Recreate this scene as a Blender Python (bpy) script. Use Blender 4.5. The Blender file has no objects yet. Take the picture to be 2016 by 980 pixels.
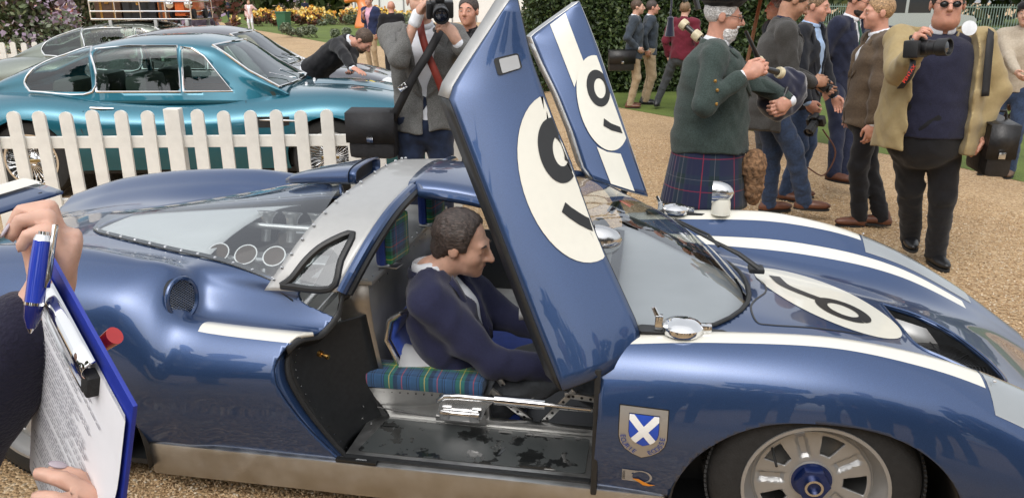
import bpy, bmesh, math, random
import numpy as np
from mathutils import Vector, Matrix, Euler
from mathutils.bvhtree import BVHTree
random.seed(7); RNG = np.random.default_rng(7)
R = math.radians; PI = math.pi
sc = bpy.context.scene
col = sc.collection

# ------------------------------------------------------------------ camera
CAM_H = 1.7; PITCH = R(17.9); FPX = 1520.0
cam_d = bpy.data.cameras.new('camera'); cam = bpy.data.objects.new('camera', cam_d); col.objects.link(cam)
cam.location = (0, 0, CAM_H); cam.rotation_euler = (PI/2 - PITCH, 0, 0)
cam_d.sensor_width = 36; cam_d.lens = 36*FPX/2016; cam_d.clip_start = 0.02; cam_d.clip_end = 2000
sc.camera = cam
# ------------------------------------------------------------------ sky and sun (bright overcast)
SUN_EL, SUN_AZ = R(52), R(200)
w = bpy.data.worlds.new('World'); sc.world = w; w.use_nodes = True
nt = w.node_tree; nt.nodes.clear()
sky = nt.nodes.new('ShaderNodeTexSky'); sky.sky_type = 'NISHITA'; sky.sun_disc = False
sky.sun_elevation = SUN_EL; sky.sun_rotation = SUN_AZ; sky.air_density = 1.2; sky.dust_density = 6.0; sky.ozone_density = 1.0
hs = nt.nodes.new('ShaderNodeHueSaturation'); hs.inputs['Saturation'].default_value = 0.28
bg = nt.nodes.new('ShaderNodeBackground'); bg.inputs['Strength'].default_value = 0.15
wo = nt.nodes.new('ShaderNodeOutputWorld')
cl = nt.nodes.new('ShaderNodeMixRGB'); cl.blend_type = 'ADD'; cl.inputs[0].default_value = 1.0; cl.inputs[2].default_value = (3.1, 3.2, 3.35, 1)   # even cloud layer
nt.links.new(sky.outputs[0], hs.inputs['Color']); nt.links.new(hs.outputs[0], cl.inputs[1]); nt.links.new(cl.outputs[0], bg.inputs[0]); nt.links.new(bg.outputs[0], wo.inputs[0])
sun_d = bpy.data.lights.new('sun', 'SUN'); sun_d.energy = .5; sun_d.angle = R(120); sun_d.color = (1, .97, .92)
sun = bpy.data.objects.new('sun', sun_d); col.objects.link(sun)
sd = Vector((math.sin(SUN_AZ)*math.cos(SUN_EL), math.cos(SUN_AZ)*math.cos(SUN_EL), math.sin(SUN_EL)))
sun.rotation_euler = sd.to_track_quat('Z', 'Y').to_euler(); sun.location = (0, 0, 30)
sc.view_settings.view_transform = 'Standard'; sc.view_settings.look = 'None'
sc.view_settings.exposure = 0.0; sc.view_settings.gamma = 1.0
sc.cycles.max_bounces = 6; sc.cycles.transparent_max_bounces = 12; sc.cycles.caustics_reflective = False; sc.cycles.caustics_refractive = False
sc.cycles.use_denoising = True
# ------------------------------------------------------------------ helpers: places
SP, CP = math.sin(PITCH), math.cos(PITCH)
def ray(x, y):
    a = (x-1008)/FPX; b = -(y-490)/FPX
    return Vector((a, CP+b*SP, -SP+b*CP))
def gz(x, y, z=0.0):
    d = ray(x, y); t = (z-CAM_H)/d.z; return Vector((d.x*t, d.y*t, z))
def gy(x, y, Y):
    d = ray(x, y); t = Y/d.y; return Vector((d.x*t, Y, CAM_H+d.z*t))
def gd(x, y, D):
    return Vector((0, 0, CAM_H)) + ray(x, y)*D
# ------------------------------------------------------------------ helpers: materials
MATS = {}
def nodes_of(name):
    m = bpy.data.materials.new(name); m.use_nodes = True
    nt = m.node_tree; b = nt.nodes['Principled BSDF']
    return m, nt, b
def mat(name, c, rough=.5, metal=0.0, coat=0.0, var=.12, scale=30.0, bump=0.0, bscale=None, sheen=0.0, detail=4, trans=0, emis=None, spec=.5, rvar=0.0):
    if name in MATS: return MATS[name]
    m, nt, b = nodes_of(name); N, L = nt.nodes, nt.links
    b.inputs['Roughness'].default_value = rough; b.inputs['Metallic'].default_value = metal
    b.inputs['Coat Weight'].default_value = coat; b.inputs['Coat Roughness'].default_value = .04
    b.inputs['Sheen Weight'].default_value = sheen; b.inputs['Transmission Weight'].default_value = trans
    b.inputs['Specular IOR Level'].default_value = spec
    tc = N.new('ShaderNodeTexCoord'); no = N.new('ShaderNodeTexNoise')
    no.inputs['Scale'].default_value = scale; no.inputs['Detail'].default_value = detail
    L.new(tc.outputs['Object'], no.inputs['Vector'])
    cr = N.new('ShaderNodeValToRGB'); e = cr.color_ramp.elements
    e[0].position = .3; e[1].position = .7
    e[0].color = (*[max(0, x*(1-var)) for x in c], 1); e[1].color = (*[min(1, x*(1+var)) for x in c], 1)
    L.new(no.outputs['Fac'], cr.inputs['Fac']); L.new(cr.outputs['Color'], b.inputs['Base Color'])
    if rvar:
        mr = N.new('ShaderNodeMapRange'); mr.inputs['To Min'].default_value = max(0, rough-rvar); mr.inputs['To Max'].default_value = rough+rvar
        mr.inputs['From Min'].default_value = .3; mr.inputs['From Max'].default_value = .7
        L.new(no.outputs['Fac'], mr.inputs['Value']); L.new(mr.outputs[0], b.inputs['Roughness'])
    if bump:
        n2 = N.new('ShaderNodeTexNoise'); n2.inputs['Scale'].default_value = bscale or scale; n2.inputs['Detail'].default_value = 3
        L.new(tc.outputs['Object'], n2.inputs['Vector'])
        bp = N.new('ShaderNodeBump'); bp.inputs['Strength'].default_value = bump; bp.inputs['Distance'].default_value = .01
        L.new(n2.outputs['Fac'], bp.inputs['Height']); L.new(bp.outputs[0], b.inputs['Normal'])
    if emis:
        b.inputs['Emission Color'].default_value = (*emis, 1); b.inputs['Emission Strength'].default_value = 1
    MATS[name] = m; return m
def ramp_set(cr, stops):
    e = cr.color_ramp.elements
    while len(e) > 1: e.remove(e[-1])
    e[0].position, e[0].color = stops[0][0], (*stops[0][1], 1)
    for p, c in stops[1:]:
        q = e.new(p); q.color = (*c, 1)
def glass(name, tint=(.9, .95, .93), refl=1.0, rough=.02, dark=0.0):
    """a thin pane: clear with fresnel reflection"""
    if name in MATS: return MATS[name]
    m, nt, b = nodes_of(name); N, L = nt.nodes, nt.links
    N.remove(b); out = N['Material Output']
    t = N.new('ShaderNodeBsdfTransparent'); t.inputs[0].default_value = (*tint, 1)
    g = N.new('ShaderNodeBsdfGlossy'); g.inputs['Roughness'].default_value = rough; g.inputs[0].default_value = (.95, .97, 1, 1)
    fr = N.new('ShaderNodeFresnel'); io = 1.45+.6*refl
    ge = N.new('ShaderNodeNewGeometry'); mi_ = N.new('ShaderNodeMapRange'); mi_.inputs['To Min'].default_value = io; mi_.inputs['To Max'].default_value = 1/io
    L.new(ge.outputs['Backfacing'], mi_.inputs['Value']); L.new(mi_.outputs[0], fr.inputs['IOR'])   # a thin pane reflects alike from both sides
    mx = N.new('ShaderNodeMixShader'); L.new(fr.outputs[0], mx.inputs[0]); L.new(t.outputs[0], mx.inputs[1]); L.new(g.outputs[0], mx.inputs[2])
    L.new(mx.outputs[0], out.inputs[0])
    MATS[name] = m; return m
# ------------------------------------------------------------------ helpers: objects
def tag(o, label=None, cat=None, group=None, kind=None):
    if label: o['label'] = label
    if cat: o['category'] = cat
    if group: o['group'] = group
    if kind: o['kind'] = kind
    return o
def empty(name, loc=(0, 0, 0), rz=0.0, parent=None):
    o = bpy.data.objects.new(name, None); col.objects.link(o); o.location = loc; o.rotation_euler = (0, 0, rz)
    o.empty_display_size = .05
    if parent: o.parent = parent
    return o
def mobj(name, V, Fc, m, parent=None, smooth=True, sharp=35, mi=None):
    me = bpy.data.meshes.new(name); me.from_pydata([tuple(map(float, v)) for v in V], [], [tuple(map(int, f)) for f in Fc])
    ms = m if isinstance(m, (list, tuple)) else [m]
    for x in ms: me.materials.append(x)
    if mi is not None: me.polygons.foreach_set('material_index', np.asarray(mi, dtype=np.int32))
    if smooth:
        me.polygons.foreach_set('use_smooth', [True]*len(me.polygons))
        if sharp < 179: me.set_sharp_from_angle(angle=R(sharp))
    me.update()
    o = bpy.data.objects.new(name, me); col.objects.link(o)
    if parent: o.parent = parent
    return o
def link_copy(o, parent=None, **kw):
    c = o.copy(); col.objects.link(c); c.parent = parent
    return c
def copy_tree(o, parent=None):
    c = link_copy(o, parent)
    for ch in list(o.children): copy_tree(ch, c)
    return c
class MB:
    """collects shapes, builds ONE mesh object"""
    def __init__(s): s.v, s.f = [], []
    def add(s, V, Fc, M=None):
        n = len(s.v)
        for p in V: s.v.append(tuple(M @ Vector(p)) if M else tuple(p))
        s.f += [tuple(i+n for i in f) for f in Fc]; return s
    def box(s, lo, hi, M=None, bev=0.0):
        lo = Vector(lo); hi = Vector(hi)
        if bev <= 0:
            V = [(x, y, z) for x in (lo.x, hi.x) for y in (lo.y, hi.y) for z in (lo.z, hi.z)]
            return s.add(V, [(0,1,3,2),(4,6,7,5),(0,4,5,1),(2,3,7,6),(0,2,6,4),(1,5,7,3)], M)
        bm = bmesh.new(); bmesh.ops.create_cube(bm, size=1.0)
        for v in bm.verts: v.co = Vector(((v.co.x+.5)*(hi.x-lo.x)+lo.x, (v.co.y+.5)*(hi.y-lo.y)+lo.y, (v.co.z+.5)*(hi.z-lo.z)+lo.z))
        bmesh.ops.bevel(bm, geom=list(bm.edges), offset=bev, segments=2, affect='EDGES', profile=.6)
        bm.verts.index_update()
        s.add([v.co.copy() for v in bm.verts], [[v.index for v in f.verts] for f in bm.faces], M); bm.free(); return s
    def tube(s, P, r, n=10, cap=True, flat=1.0, up=None):
        P = [Vector(p) for p in P]; m = len(P)
        rr = r if isinstance(r, (list, tuple)) else [r]*m
        base = len(s.v); u = Vector(up) if up else None
        for i, p in enumerate(P):
            d = (P[min(i+1, m-1)]-P[max(i-1, 0)]).normalized()
            if u is None: u = d.orthogonal().normalized()
            u = (u-d*u.dot(d)).normalized(); w_ = d.cross(u)
            for k in range(n):
                a = 2*PI*k/n; s.v.append(tuple(p+u*math.cos(a)*rr[i]+w_*math.sin(a)*rr[i]*flat))
        for i in range(m-1):
            for k in range(n):
                a, b = base+i*n+k, base+i*n+(k+1) % n
                s.f.append((a, b, b+n, a+n))
        if cap:
            s.f.append(tuple(base+k for k in reversed(range(n)))); s.f.append(tuple(base+(m-1)*n+k for k in range(n)))
        return s
    def lathe(s, prof, n=24, M=None, closed=False, cap=True):
        """prof: (r, h) pairs about local Z"""
        V, Fc = [], []
        for (r, h) in prof:
            for k in range(n):
                a = 2*PI*k/n; V.append((r*math.cos(a), r*math.sin(a), h))
        m = len(prof)
        for i in range(m if closed else m-1):
            j = (i+1) % m
            for k in range(n):
                Fc.append((i*n+k, i*n+(k+1) % n, j*n+(k+1) % n, j*n+k))
        if not closed and cap:
            if prof[0][0] > 1e-6: Fc.append(tuple(reversed(range(n))))
            if prof[-1][0] > 1e-6: Fc.append(tuple((m-1)*n+k for k in range(n)))
        return s.add(V, Fc, M)
    def prism(s, poly, t0, t1, M=None):
        """poly in local XY, extruded in Z"""
        n = len(poly); V = [(x, y, t0) for x, y in poly]+[(x, y, t1) for x, y in poly]
        Fc = [tuple(reversed(range(n))), tuple(range(n, 2*n))]+[(i, (i+1) % n, n+(i+1) % n, n+i) for i in range(n)]
        return s.add(V, Fc, M)
    def ell(s, c, r, M=None, n=14, m=9):
        c = Vector(c); V = []; Fc = []
        for i in range(m+1):
            t = PI*i/m
            for k in range(n):
                a = 2*PI*k/n; V.append((c.x+r[0]*math.sin(t)*math.cos(a), c.y+r[1]*math.sin(t)*math.sin(a), c.z+r[2]*math.cos(t)))
        for i in range(m):
            for k in range(n): Fc.append((i*n+k, (i+1)*n+k, (i+1)*n+(k+1) % n, i*n+(k+1) % n))
        return s.add(V, Fc, M)
    def grid(s, G, closed_v=False):
        """G[i][j] points"""
        b = len(s.v); ni, nj = len(G), len(G[0])
        for row in G:
            for p in row: s.v.append(tuple(p))
        for i in range(ni-1):
            for j in range(nj if closed_v else nj-1):
                k = (j+1) % nj
                s.f.append((b+i*nj+j, b+i*nj+k, b+(i+1)*nj+k, b+(i+1)*nj+j))
        return s
    def build(s, name, m, parent=None, smooth=True, sharp=35, solid=0.0, offset=-1.0, sub=0, mi=None):
        o = mobj(name, s.v, s.f, m, parent, smooth, sharp, mi)
        if solid:
            md = o.modifiers.new('solid', 'SOLIDIFY'); md.thickness = solid; md.offset = offset
        if sub:
            md = o.modifiers.new('sub', 'SUBSURF'); md.levels = sub; md.render_levels = sub
        return o
def frame(o, x, z):
    """matrix with local X along x, local Z along z (made orthogonal)"""
    x = Vector(x).normalized(); z = Vector(z); z = (z-x*z.dot(x)).normalized(); y = z.cross(x)
    return Matrix(((x.x, y.x, z.x, o[0]), (x.y, y.y, z.y, o[1]), (x.z, y.z, z.z, o[2]), (0, 0, 0, 1)))
def zframe(o, z):
    z = Vector(z).normalized(); return frame(o, z.orthogonal(), z)
def catmull(P, n):
    """smooth chain through P, n samples per span"""
    P = np.asarray(P, float); Q = np.vstack([2*P[0]-P[1], P, 2*P[-1]-P[-2]]); out = []
    for i in range(len(P)-1):
        a, b, c, d = Q[i], Q[i+1], Q[i+2], Q[i+3]
        for k in range(n):
            t = k/n
            out.append(.5*((2*b)+(-a+c)*t+(2*a-5*b+4*c-d)*t*t+(-a+3*b-3*c+d)*t**3))
    out.append(P[-1]); return np.array(out)
def hermite(xs, Y, q):
    """non-uniform cubic through (xs, Y) at q, limited tangents (no overshoot)"""
    xs = np.asarray(xs, float); Y = np.asarray(Y, float); dx = np.diff(xs); d = np.diff(Y, axis=0)/dx.reshape(-1, *[1]*(Y.ndim-1))
    m = np.zeros_like(Y); m[0], m[-1] = d[0], d[-1]
    a, b = d[:-1], d[1:]
    hm = np.where(a*b > 0, 2*a*b/np.where(np.abs(a+b) < 1e-9, 1, a+b), 0)
    m[1:-1] = .6*hm+.4*(a+b)/2
    q = np.asarray(q, float); i = np.clip(np.searchsorted(xs, q)-1, 0, len(xs)-2); t = (q-xs[i])/dx[i]
    sh = (-1, *[1]*(Y.ndim-1)); t = t.reshape(sh); h = dx[i].reshape(sh)
    return (2*t**3-3*t**2+1)*Y[i]+(t**3-2*t**2+t)*h*m[i]+(-2*t**3+3*t**2)*Y[i+1]+(t**3-t**2)*h*m[i+1]
def iso_cut(bm, f, delete=True, mat_i=None):
    """cut the mesh along f(co) = 0 and delete (or recolour) the side where f < 0"""
    lay = {v: f(v.co) for v in bm.verts}
    for e in list(bm.edges):
        a, b = e.verts; fa, fb = lay[a], lay[b]
        if fa*fb < 0 and abs(fa) > 1e-6 and abs(fb) > 1e-6:
            t = fa/(fa-fb); _, nv = bmesh.utils.edge_split(e, a, t); lay[nv] = 0.0
    for fc in list(bm.faces):
        z = [v for v in fc.verts if abs(lay[v]) <= 1e-6]
        if len(z) == 2:
            s = [lay[v] for v in fc.verts if v not in z]
            if s and min(s) < 0 < max(s):
                try: bmesh.utils.face_split(fc, z[0], z[1])
                except ValueError: pass
    sel = [fc for fc in bm.faces if sum(lay[v] for v in fc.verts) < 0]
    if delete: bmesh.ops.delete(bm, geom=sel, context='FACES')
    else:
        for fc in sel: fc.material_index = mat_i
def poly_sd(P):
    """signed distance to a closed 2-D polygon, negative inside"""
    P = np.asarray(P, float); A = P; B = np.roll(P, -1, axis=0); E = B-A; EE = (E**2).sum(1)
    X0, Y0 = A.min(0); X1, Y1 = A.max(0)
    def f(x, y):
        o_ = max(X0-x, x-X1, Y0-y, y-Y1)
        if o_ > .06: return o_
        w = np.array((x, y))-A; t = np.clip((w*E).sum(1)/EE, 0, 1); d = np.sqrt((((w-E*t[:, None]))**2).sum(1).min())
        c = ((A[:, 1] > y) != (B[:, 1] > y))
        with np.errstate(divide='ignore', invalid='ignore'):
            xi = A[:, 0]+(y-A[:, 1])/np.where(E[:, 1] == 0, 1e-12, E[:, 1])*E[:, 0]
        return -d if (np.count_nonzero(c & (x < xi)) % 2) else d
    return f
# ------------------------------------------------------------------ helpers: soft solids (distance fields -> one continuous mesh)
F4 = np.float32
def d_cap(p, a, b, ra, rb):
    a = np.asarray(a, F4); ab = np.asarray(b, F4)-a; w = p-a
    t = np.clip((w@ab)/F4(max(float(ab@ab), 1e-9)), F4(0), F4(1))
    w -= t[:, None]*ab
    return np.sqrt(np.einsum('ij,ij->i', w, w))-(F4(ra)+F4(rb-ra)*t)
def d_ell(p, c, r, M=None):
    w = p-np.asarray(c, F4)
    if M is not None: w = w@np.asarray(M, F4)          # columns = axes
    r = np.asarray(r, F4); q = w/r; k0 = np.sqrt(np.einsum('ij,ij->i', q, q)); q /= r; k1 = np.sqrt(np.einsum('ij,ij->i', q, q))
    return np.where(k1 > 1e-9, k0*(k0-F4(1))/np.maximum(k1, F4(1e-9)), -r.min())
def d_loft(p, C, rx, ry, side):
    """elliptic loft along the chain C; side = width axis"""
    C = np.asarray(C, float); best = None; side = np.asarray(side, float); n = len(C)
    for i in range(n-1):
        a, b = C[i], C[i+1]; ab = b-a; L2 = float(ab@ab); w = p-a.astype(F4); ax = ab/math.sqrt(L2)
        s = side-ax*(side@ax); s /= np.linalg.norm(s); f = np.cross(ax, s)
        W = w@np.stack([ax, s, f], 1).astype(F4); L_ = F4(math.sqrt(L2)); t = np.clip(W[:, 0], F4(0), L_); qa = W[:, 0]-t; t /= L_
        X = F4(rx[i])+F4(rx[i+1]-rx[i])*t; Y = F4(ry[i])+F4(ry[i+1]-ry[i])*t; mn = np.minimum(X, Y)
        d = (np.sqrt((W[:, 1]/X)**2+(W[:, 2]/Y)**2+(qa/mn)**2)-F4(1))*mn
        best = d if best is None else np.minimum(best, d)
    return best
def smin(a, b, k):
    if k <= 0: return np.minimum(a, b)
    h = np.maximum(k-np.abs(a-b), 0)/k
    return np.minimum(a, b)-h*h*k*.25
def smax(a, b, k): return -smin(-a, -b, k)
def wob(p, amp, fr, seed=0):
    """cheap smooth folds"""
    s = seed*1.7; x, y, z = p[:, 0]*fr, p[:, 1]*fr, p[:, 2]*fr
    return amp*(np.sin(x*1.3+2.1*np.sin(z*.9+s)+s)*np.cos(y*1.1-z*.7+1.3*np.sin(x*.6+s))+.6*np.sin(z*2.3+1.7*np.sin(x*1.9+y*1.4+s)+2*s))
def nets(f, lo, hi, h):
    """surface nets of f over a box, evaluated only near the surface"""
    lo = np.asarray(lo, float); hi = np.asarray(hi, float); B = 4
    nb = np.maximum(1, np.ceil((hi-lo)/(h*B)).astype(int)); n = nb*B+1
    bi = np.stack(np.meshgrid(*[np.arange(k) for k in nb], indexing='ij'), -1).reshape(-1, 3)
    dv = f((lo+(bi+.5)*B*h).astype(F4)); act = np.abs(dv) < B*h*1.25
    cs = np.where(dv < 0, -1.0, 1.0).astype(np.float32).reshape(nb)
    g = np.pad(cs.repeat(B, 0).repeat(B, 1).repeat(B, 2), ((0, 1),)*3, mode='edge')
    off = np.stack(np.meshgrid(*[np.arange(B+1)]*3, indexing='ij'), -1).reshape(-1, 3)
    A = bi[act]
    for c0 in range(0, len(A), 1500):
        blk = A[c0:c0+1500]; idx = (blk[:, None, :]*B+off[None]).reshape(-1, 3)
        g[idx[:, 0], idx[:, 1], idx[:, 2]] = f((lo+idx*h).astype(F4))
    ins = g < 0
    c = np.zeros(n-1, np.int8)
    for dx in (0, 1):
        for dy in (0, 1):
            for dz in (0, 1): c += ins[dx:n[0]-1+dx, dy:n[1]-1+dy, dz:n[2]-1+dz]
    cells = np.argwhere((c > 0) & (c < 8)); vid = np.full(n-1, -1, np.int64); vid[tuple(cells.T)] = np.arange(len(cells))
    acc = np.zeros((len(cells), 3)); cnt = np.zeros(len(cells))
    for ax in range(3):
        o1, o2 = [k for k in range(3) if k != ax]
        for i in (0, 1):
            for j in (0, 1):
                q = cells.copy(); q[:, o1] += i; q[:, o2] += j; q2 = q.copy(); q2[:, ax] += 1
                va, vb = g[tuple(q.T)], g[tuple(q2.T)]; m = (va < 0) != (vb < 0)
                t = np.where(m, va/np.where(va-vb == 0, 1, va-vb), 0); pt = q.astype(float); pt[:, ax] += t
                acc[m] += pt[m]; cnt[m] += 1
    V = lo+acc/np.maximum(cnt, 1)[:, None]*h; Fc = []
    for ax in range(3):
        sl = [slice(1, -1)]*3; sl[ax] = slice(0, -1); a = ins[tuple(sl)]
        sl2 = list(sl); sl2[ax] = slice(1, None); b = ins[tuple(sl2)]
        e = np.argwhere(a != b)
        if not len(e): continue
        fl = a[tuple(e.T)]
        for k in range(3):
            if k != ax: e[:, k] += 1
        o1, o2 = (ax+1) % 3, (ax+2) % 3; qs = []
        for (i, j) in ((0, 0), (-1, 0), (-1, -1), (0, -1)):
            q = e.copy(); q[:, o1] += i; q[:, o2] += j; qs.append(vid[tuple(q.T)])
        Q = np.stack(qs, 1); Q[~fl] = Q[~fl][:, ::-1]; Fc.append(Q)
    Fc = np.vstack(Fc) if Fc else np.zeros((0, 4), int)
    return V, Fc
def fast_mesh(name, V, Fc, m, parent=None, mi=None):
    me = bpy.data.meshes.new(name); V = np.asarray(V, np.float32); Fc = np.asarray(Fc, np.int32); k = Fc.shape[1]
    me.vertices.add(len(V)); me.vertices.foreach_set('co', V.ravel())
    me.loops.add(Fc.size); me.loops.foreach_set('vertex_index', Fc.ravel())
    me.polygons.add(len(Fc)); me.polygons.foreach_set('loop_start', np.arange(0, Fc.size, k, dtype=np.int32))
    ms = m if isinstance(m, (list, tuple)) else [m]
    for x in ms: me.materials.append(x)
    if mi is not None: me.polygons.foreach_set('material_index', np.asarray(mi, np.int32))
    me.polygons.foreach_set('use_smooth', np.ones(len(Fc), bool))
    me.update(calc_edges=True); me.validate()
    o = bpy.data.objects.new(name, me); col.objects.link(o)
    if parent: o.parent = parent
    return o
def soft(name, f, lo, hi, h, m, parent=None, smooth=1):
    V, Fc = nets(f, lo, hi, h)
    return fast_mesh(name, V, Fc, m, parent)
# ------------------------------------------------------------------ setting: ground, lawns, hedge, beds, trees
def gravel_mat():
    m, nt, b = nodes_of('gravel'); N, L = nt.nodes, nt.links
    tc = N.new('ShaderNodeTexCoord')
    vo = N.new('ShaderNodeTexVoronoi'); vo.inputs['Scale'].default_value = 80; L.new(tc.outputs['Object'], vo.inputs['Vector'])
    no = N.new('ShaderNodeTexNoise'); no.inputs['Scale'].default_value = .9; no.inputs['Detail'].default_value = 6; L.new(tc.outputs['Object'], no.inputs['Vector'])
    cr = N.new('ShaderNodeValToRGB'); ramp_set(cr, [(0, (.30, .19, .095)), (.3, (.43, .28, .14)), (.6, (.53, .36, .19)), (.85, (.63, .455, .265)), (1, (.68, .55, .38))])
    sx = N.new('ShaderNodeSeparateColor'); L.new(vo.outputs['Color'], sx.inputs[0]); L.new(sx.outputs[0], cr.inputs['Fac'])
    mx = N.new('ShaderNodeMixRGB'); mx.blend_type = 'MULTIPLY'; mx.inputs[0].default_value = 1
    cr2 = N.new('ShaderNodeValToRGB'); ramp_set(cr2, [(.28, (.80, .78, .76)), (.5, (.94, .93, .92)), (.72, (1, 1, 1))]); L.new(no.outputs['Fac'], cr2.inputs['Fac'])
    L.new(cr.outputs[0], mx.inputs[1]); L.new(cr2.outputs[0], mx.inputs[2]); L.new(mx.outputs[0], b.inputs['Base Color'])
    b.inputs['Roughness'].default_value = .75
    bp = N.new('ShaderNodeBump'); bp.inputs['Strength'].default_value = .9; bp.inputs['Distance'].default_value = .012; bp.invert = True
    L.new(vo.outputs['Distance'], bp.inputs['Height']); L.new(bp.outputs[0], b.inputs['Normal'])
    return m
MG = gravel_mat()
def grass_mat():
    m, nt, b = nodes_of('lawn_grass'); N, L = nt.nodes, nt.links
    tc = N.new('ShaderNodeTexCoord'); n1 = N.new('ShaderNodeTexNoise'); n1.inputs['Scale'].default_value = 60; n1.inputs['Detail'].default_value = 5
    n2 = N.new('ShaderNodeTexNoise'); n2.inputs['Scale'].default_value = 1.2
    L.new(tc.outputs['Object'], n1.inputs['Vector']); L.new(tc.outputs['Object'], n2.inputs['Vector'])
    ad = N.new('ShaderNodeMath'); ad.operation = 'ADD'; L.new(n1.outputs['Fac'], ad.inputs[0]); L.new(n2.outputs['Fac'], ad.inputs[1])
    cr = N.new('ShaderNodeValToRGB'); ramp_set(cr, [(.3, (.055, .085, .012)), (.6, (.13, .18, .03)), (.9, (.24, .27, .06))])
    hf = N.new('ShaderNodeMath'); hf.operation = 'MULTIPLY'; hf.inputs[1].default_value = .5; L.new(ad.outputs[0], hf.inputs[0]); L.new(hf.outputs[0], cr.inputs['Fac'])
    L.new(cr.outputs[0], b.inputs['Base Color']); b.inputs['Roughness'].default_value = .85
    bp = N.new('ShaderNodeBump'); bp.inputs['Strength'].default_value = .8; bp.inputs['Distance'].default_value = .03; L.new(n1.outputs['Fac'], bp.inputs['Height']); L.new(bp.outputs[0], b.inputs['Normal'])
    return m
MGR = grass_mat()
gsz = 400
tag(mobj('ground', [(-gsz, -gsz, 0), (gsz, -gsz, 0), (gsz, gsz, 0), (-gsz, gsz, 0)], [(0, 1, 2, 3)], MG, smooth=False), kind='structure')
def sheet(name, P, z, m):
    o = mobj(name, [(p[0], p[1], z) for p in P], [tuple(range(len(P)))], m, smooth=False); tag(o, kind='structure'); return o
G0 = lambda x, y: gz(x, y, 0)
sheet('lawn', [G0(1195, 208), G0(1310, 229), G0(1560, 272), G0(1880, 328), G0(2100, 378), (40, 9, 0), (60, 60, 0), (4, 120, 0), G0(1100, 150)], .004, MGR)
sheet('lawn', [G0(300, 27), G0(418, 40), G0(486, 57), G0(548, 67), G0(640, 84), G0(760, 92), G0(830, 70), G0(840, 40), G0(830, 20)], .004, MGR)
sheet('lawn', [G0(40, 90), G0(90, 62), G0(170, 44), G0(240, 38), G0(200, 22), G0(-300, 26), G0(-300, 100)], .005, MGR)

def pebbles(n, region, smin_, smax_, seed):
    r = np.random.default_rng(seed)
    (x0, x1, y0, y1) = region
    O = np.array([(1,0,0),(0,1,0),(-1,0,0),(0,-1,0),(0,0,1),(0,0,-1)], float)
    Fo = np.array([(0,1,4),(1,2,4),(2,3,4),(3,0,4),(1,0,5),(2,1,5),(3,2,5),(0,3,5)])
    P = np.stack([r.uniform(x0, x1, n), r.uniform(y0, y1, n), np.zeros(n)], 1)
    S = r.uniform(smin_, smax_, (n, 1, 1))*np.stack([r.uniform(.7, 1.3, (n, 6)), r.uniform(.7, 1.3, (n, 6)), r.uniform(.45, .9, (n, 6))], 2)
    a = r.uniform(0, 2*PI, n); V = O[None]*S
    c, s = np.cos(a)[:, None], np.sin(a)[:, None]
    V = np.stack([V[..., 0]*c-V[..., 1]*s, V[..., 0]*s+V[..., 1]*c, V[..., 2]], 2)+P[:, None]; V[..., 2] += .004
    Fq = (Fo[None]+(np.arange(n)*6)[:, None, None]).reshape(-1, 3)
    return V.reshape(-1, 3), Fq, np.repeat(r.choice(5, n, p=[.3, .25, .2, .15, .1]), 8)
PM = [mat('pebble_%d' % i, c, rough=.6, var=.2) for i, c in enumerate([(.50, .34, .18), (.42, .275, .14), (.60, .44, .265), (.32, .20, .10), (.66, .56, .42)])]
Vs, Fs, Ms, k = [], [], [], 0
for n, reg, a, b_, sd_ in ((12000, (-1.6, .4, 1.9, 2.65), .003, .007, 1), (20000, (1.4, 4.2, 2.8, 6.8), .004, .008, 2), (5000, (-.2, 3.0, 6, 10), .006, .010, 3)):
    V, Fq, q = pebbles(n, reg, a, b_, sd_); Vs.append(V); Fs.append(Fq+k); Ms.append(q); k += len(V)
o = fast_mesh('gravel', np.vstack(Vs), np.vstack(Fs), PM, mi=np.concatenate(Ms))
tag(o, 'loose golden gravel stones lying on the drive', 'gravel', kind='stuff')
for p in o.data.polygons: p.use_smooth = False

# --- leaf cards
def leaf_cards(P, size, seed=0, Nrm=None, tilt=1.0, asp=.55):
    r = np.random.default_rng(seed); n = len(P)
    a = r.normal(size=(n, 3)); a /= np.linalg.norm(a, axis=1)[:, None]
    if Nrm is not None:
        nn = Nrm+tilt*r.normal(size=(n, 3))*.6; nn /= np.linalg.norm(nn, axis=1)[:, None]
        a = a-nn*(a*nn).sum(1)[:, None]; a /= np.linalg.norm(a, axis=1)[:, None]; b = np.cross(nn, a)
    else:
        b = r.normal(size=(n, 3)); b -= a*(b*a).sum(1)[:, None]; b /= np.linalg.norm(b, axis=1)[:, None]
    s = (size*r.uniform(.6, 1.35, n))[:, None]
    V = np.stack([P-a*s, P+b*s*asp, P+a*s, P-b*s*asp], 1).reshape(-1, 3)
    return V, np.arange(4*n).reshape(-1, 4)
def leaf_mats(nm, cols): return [mat('%s_%d' % (nm, i), c, rough=.55, var=.25, scale=8) for i, c in enumerate(cols)]
LM_YEW = leaf_mats('yew_leaf', [(.018, .035, .008), (.03, .055, .012), (.048, .078, .018), (.075, .10, .025)])
LM_TREE = leaf_mats('tree_leaf', [(.03, .05, .012), (.055, .08, .02), (.09, .11, .03), (.12, .12, .04)])
LM_PLANT = leaf_mats('plant_leaf', [(.05, .07, .025), (.09, .12, .05), (.14, .16, .07), (.10, .075, .04)])
M_BARK = mat('bark', (.09, .065, .045), rough=.9, var=.35, scale=12, bump=.6, bscale=25)
M_DARK = mat('foliage_core', (.014, .022, .007), rough=.95)
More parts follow.
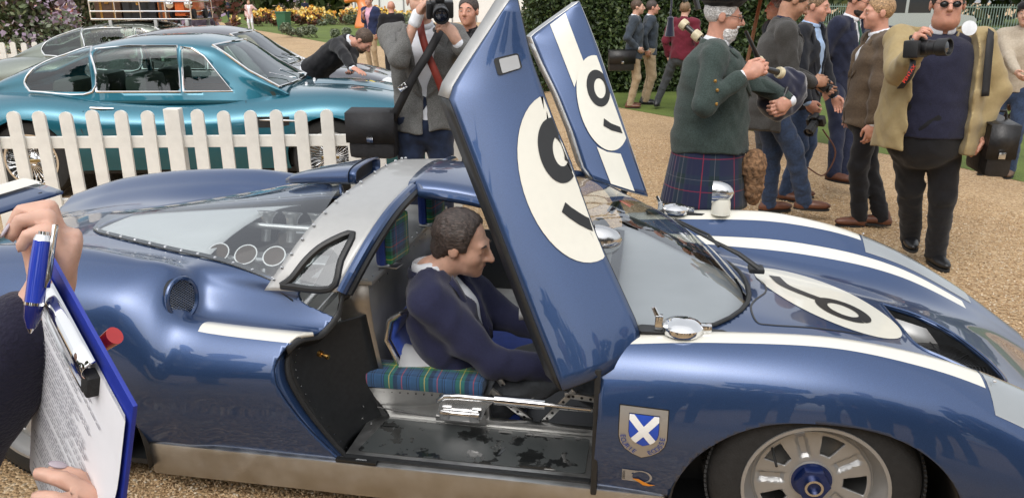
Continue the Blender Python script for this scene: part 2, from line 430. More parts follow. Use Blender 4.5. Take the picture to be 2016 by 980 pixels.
def foliage(name, P, size, lm, parent, seed=0, Nrm=None, probs=None, asp=.55):
    r = np.random.default_rng(seed+99)
    V, Fq = leaf_cards(np.asarray(P), size, seed, Nrm, asp=asp)
    return fast_mesh(name, V, Fq, lm, parent, mi=r.choice(len(lm), len(P), p=probs))
def clump_points(n, centers, radii, seed):
    r = np.random.default_rng(seed); i = r.integers(0, len(centers), n)
    d = r.normal(size=(n, 3)); d /= np.linalg.norm(d, axis=1)[:, None]
    return np.asarray(centers)[i]+d*(np.asarray(radii)[i])[:, None]*(r.uniform(.25, 1, n)**.45)[:, None]*np.array((1, 1, .85))
def tree(x, y, h, spread, label, seed, n=2600, leaf=.3, lm=LM_TREE, low=.35, group=None):
    r = random.Random(seed); t = empty('tree', (x, y, 0)); tag(t, label, 'tree', group)
    mb = MB(); top = Vector((r.uniform(-.4, .4), r.uniform(-.4, .4), h*.75))
    mb.tube([(0, 0, -.1), (0, 0, .3), (top.x*.4, top.y*.4, h*.35), tuple(top)], [h*.045, h*.032, h*.024, h*.006], n=9)
    cs, rs = [], []
    for i in range(14):
        a = r.uniform(0, 2*PI); k = r.uniform(.3, 1); zz = h*r.uniform(low, .95); q = spread*k*(1-.5*max(0, (zz/h-.6)/.4))
        c = Vector((math.cos(a)*q, math.sin(a)*q, zz)); cs.append(tuple(c)); rs.append(spread*r.uniform(.28, .5))
        s0 = Vector((top.x*.5, top.y*.5, zz*.62)); mb.tube([s0, (s0+c)/2+Vector((0, 0, -.1)), c], [h*.012, h*.008, h*.002], n=6)
    mb.build('trunk', M_BARK, t)
    foliage('crown', clump_points(n, cs, rs, seed), leaf, lm, t, seed, probs=[.3, .35, .25, .1])
    return t
# hedge: tall clipped yew
hedge = empty('yew_hedge', (0, 0, 0)); tag(hedge, 'tall dark green clipped yew hedge behind the two men in chinos', 'hedge')
hx0, hx1, hy0, hy1, hz = gz(1012, 180, 0).x+.25, gz(1600, 190, 0).x, 14.9, 18.5, 4.2
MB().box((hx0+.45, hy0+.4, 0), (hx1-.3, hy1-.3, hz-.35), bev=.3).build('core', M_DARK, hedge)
r = np.random.default_rng(3); n = 60000
fx = r.uniform(hx0, hx1, n); fz = hz*r.uniform(0, 1, n)
P1 = np.stack([fx, hy0+.12*np.sin(fx*2.3+fz)+.1*np.sin(fz*3.1+fx*.7)+r.uniform(0, .35, n)**1.0, fz], 1)
n2 = 16000; gy_ = r.uniform(hy0, hy1, n2); gz_ = hz*r.uniform(0, 1, n2)
P2 = np.stack([hx0+.12*np.sin(gy_*2.3+gz_)+.25*(gz_/hz)**2+r.uniform(0, .35, n2), gy_, gz_], 1)
n3 = 9000; P3 = np.stack([r.uniform(hx0, hx1, n3), r.uniform(hy0, hy1, n3), hz-r.uniform(0, .3, n3)], 1)
foliage('foliage', np.vstack([P1, P2, P3]), .042, LM_YEW, hedge, 5, probs=[.3, .35, .25, .1], asp=.5)
# trees: behind the beds, on the right, and behind the photographer (seen in the reflections)
tree(gz(515, 24).x, gz(515, 24).y, 13, 5, 'tall tree with a bare brown trunk behind the woman in pink', 11, n=3200, leaf=.42, low=.3)
tree(-38, 95, 15, 7, 'broad tree at the back of the flower garden on the left', 12, n=3500, leaf=.6, low=.12)
tree(-22, 88, 14, 7, 'wide dark tree beyond the green bin', 13, n=3500, leaf=.6, low=.1)
tree(-13, 80, 14, 6, 'dark tree beyond the orange animal statue', 14, n=3500, leaf=.55, low=.1)
tree(-58, 90, 15, 8, 'tree at the far left end of the garden', 15, n=3500, leaf=.6, low=.1)
tree(gz(1858, 60).x, gz(1858, 60).y, 12, 5, 'tree with a thick dark trunk right of the big man in the tan jacket', 16, n=3000, leaf=.4, low=.35)
tree(26, 62, 13, 7, 'dark spreading tree beyond the green railing', 17, n=3500, leaf=.5, low=.1)
tree(38, 55, 13, 7, 'dark tree at the far right beyond the lawn', 18, n=3500, leaf=.5, low=.1)
tree(15, 70, 13, 7, 'dark tree beyond the parked silver van', 19, n=3500, leaf=.5, low=.12)
for i, (x, y) in enumerate([(-16, -15), (-9, -17), (-2, -16), (6, -18), (13, -15)]):
    tree(x, y, 8+i % 3, 4.2, ['leftmost', 'second', 'middle', 'fourth', 'rightmost'][i]+' of the five trees lining the drive behind the viewer', 30+i, n=1800, leaf=.5, low=.08, group='trees behind the viewer')
# shrub masses: things with foliage and stems
def shrub(name, x, y, rx, ry, h, label, lm, n, leaf, seed, flowers=None, group=None, cat='shrub', probs=None, z0=0.0):
    t = empty(name, (x, y, 0)); tag(t, label, cat, group); r = np.random.default_rng(seed)
    k = max(9, int(rx*5)); cs = np.stack([r.uniform(-rx, rx, k), r.uniform(-ry, ry, k), np.linspace(.12, .88, k)[r.permutation(k)]*h if h > 1.3 else r.uniform(.25, .75, k)*h], 1)
    P = clump_points(n, cs, np.full(k, min(h*.38, max(.42, rx*.35))), seed); P[:, 2] = np.clip(P[:, 2], z0+.02, None)
    foliage('foliage', P, leaf, lm, t, seed, probs=probs or [1/len(lm)]*len(lm))
    st = MB()
    for i in range(k): st.tube([(cs[i][0]*.6, cs[i][1]*.6, 0), tuple(cs[i])], [.02, .008], n=5)
    st.build('stems', M_BARK, t)['kind'] = 'stuff'
    if flowers:
        ms, nf, fs = flowers
        c2 = cs+np.array((0, 0, h*.22)); Pf = clump_points(nf, c2, np.full(k, min(h*.34, max(.4, rx*.33))), seed+1); Pf[:, 2] = np.clip(Pf[:, 2], .15*h, None)
        foliage('blossom', Pf, fs, ms, t, seed+2, asp=.9)
    return t
FL = lambda nm, c: [mat('flower_%s_%d' % (nm, i), x, rough=.6, var=.15) for i, x in enumerate(c)]
F_RED = FL('red', [(.45, .05, .03), (.5, .12, .03), (.30, .03, .04)]); F_YEL = FL('yellow', [(.75, .5, .08), (.8, .65, .25), (.65, .3, .05)])
F_PNK = FL('pink', [(.55, .2, .2), (.6, .3, .28), (.42, .28, .36)]); F_LAV = FL('lav', [(.3, .22, .3), (.36, .28, .36), (.25, .2, .22)])
LM_GREY = leaf_mats('grey_leaf', [(.12, .15, .09), (.17, .20, .12), (.22, .25, .17)])
LM_RED = leaf_mats('russet_leaf', [(.12, .04, .03), (.17, .06, .04), (.09, .07, .04)])
def bed(px, py, *a, **k): g = gz(px, py); return shrub('flower_bed', g.x, g.y, *a, **k)
bed(530, 52, 3.2, 1.0, .9, 'red and yellow flowers left of the green bin', LM_RED, 2200, .12, 41, (F_YEL, 900, .1), cat='flower bed')
bed(640, 48, 5.5, 1.2, 1.1, 'red and yellow flowers between the green bin and the orange statue', LM_RED, 3000, .12, 42, (F_YEL, 1500, .11), cat='flower bed')
bed(740, 50, 3.5, 1.2, 1.0, 'pale yellow flowers under the orange animal statue', LM_GREY, 2000, .12, 43, (F_YEL, 700, .08), cat='flower bed')
g = gz(640, 74); shrub('grey_shrub', g.x, g.y, 2.6, .7, .62, 'low silvery green shrubs in front of the red flowers', LM_GREY, 4200, .06, 44)
g = gz(735, 78); shrub('grey_shrub', g.x, g.y, 1.9, .8, .72, 'silvery green shrub left of the man in the navy blazer', LM_GREY, 3600, .06, 45)
g = gz(560, 22); shrub('border_shrub', g.x-2, g.y+4, 7, 2, 1.7, 'mauve flowering border behind the green bin', LM_PLANT, 3000, .2, 46, (F_LAV, 700, .16))
g = gz(400, 28); shrub('border_shrub', g.x, g.y, 7, 2, 1.9, 'green border behind the two distant walkers', LM_PLANT, 3200, .22, 47)
g = gz(850, 30); shrub('border_shrub', g.x, g.y, 6, 1.5, 1.5, 'dark green shrubs behind the photographer', LM_TREE, 2600, .2, 48)
shrub('border_plant', -8.95, 15.2, .6, .6, 3.0, 'tall leafy border plants with pink flowers in the top left corner', LM_PLANT, 6000, .06, 49, (F_PNK, 320, .05), cat='plant')
shrub('border_plant', -8.3, 15.9, .4, .5, 2.4, 'airy green plant with pink blooms right of the tallest border plants', LM_PLANT, 3500, .055, 50, (F_PNK, 260, .05), cat='plant')
shrub('border_plant', -8.6, 14.6, .5, .4, 1.45, 'mauve daisies behind the little white fence on the left', LM_GREY, 1800, .05, 51, (F_LAV, 420, .045), cat='plant')
shrub('border_shrub', -17, 33, 5, 1.5, 2.6, 'dusky mauve shrubs behind the far white fence', LM_RED, 3000, .16, 52, (F_LAV, 1200, .14))
g = gz(2000, 300); shrub('border_plant', g.x+.9, g.y+2.2, .7, .7, .8, 'red leaved bedding plants at the right edge of the lawn', LM_RED, 1800, .05, 53, (F_RED, 260, .045), cat='plant')
# far railing and white marquee panels
M_RAIL = mat('railing_green', (.20, .26, .22), rough=.5)
g0, g1 = gy(1560, 35, 48), gy(2100, 42, 40)
rail = empty('railing', (0, 0, 0)); tag(rail, 'long pale green metal railing across the far lawn on the right', 'railing')
d = (g1-g0); npal = 110; pal = MB()
for i in range(npal):
    q = g0+d*(i/npal); pal.tube([(q.x, q.y, 0), (q.x, q.y, 1.45)], .022, n=4)
o = pal.build('palings', M_RAIL, rail); o['kind'] = 'stuff'
for z in (.25, 1.3): MB().tube([(g0.x, g0.y, z), (g1.x, g1.y, z)], .03, n=6).build('rail', M_RAIL, rail)
M_WHITE = mat('white_canvas', (.72, .72, .70), rough=.7)
t = empty('marquee', (-3.2, 62, 0)); tag(t, 'long white marquee far behind the photographer', 'marquee')
MB().box((-9, 0, 0), (8, 6, 2.6)).build('wall', M_WHITE, t, smooth=False)
MB().prism([(-9.4, 2.6), (8.4, 2.6), (6.5, 4.4), (-7.5, 4.4)], 0, 6.6, Matrix(((1, 0, 0, 0), (0, 0, 1, -.3), (0, 1, 0, 0), (0, 0, 0, 1)))).build('roof', M_WHITE, t, smooth=False)
for i in range(10): MB().tube([(-8.8+i*1.85, -.04, 0), (-8.8+i*1.85, -.04, 2.6)], .05, n=6).build('pole', mat('tent_pole', (.25, .25, .25)), t)
# ------------------------------------------------------------------ the blue racing coupe
CA = R(10); COX, COY = 1.044, 2.833
car = empty('racing_car', (COX, COY, 0), -CA)
tag(car, 'low metallic blue racing coupe with white stripes, number 6 roundels and both doors raised', 'car')
_cw = Matrix.Translation((COX, COY, 0)) @ Matrix.Rotation(-CA, 4, 'Z'); _ci = _cw.inverted()
CAMC = _ci @ Vector((0, 0, CAM_H))
def cray(x, y): return (_ci.to_3x3() @ ray(x, y))
def cv(x, y, v):
    d = cray(x, y); t = (v-CAMC.y)/d.y; return CAMC+d*t
def cz(x, y, z):
    d = cray(x, y); t = (z-CAMC.z)/d.z; return CAMC+d*t
def paint(name, blue, white=(.70, .68, .60), stripes=None):
    """metallic paint; stripes: list of (v0, v1, u0, u1) bands mirrored about the centre line"""
    m, nt, b = nodes_of(name); N, L = nt.nodes, nt.links
    tc = N.new('ShaderNodeTexCoord'); no = N.new('ShaderNodeTexNoise'); no.inputs['Scale'].default_value = 900; no.inputs['Detail'].default_value = 1
    L.new(tc.outputs['Object'], no.inputs['Vector'])
    cr = N.new('ShaderNodeValToRGB'); e = cr.color_ramp.elements; e[0].position = .35; e[1].position = .68
    e[0].color = (*[x*.8 for x in blue], 1); e[1].color = (*[min(1, x*1.25) for x in blue], 1)
    L.new(no.outputs['Fac'], cr.inputs['Fac'])
    b.inputs['Roughness'].default_value = .30; b.inputs['Coat Weight'].default_value = 1.0; b.inputs['Coat Roughness'].default_value = .015
    b.inputs['Metallic'].default_value = .58
    # droplets of rain
    vo = N.new('ShaderNodeTexVoronoi'); vo.inputs['Scale'].default_value = 55; L.new(tc.outputs['Object'], vo.inputs['Vector'])
    lt = N.new('ShaderNodeMapRange'); lt.inputs['From Min'].default_value = .10; lt.inputs['From Max'].default_value = .0; lt.inputs['To Max'].default_value = 1.0; L.new(vo.outputs['Distance'], lt.inputs['Value'])
    n3 = N.new('ShaderNodeTexNoise'); n3.inputs['Scale'].default_value = 4; L.new(tc.outputs['Object'], n3.inputs['Vector'])
    th = N.new('ShaderNodeMath'); th.operation = 'GREATER_THAN'; th.inputs[1].default_value = .60; L.new(n3.outputs['Fac'], th.inputs[0])
    ml = N.new('ShaderNodeMath'); ml.operation = 'MULTIPLY'; L.new(lt.outputs[0], ml.inputs[0]); L.new(th.outputs[0], ml.inputs[1])
    bp = N.new('ShaderNodeBump'); bp.inputs['Strength'].default_value = .5; bp.inputs['Distance'].default_value = .0012; L.new(ml.outputs[0], bp.inputs['Height'])
    L.new(bp.outputs[0], b.inputs['Coat Normal'])
    if not stripes:
        L.new(cr.outputs[0], b.inputs['Base Color']); return m
    sx = N.new('ShaderNodeSeparateXYZ'); L.new(tc.outputs['Object'], sx.inputs[0])
    ab = N.new('ShaderNodeMath'); ab.operation = 'ABSOLUTE'; L.new(sx.outputs['Y'], ab.inputs[0])
    def gt(src, val, op='GREATER_THAN'):
        q = N.new('ShaderNodeMath'); q.operation = op; q.inputs[1].default_value = val; L.new(src, q.inputs[0]); return q.outputs[0]
    def mul(a, c, op='MULTIPLY'):
        q = N.new('ShaderNodeMath'); q.operation = op; L.new(a, q.inputs[0]); L.new(c, q.inputs[1]); return q.outputs[0]
    tot = None
    for (v0, v1, u0, u1) in stripes:
        s = mul(mul(gt(ab.outputs[0], v0), gt(ab.outputs[0], v1, 'LESS_THAN')), mul(gt(sx.outputs['X'], u0), gt(sx.outputs['X'], u1, 'LESS_THAN')))
        tot = s if tot is None else mul(tot, s, 'MAXIMUM')
    mx = N.new('ShaderNodeMixRGB'); mx.inputs[2].default_value = (*white, 1); L.new(tot, mx.inputs[0]); L.new(cr.outputs[0], mx.inputs[1]); L.new(mx.outputs[0], b.inputs['Base Color'])
    iv = N.new('ShaderNodeMath'); iv.operation = 'MULTIPLY_ADD'; iv.inputs[1].default_value = -.58; iv.inputs[2].default_value = .58; L.new(tot, iv.inputs[0]); L.new(iv.outputs[0], b.inputs['Metallic'])
    return m
BLUE = (.030, .066, .165)
M_PAINT = paint('ecosse_blue', BLUE, stripes=[(.665, .775, -.645, .46), (.52, .575, -.66, .9), (.735, .805, -1.99, -1.4)])
M_BLUE = paint('ecosse_blue_plain', BLUE)
M_CREAM = mat('cream_white_paint', (.72, .70, .61), rough=.3, coat=.6, var=.02)
M_BLK = mat('satin_black', (.016, .017, .018), rough=.42, var=.2, scale=60, bump=.05, bscale=250)
M_RUB = mat('rubber_black', (.014, .014, .014), rough=.75, var=.25, scale=50, bump=.25, bscale=180)
M_ALU = mat('brushed_aluminium', (.52, .52, .51), rough=.38, metal=1.0, var=.10, scale=14, rvar=.08)
M_ALUD = mat('dull_aluminium', (.42, .42, .41), rough=.45, metal=.45, var=.15, scale=9, rvar=.1)
M_SIL = mat('silver_paint', (.40, .40, .39), rough=.42, metal=.35, coat=.3, var=.03)
M_CHR = mat('chrome', (.78, .78, .78), rough=.07, metal=1.0, var=.03)
M_CHRD = mat('polished_steel', (.6, .6, .6), rough=.18, metal=1.0, var=.06, scale=12)
M_INK = mat('black_vinyl', (.012, .012, .012), rough=.3, var=.1)
M_RBLU = mat('royal_blue_fabric', (.015, .05, .30), rough=.8, var=.15, sheen=.3)
M_SHIELDB = mat('saltire_blue', (.02, .07, .42), rough=.35, var=.05)
M_GREYP = mat('pale_grey_panel', (.42, .43, .44), rough=.5, var=.08, scale=4)
# --- body skin
ST = {
 -3.6: [(0,.62),(.2,.62),(.38,.62),(.52,.64),(.66,.69),(.79,.63),(.84,.50),(.83,.36),(.80,.25)],
 -3.3: [(0,.69),(.2,.69),(.38,.69),(.52,.735),(.67,.785),(.82,.71),(.88,.52),(.88,.36),(.84,.23)],
 -2.9: [(0,.75),(.2,.75),(.38,.755),(.52,.80),(.68,.845),(.84,.755),(.90,.54),(.90,.37),(.86,.21)],
 -2.55:[(0,.77),(.22,.77),(.42,.77),(.55,.82),(.69,.86),(.85,.765),(.91,.55),(.90,.37),(.86,.21)],
 -2.28:[(0,.78),(.24,.78),(.46,.775),(.57,.80),(.70,.835),(.84,.74),(.905,.54),(.89,.37),(.85,.21)],
 -2.14:[(0,.785),(.26,.785),(.50,.78),(.59,.785),(.69,.80),(.82,.70),(.90,.53),(.88,.37),(.84,.21)],
 -2.06:[(0,.785),(.27,.785),(.52,.78),(.60,.735),(.68,.655),(.80,.66),(.89,.52),(.88,.37),(.84,.21)],
 -1.95:[(0,.79),(.28,.79),(.54,.78),(.605,.715),(.68,.635),(.79,.645),(.885,.52),(.87,.37),(.83,.21)],
 -1.6: [(0,.79),(.3,.79),(.62,.77),(.655,.70),(.71,.635),(.79,.632),(.87,.52),(.86,.37),(.83,.21)],
 -1.1: [(0,.70),(.3,.70),(.6,.69),(.66,.68),(.72,.65),(.79,.61),(.86,.5),(.85,.37),(.83,.21)],
 -.64: [(0,.70),(.25,.69),(.48,.66),(.60,.665),(.73,.70),(.82,.64),(.88,.5),(.87,.37),(.83,.21)],
 -.3:  [(0,.65),(.25,.645),(.46,.625),(.58,.655),(.73,.73),(.85,.655),(.90,.50),(.89,.37),(.85,.21)],
 0:    [(0,.60),(.25,.595),(.44,.585),(.57,.65),(.73,.74),(.86,.66),(.905,.52),(.9,.37),(.86,.21)],
 .3:   [(0,.54),(.22,.54),(.42,.54),(.56,.615),(.72,.70),(.86,.62),(.905,.48),(.9,.36),(.86,.21)],
 .6:   [(0,.47),(.2,.47),(.40,.475),(.55,.54),(.71,.60),(.84,.53),(.89,.42),(.89,.3),(.85,.2)],
 .9:   [(0,.37),(.2,.37),(.4,.37),(.55,.40),(.7,.44),(.81,.39),(.86,.32),(.86,.25),(.82,.17)],
 1.2:  [(0,.2),(.2,.2),(.4,.2),(.53,.22),(.66,.24),(.76,.22),(.8,.19),(.8,.16),(.76,.12)]}
us = sorted(ST); NU = 280; uq = np.linspace(us[0], us[-1], NU)
SEC = hermite(us, np.array([ST[u] for u in us]), uq)          # NU x 9 x 2
NS = 12
def half(sec): return catmull(sec, NS)
bm = bmesh.new(); rows = []
for i in range(NU):
    h_ = half(SEC[i]); row = [(uq[i], -p[0], p[1]) for p in h_[::-1]]+[(uq[i], p[0], p[1]) for p in h_[1:]]
    rows.append([bm.verts.new(p) for p in row])
for i in range(NU-1):
    for j in range(len(rows[0])-1): bm.faces.new((rows[i][j], rows[i+1][j], rows[i+1][j+1], rows[i][j+1]))
bm.normal_update()
bvh_full = BVHTree.FromBMesh(bm)
def top(u, v, b=None):
    h_ = (b or bvh_full).ray_cast(Vector((u, v, 3)), Vector((0, 0, -1))); return h_[0] if h_[0] else Vector((u, v, .5))
def side(u, z):
    h_ = bvh_full.ray_cast(Vector((u, -3, z)), Vector((0, 1, 0))); return h_[0], h_[1]
DCUT = [(-1.50,.20),(-1.545,.25),(-1.59,.31),(-1.635,.38),(-1.665,.44),(-1.69,.50),(-1.70,.55),(-1.692,.59),(-1.66,.622),(-1.60,.66),(-1.565,.70),(-1.54,.74),(-1.50,.82)]
door_poly = poly_sd(DCUT+[(-1.45, 1.3), (-.655, 1.3), (-.642, .9), (-.640, .5), (-.652, .20)])
def uc(v): return float(np.interp(abs(v), [0, .60, .66, .72, .78, .81, .84, .86], [-1.47, -1.50, -1.545, -1.60, -1.645, -1.668, -1.69, -1.70]))
def door_cut(c):   # over the shoulder the opening is cut in plan, down the flank in side view
    return max(uc(c.y)-c.x, c.x+.641) if (abs(c.y) < .84 and c.z > .53) else door_poly(c.x, c.z)
iso_cut(bm, door_cut)
def arch(u0): return lambda c: (abs((c.x-u0)/.425)**2.4+abs((c.z-.12)/.425)**2.4-1) if abs(c.y) > .45 and c.z < .6 else 1.0
iso_cut(bm, arch(.015)); iso_cut(bm, arch(-2.64))
def scr_u(v): return -.115-.50*(abs(v)/.68)**2.4
iso_cut(bm, lambda c: (c.x-scr_u(c.y)) if c.x > -.66 and abs(c.y) < .695 else 1.0)
GW = [(-1.45,.70),(-1.66,.655),(-1.85,.585),(-2.07,.50),(-2.39,.37),(-2.64,.265),(-2.80,.19),(-2.88,.12),(-2.905,0)]
gl_poly = poly_sd([(u, -v) for u, v in GW]+[(u, v) for u, v in GW[-2::-1]])
iso_cut(bm, lambda c: gl_poly(c.x, c.y) if c.z > .5 else 1.0)
RADP = [(.445,.20),(.455,0),(.47,-.19),(.55,-.245),(.64,-.29),(.72,-.325),(.755,-.24),(.755,-.10),(.72,.04),(.67,.13),(.58,.19)]
rad_poly = poly_sd(RADP); iso_cut(bm, lambda c: rad_poly(c.x, c.y) if c.z > .3 else 1.0)
bm.normal_update()
me = bpy.data.meshes.new('body'); bm.to_mesh(me); bm.free(); me.materials.append(M_PAINT); me.materials.append(M_BLK)
me.polygons.foreach_set('use_smooth', [True]*len(me.polygons)); me.set_sharp_from_angle(angle=R(50))
body = bpy.data.objects.new('body', me); col.objects.link(body); body.parent = car
md = body.modifiers.new('solid', 'SOLIDIFY'); md.thickness = .014; md.offset = -1; md.material_offset = 1; md.material_offset_rim = 0
# tail and nose closing panels, floor
tl = half(SEC[0]); MB().add([(-3.6, -p[0], p[1]) for p in tl[::-1]]+[(-3.6, p[0], p[1]) for p in tl[1:]], [tuple(range(2*len(tl)-1))]).build('tail_panel', M_BLK, car, smooth=False)
MB().box((-3.5, -.8, .09), (1.1, .8, .11)).build('floor_pan', M_BLK, car)
# --- sills
for s in (-1, 1):
    MB().box((-2.215, min(s*.845, s*.80), .085), (-.42, max(s*.845, s*.80), .212), bev=.012).build('sill', M_ALU, car)
# --- wheels
def make_wheel(rr=.315, wd=.24, parent=None):
    w_ = empty('wheel', parent=parent)
    pr = [(.205, -.5), (.235, -.5), (.27, -.47), (.295, -.42), (.308, -.33), (.315, -.2), (.315, .2), (.308, .33), (.295, .42), (.27, .47), (.235, .5), (.205, .5)]
    MX = Matrix.Rotation(PI/2, 4, 'X')
    MB().lathe([(r_*rr/.315, h_*wd) for r_, h_ in pr], 64, MX, closed=True).build('tyre', M_RUB, w_, sharp=50)
    tr = MB()
    for k in range(120):
        a = 2*PI*k/120
        for y in (-.3, -.1, .1, .3):
            M_ = Matrix.Rotation(a, 4, 'Y') @ Matrix.Translation((rr+.0005, y*wd, 0)) @ Matrix.Rotation(R(25), 4, 'X')
            tr.box((-.004, -.018, -.006), (.0035, .018, .006), M_)
    o = tr.build('tread', M_RUB, w_, smooth=False); o['kind'] = 'stuff'
    rim = MB().lathe([(.208, .49*wd), (.213, .5*wd), (.213, .52*wd), (.203, .52*wd), (.198, .45*wd), (.178, .30*wd), (.174, .2*wd), (.174, -.45*wd), (.205, -.48*wd)], 72, MX, cap=False)
    rim.build('rim', mat('wheel_silver', (.36, .36, .355), rough=.36, metal=.55, coat=.3, var=.03), w_, sharp=30)
    b_ = bmesh.new(); NR, NT = 26, 200; R0, R1 = .045, .177
    def face_z(r_, a):
        k = (a/(2*PI/5)) % 1.0; q = abs(k-.5)*2*PI/5; x = r_*math.sin(q)   # distance from the spoke's middle line
        z = -.27+.012*math.cos((r_-.045)/.13*PI)
        if .075 < r_ < .165 and x < .021: z += .05*min(1, (.021-x)/.010)*min(1, (r_-.075)/.012)*min(1, (.165-r_)/.012)
        if r_ > .168: z += .02
        return z
    vs = [[b_.verts.new((r_*math.cos(a), face_z(r_, a)*wd, r_*math.sin(a))) for a in [2*PI*j/NT for j in range(NT)]] for r_ in np.linspace(R0, R1, NR)]
    for i in range(NR-1):
        for j in range(NT): b_.faces.new((vs[i][j], vs[i][(j+1) % NT], vs[i+1][(j+1) % NT], vs[i+1][j]))
    def hole(c):
        r_ = math.hypot(c.x, c.z); a = math.atan2(c.z, c.x); k = (a/(2*PI/5)) % 1.0; q = min(k, 1-k)*2*PI/5
        return max(.092-r_, r_-.158, r_*math.sin(q)-(.012+.30*(r_-.08)))
    iso_cut(b_, hole); b_.normal_update()
    me_ = bpy.data.meshes.new('spokes'); b_.to_mesh(me_); b_.free(); me_.materials.append(MATS['wheel_silver'])
    me_.polygons.foreach_set('use_smooth', [True]*len(me_.polygons)); me_.set_sharp_from_angle(angle=R(28))
    o = bpy.data.objects.new('spokes', me_); col.objects.link(o); o.parent = w_
    md = o.modifiers.new('s', 'SOLIDIFY'); md.thickness = .012; md.offset = 0
    MB().lathe([(0, .30*wd), (.062, .30*wd), (.068, .26*wd), (.068, .2*wd)][::-1], 40, MX).build('hub_ring', MATS['wheel_silver'], w_)
    nut = MB(); nut.prism([(.052*math.cos(2*PI*k/6), .052*math.sin(2*PI*k/6)) for k in range(6)], .28*wd, .42*wd, MX)
    nut.lathe([(.060, .26*wd), (.060, .30*wd), (.052, .31*wd)], 32, MX)
    nut.build('centre_nut', mat('anodised_blue', (.010, .028, .13), rough=.3, metal=.6, coat=.5), w_, smooth=False)
    MB().lathe([(.027, .40*wd), (.027, .48*wd), (.020, .48*wd), (.019, .40*wd), (0, .39*wd)], 28, MX).build('spindle', M_CHRD, w_)
    MB().tube([(-.125, -.30*wd, .10), (-.118, -.55*wd, .075)], .004, n=8).build('valve', M_RUB, w_)
    MB().lathe([(.13, -.05), (.13, -.03), (.05, -.03)], 40, MX).build('brake_disc', M_ALUD, w_)
    return w_
wheel0 = make_wheel(parent=car); wheel0.location = (.01, -.755, .31)
for (u, v, s) in ((.01, .755, 1), (-2.64, -.74, -1), (-2.64, .74, 1)):
    c = copy_tree(wheel0, car); c.location = (u, v, .31)
    if s > 0: c.rotation_euler = (0, 0, PI)
# dark wheel housings
for u0 in (.015, -2.64):
    for s in (-1, 1):
        G = []
        for k in range(25):
            a = PI*k/24; x = u0+.43*math.copysign(abs(math.cos(a))**.83, math.cos(a)); z = .12+.43*abs(math.sin(a))**.83
            G.append([(x, s*.865, z), (x, s*.70, z-.004), (x, s*.58, z-.05)])
        MB().grid(G).build('wheel_housing', M_BLK, car, solid=.004)
        MB().add([(u0-.43, s*.58, .1), (u0+.43, s*.58, .1), (u0+.43, s*.58, .50), (u0-.43, s*.58, .50)], [(0, 1, 2, 3)]).build('wheel_housing', M_BLK, car, smooth=False)
# --- roof hoop (silver band), roof strip
def hoop_vz(a):   # a: 0 near base .. 1 far base
    return catmull([(-.685,.765),(-.645,.84),(-.575,.925),(-.46,.99),(-.28,1.02),(0,1.035),(.28,1.02),(.46,.99),(.575,.925),(.645,.84),(.685,.765)], 6)
HV = hoop_vz(0)
def hoop_u(z, k): # k 0 rear .. 1 front ; rear edge sweeps back low down
    t = (z-.76)/.275
    return (-1.80+.17*t)*(1-k)+(-1.535+.13*t)*k
def hoop_pt(i, k): v, z = HV[i]; return Vector((hoop_u(z, k), v, z-.012*(1-k)))
b_ = bmesh.new(); g_ = [[b_.verts.new(hoop_pt(i, k/12)) for k in range(13)] for i in range(len(HV))]
for i in range(len(HV)-1):
    for k in range(12): b_.faces.new((g_[i][k], g_[i][k+1], g_[i+1][k+1], g_[i+1][k]))
# quarter-light opening on each side of the hoop
ql = poly_sd([(-1.735,.775),(-1.70,.80),(-1.655,.86),(-1.60,.905),(-1.515,.935),(-1.56,.775)])
iso_cut(b_, lambda c: ql(c.x, c.z) if abs(c.y) > .3 else 1)
b_.normal_update(); me_ = bpy.data.meshes.new('roof_hoop'); b_.to_mesh(me_); b_.free(); me_.materials.append(M_SIL)
me_.polygons.foreach_set('use_smooth', [True]*len(me_.polygons))
o = bpy.data.objects.new('roof_hoop', me_); col.objects.link(o); o.parent = car; md = o.modifiers.new('s', 'SOLIDIFY'); md.thickness = .012; md.offset = 0
def hoop_v(z):
    h_ = HV[:len(HV)//2+1]; return float(np.interp(z, h_[:, 1], h_[:, 0]))
for s in (1, -1):
    ring = [(-1.735,.775),(-1.70,.80),(-1.655,.86),(-1.60,.905),(-1.515,.935),(-1.535,.86),(-1.56,.775)]
    P = [Vector((u, s*(hoop_v(z)-.006), z)) for u, z in catmull([(u, z) for u, z in ring]+[ring[0]], 4)]
    MB().tube(P, .013, n=8, cap=False).build('quarter_light_frame', M_BLK, car)
    MB().add([Vector((u, s*(hoop_v(z)+.002), z)) for u, z in ring], [tuple(range(len(ring)))]).build('quarter_light_pane', glass('quarter_glass', (.55, .6, .6)), car, smooth=False)
    MB().add([Vector((u, s*(hoop_v(z)+.004), z)) for u, z in [(-1.625,.775),(-1.56,.775),(-1.535,.86),(-1.515,.935),(-1.56,.92)]], [(0, 1, 2, 3, 4)]).build('quarter_light_panel', M_BLK, car, smooth=False)
G = []
for k in range(13):
    u = -1.42+.40*k/12; zc_ = 1.037-.055*(k/12)**2
    G.append([(u, v, zc_-.35*v*v-(.02 if abs(v) > .22 else 0)) for v in np.linspace(-.235, .235, 17)])
MB().grid(G).build('roof_panel', M_BLUE, car, solid=.022)
# door-frame rails: roof edge down the hoop, black seal and blue edge
seal = [Vector((hoop_u(z, 1)+.012, v, z)) for v, z in HV[:HV.shape[0]//2-3]]
lastp = seal[-1]
seal += [Vector((u, -.255, 1.010-.055*((u+1.42)/.4)**2)) for u in np.linspace(-1.36, -1.02, 8)]
for s in (1, -1):
    MB().tube([(p.x, s*p.y, p.z) for p in seal], .019, n=10).build('door_frame', M_BLUE, car)
    MB().tube([(p.x+.016, s*(p.y+.02), p.z-.012) for p in seal], .016, n=8).build('door_seal', M_BLK, car)
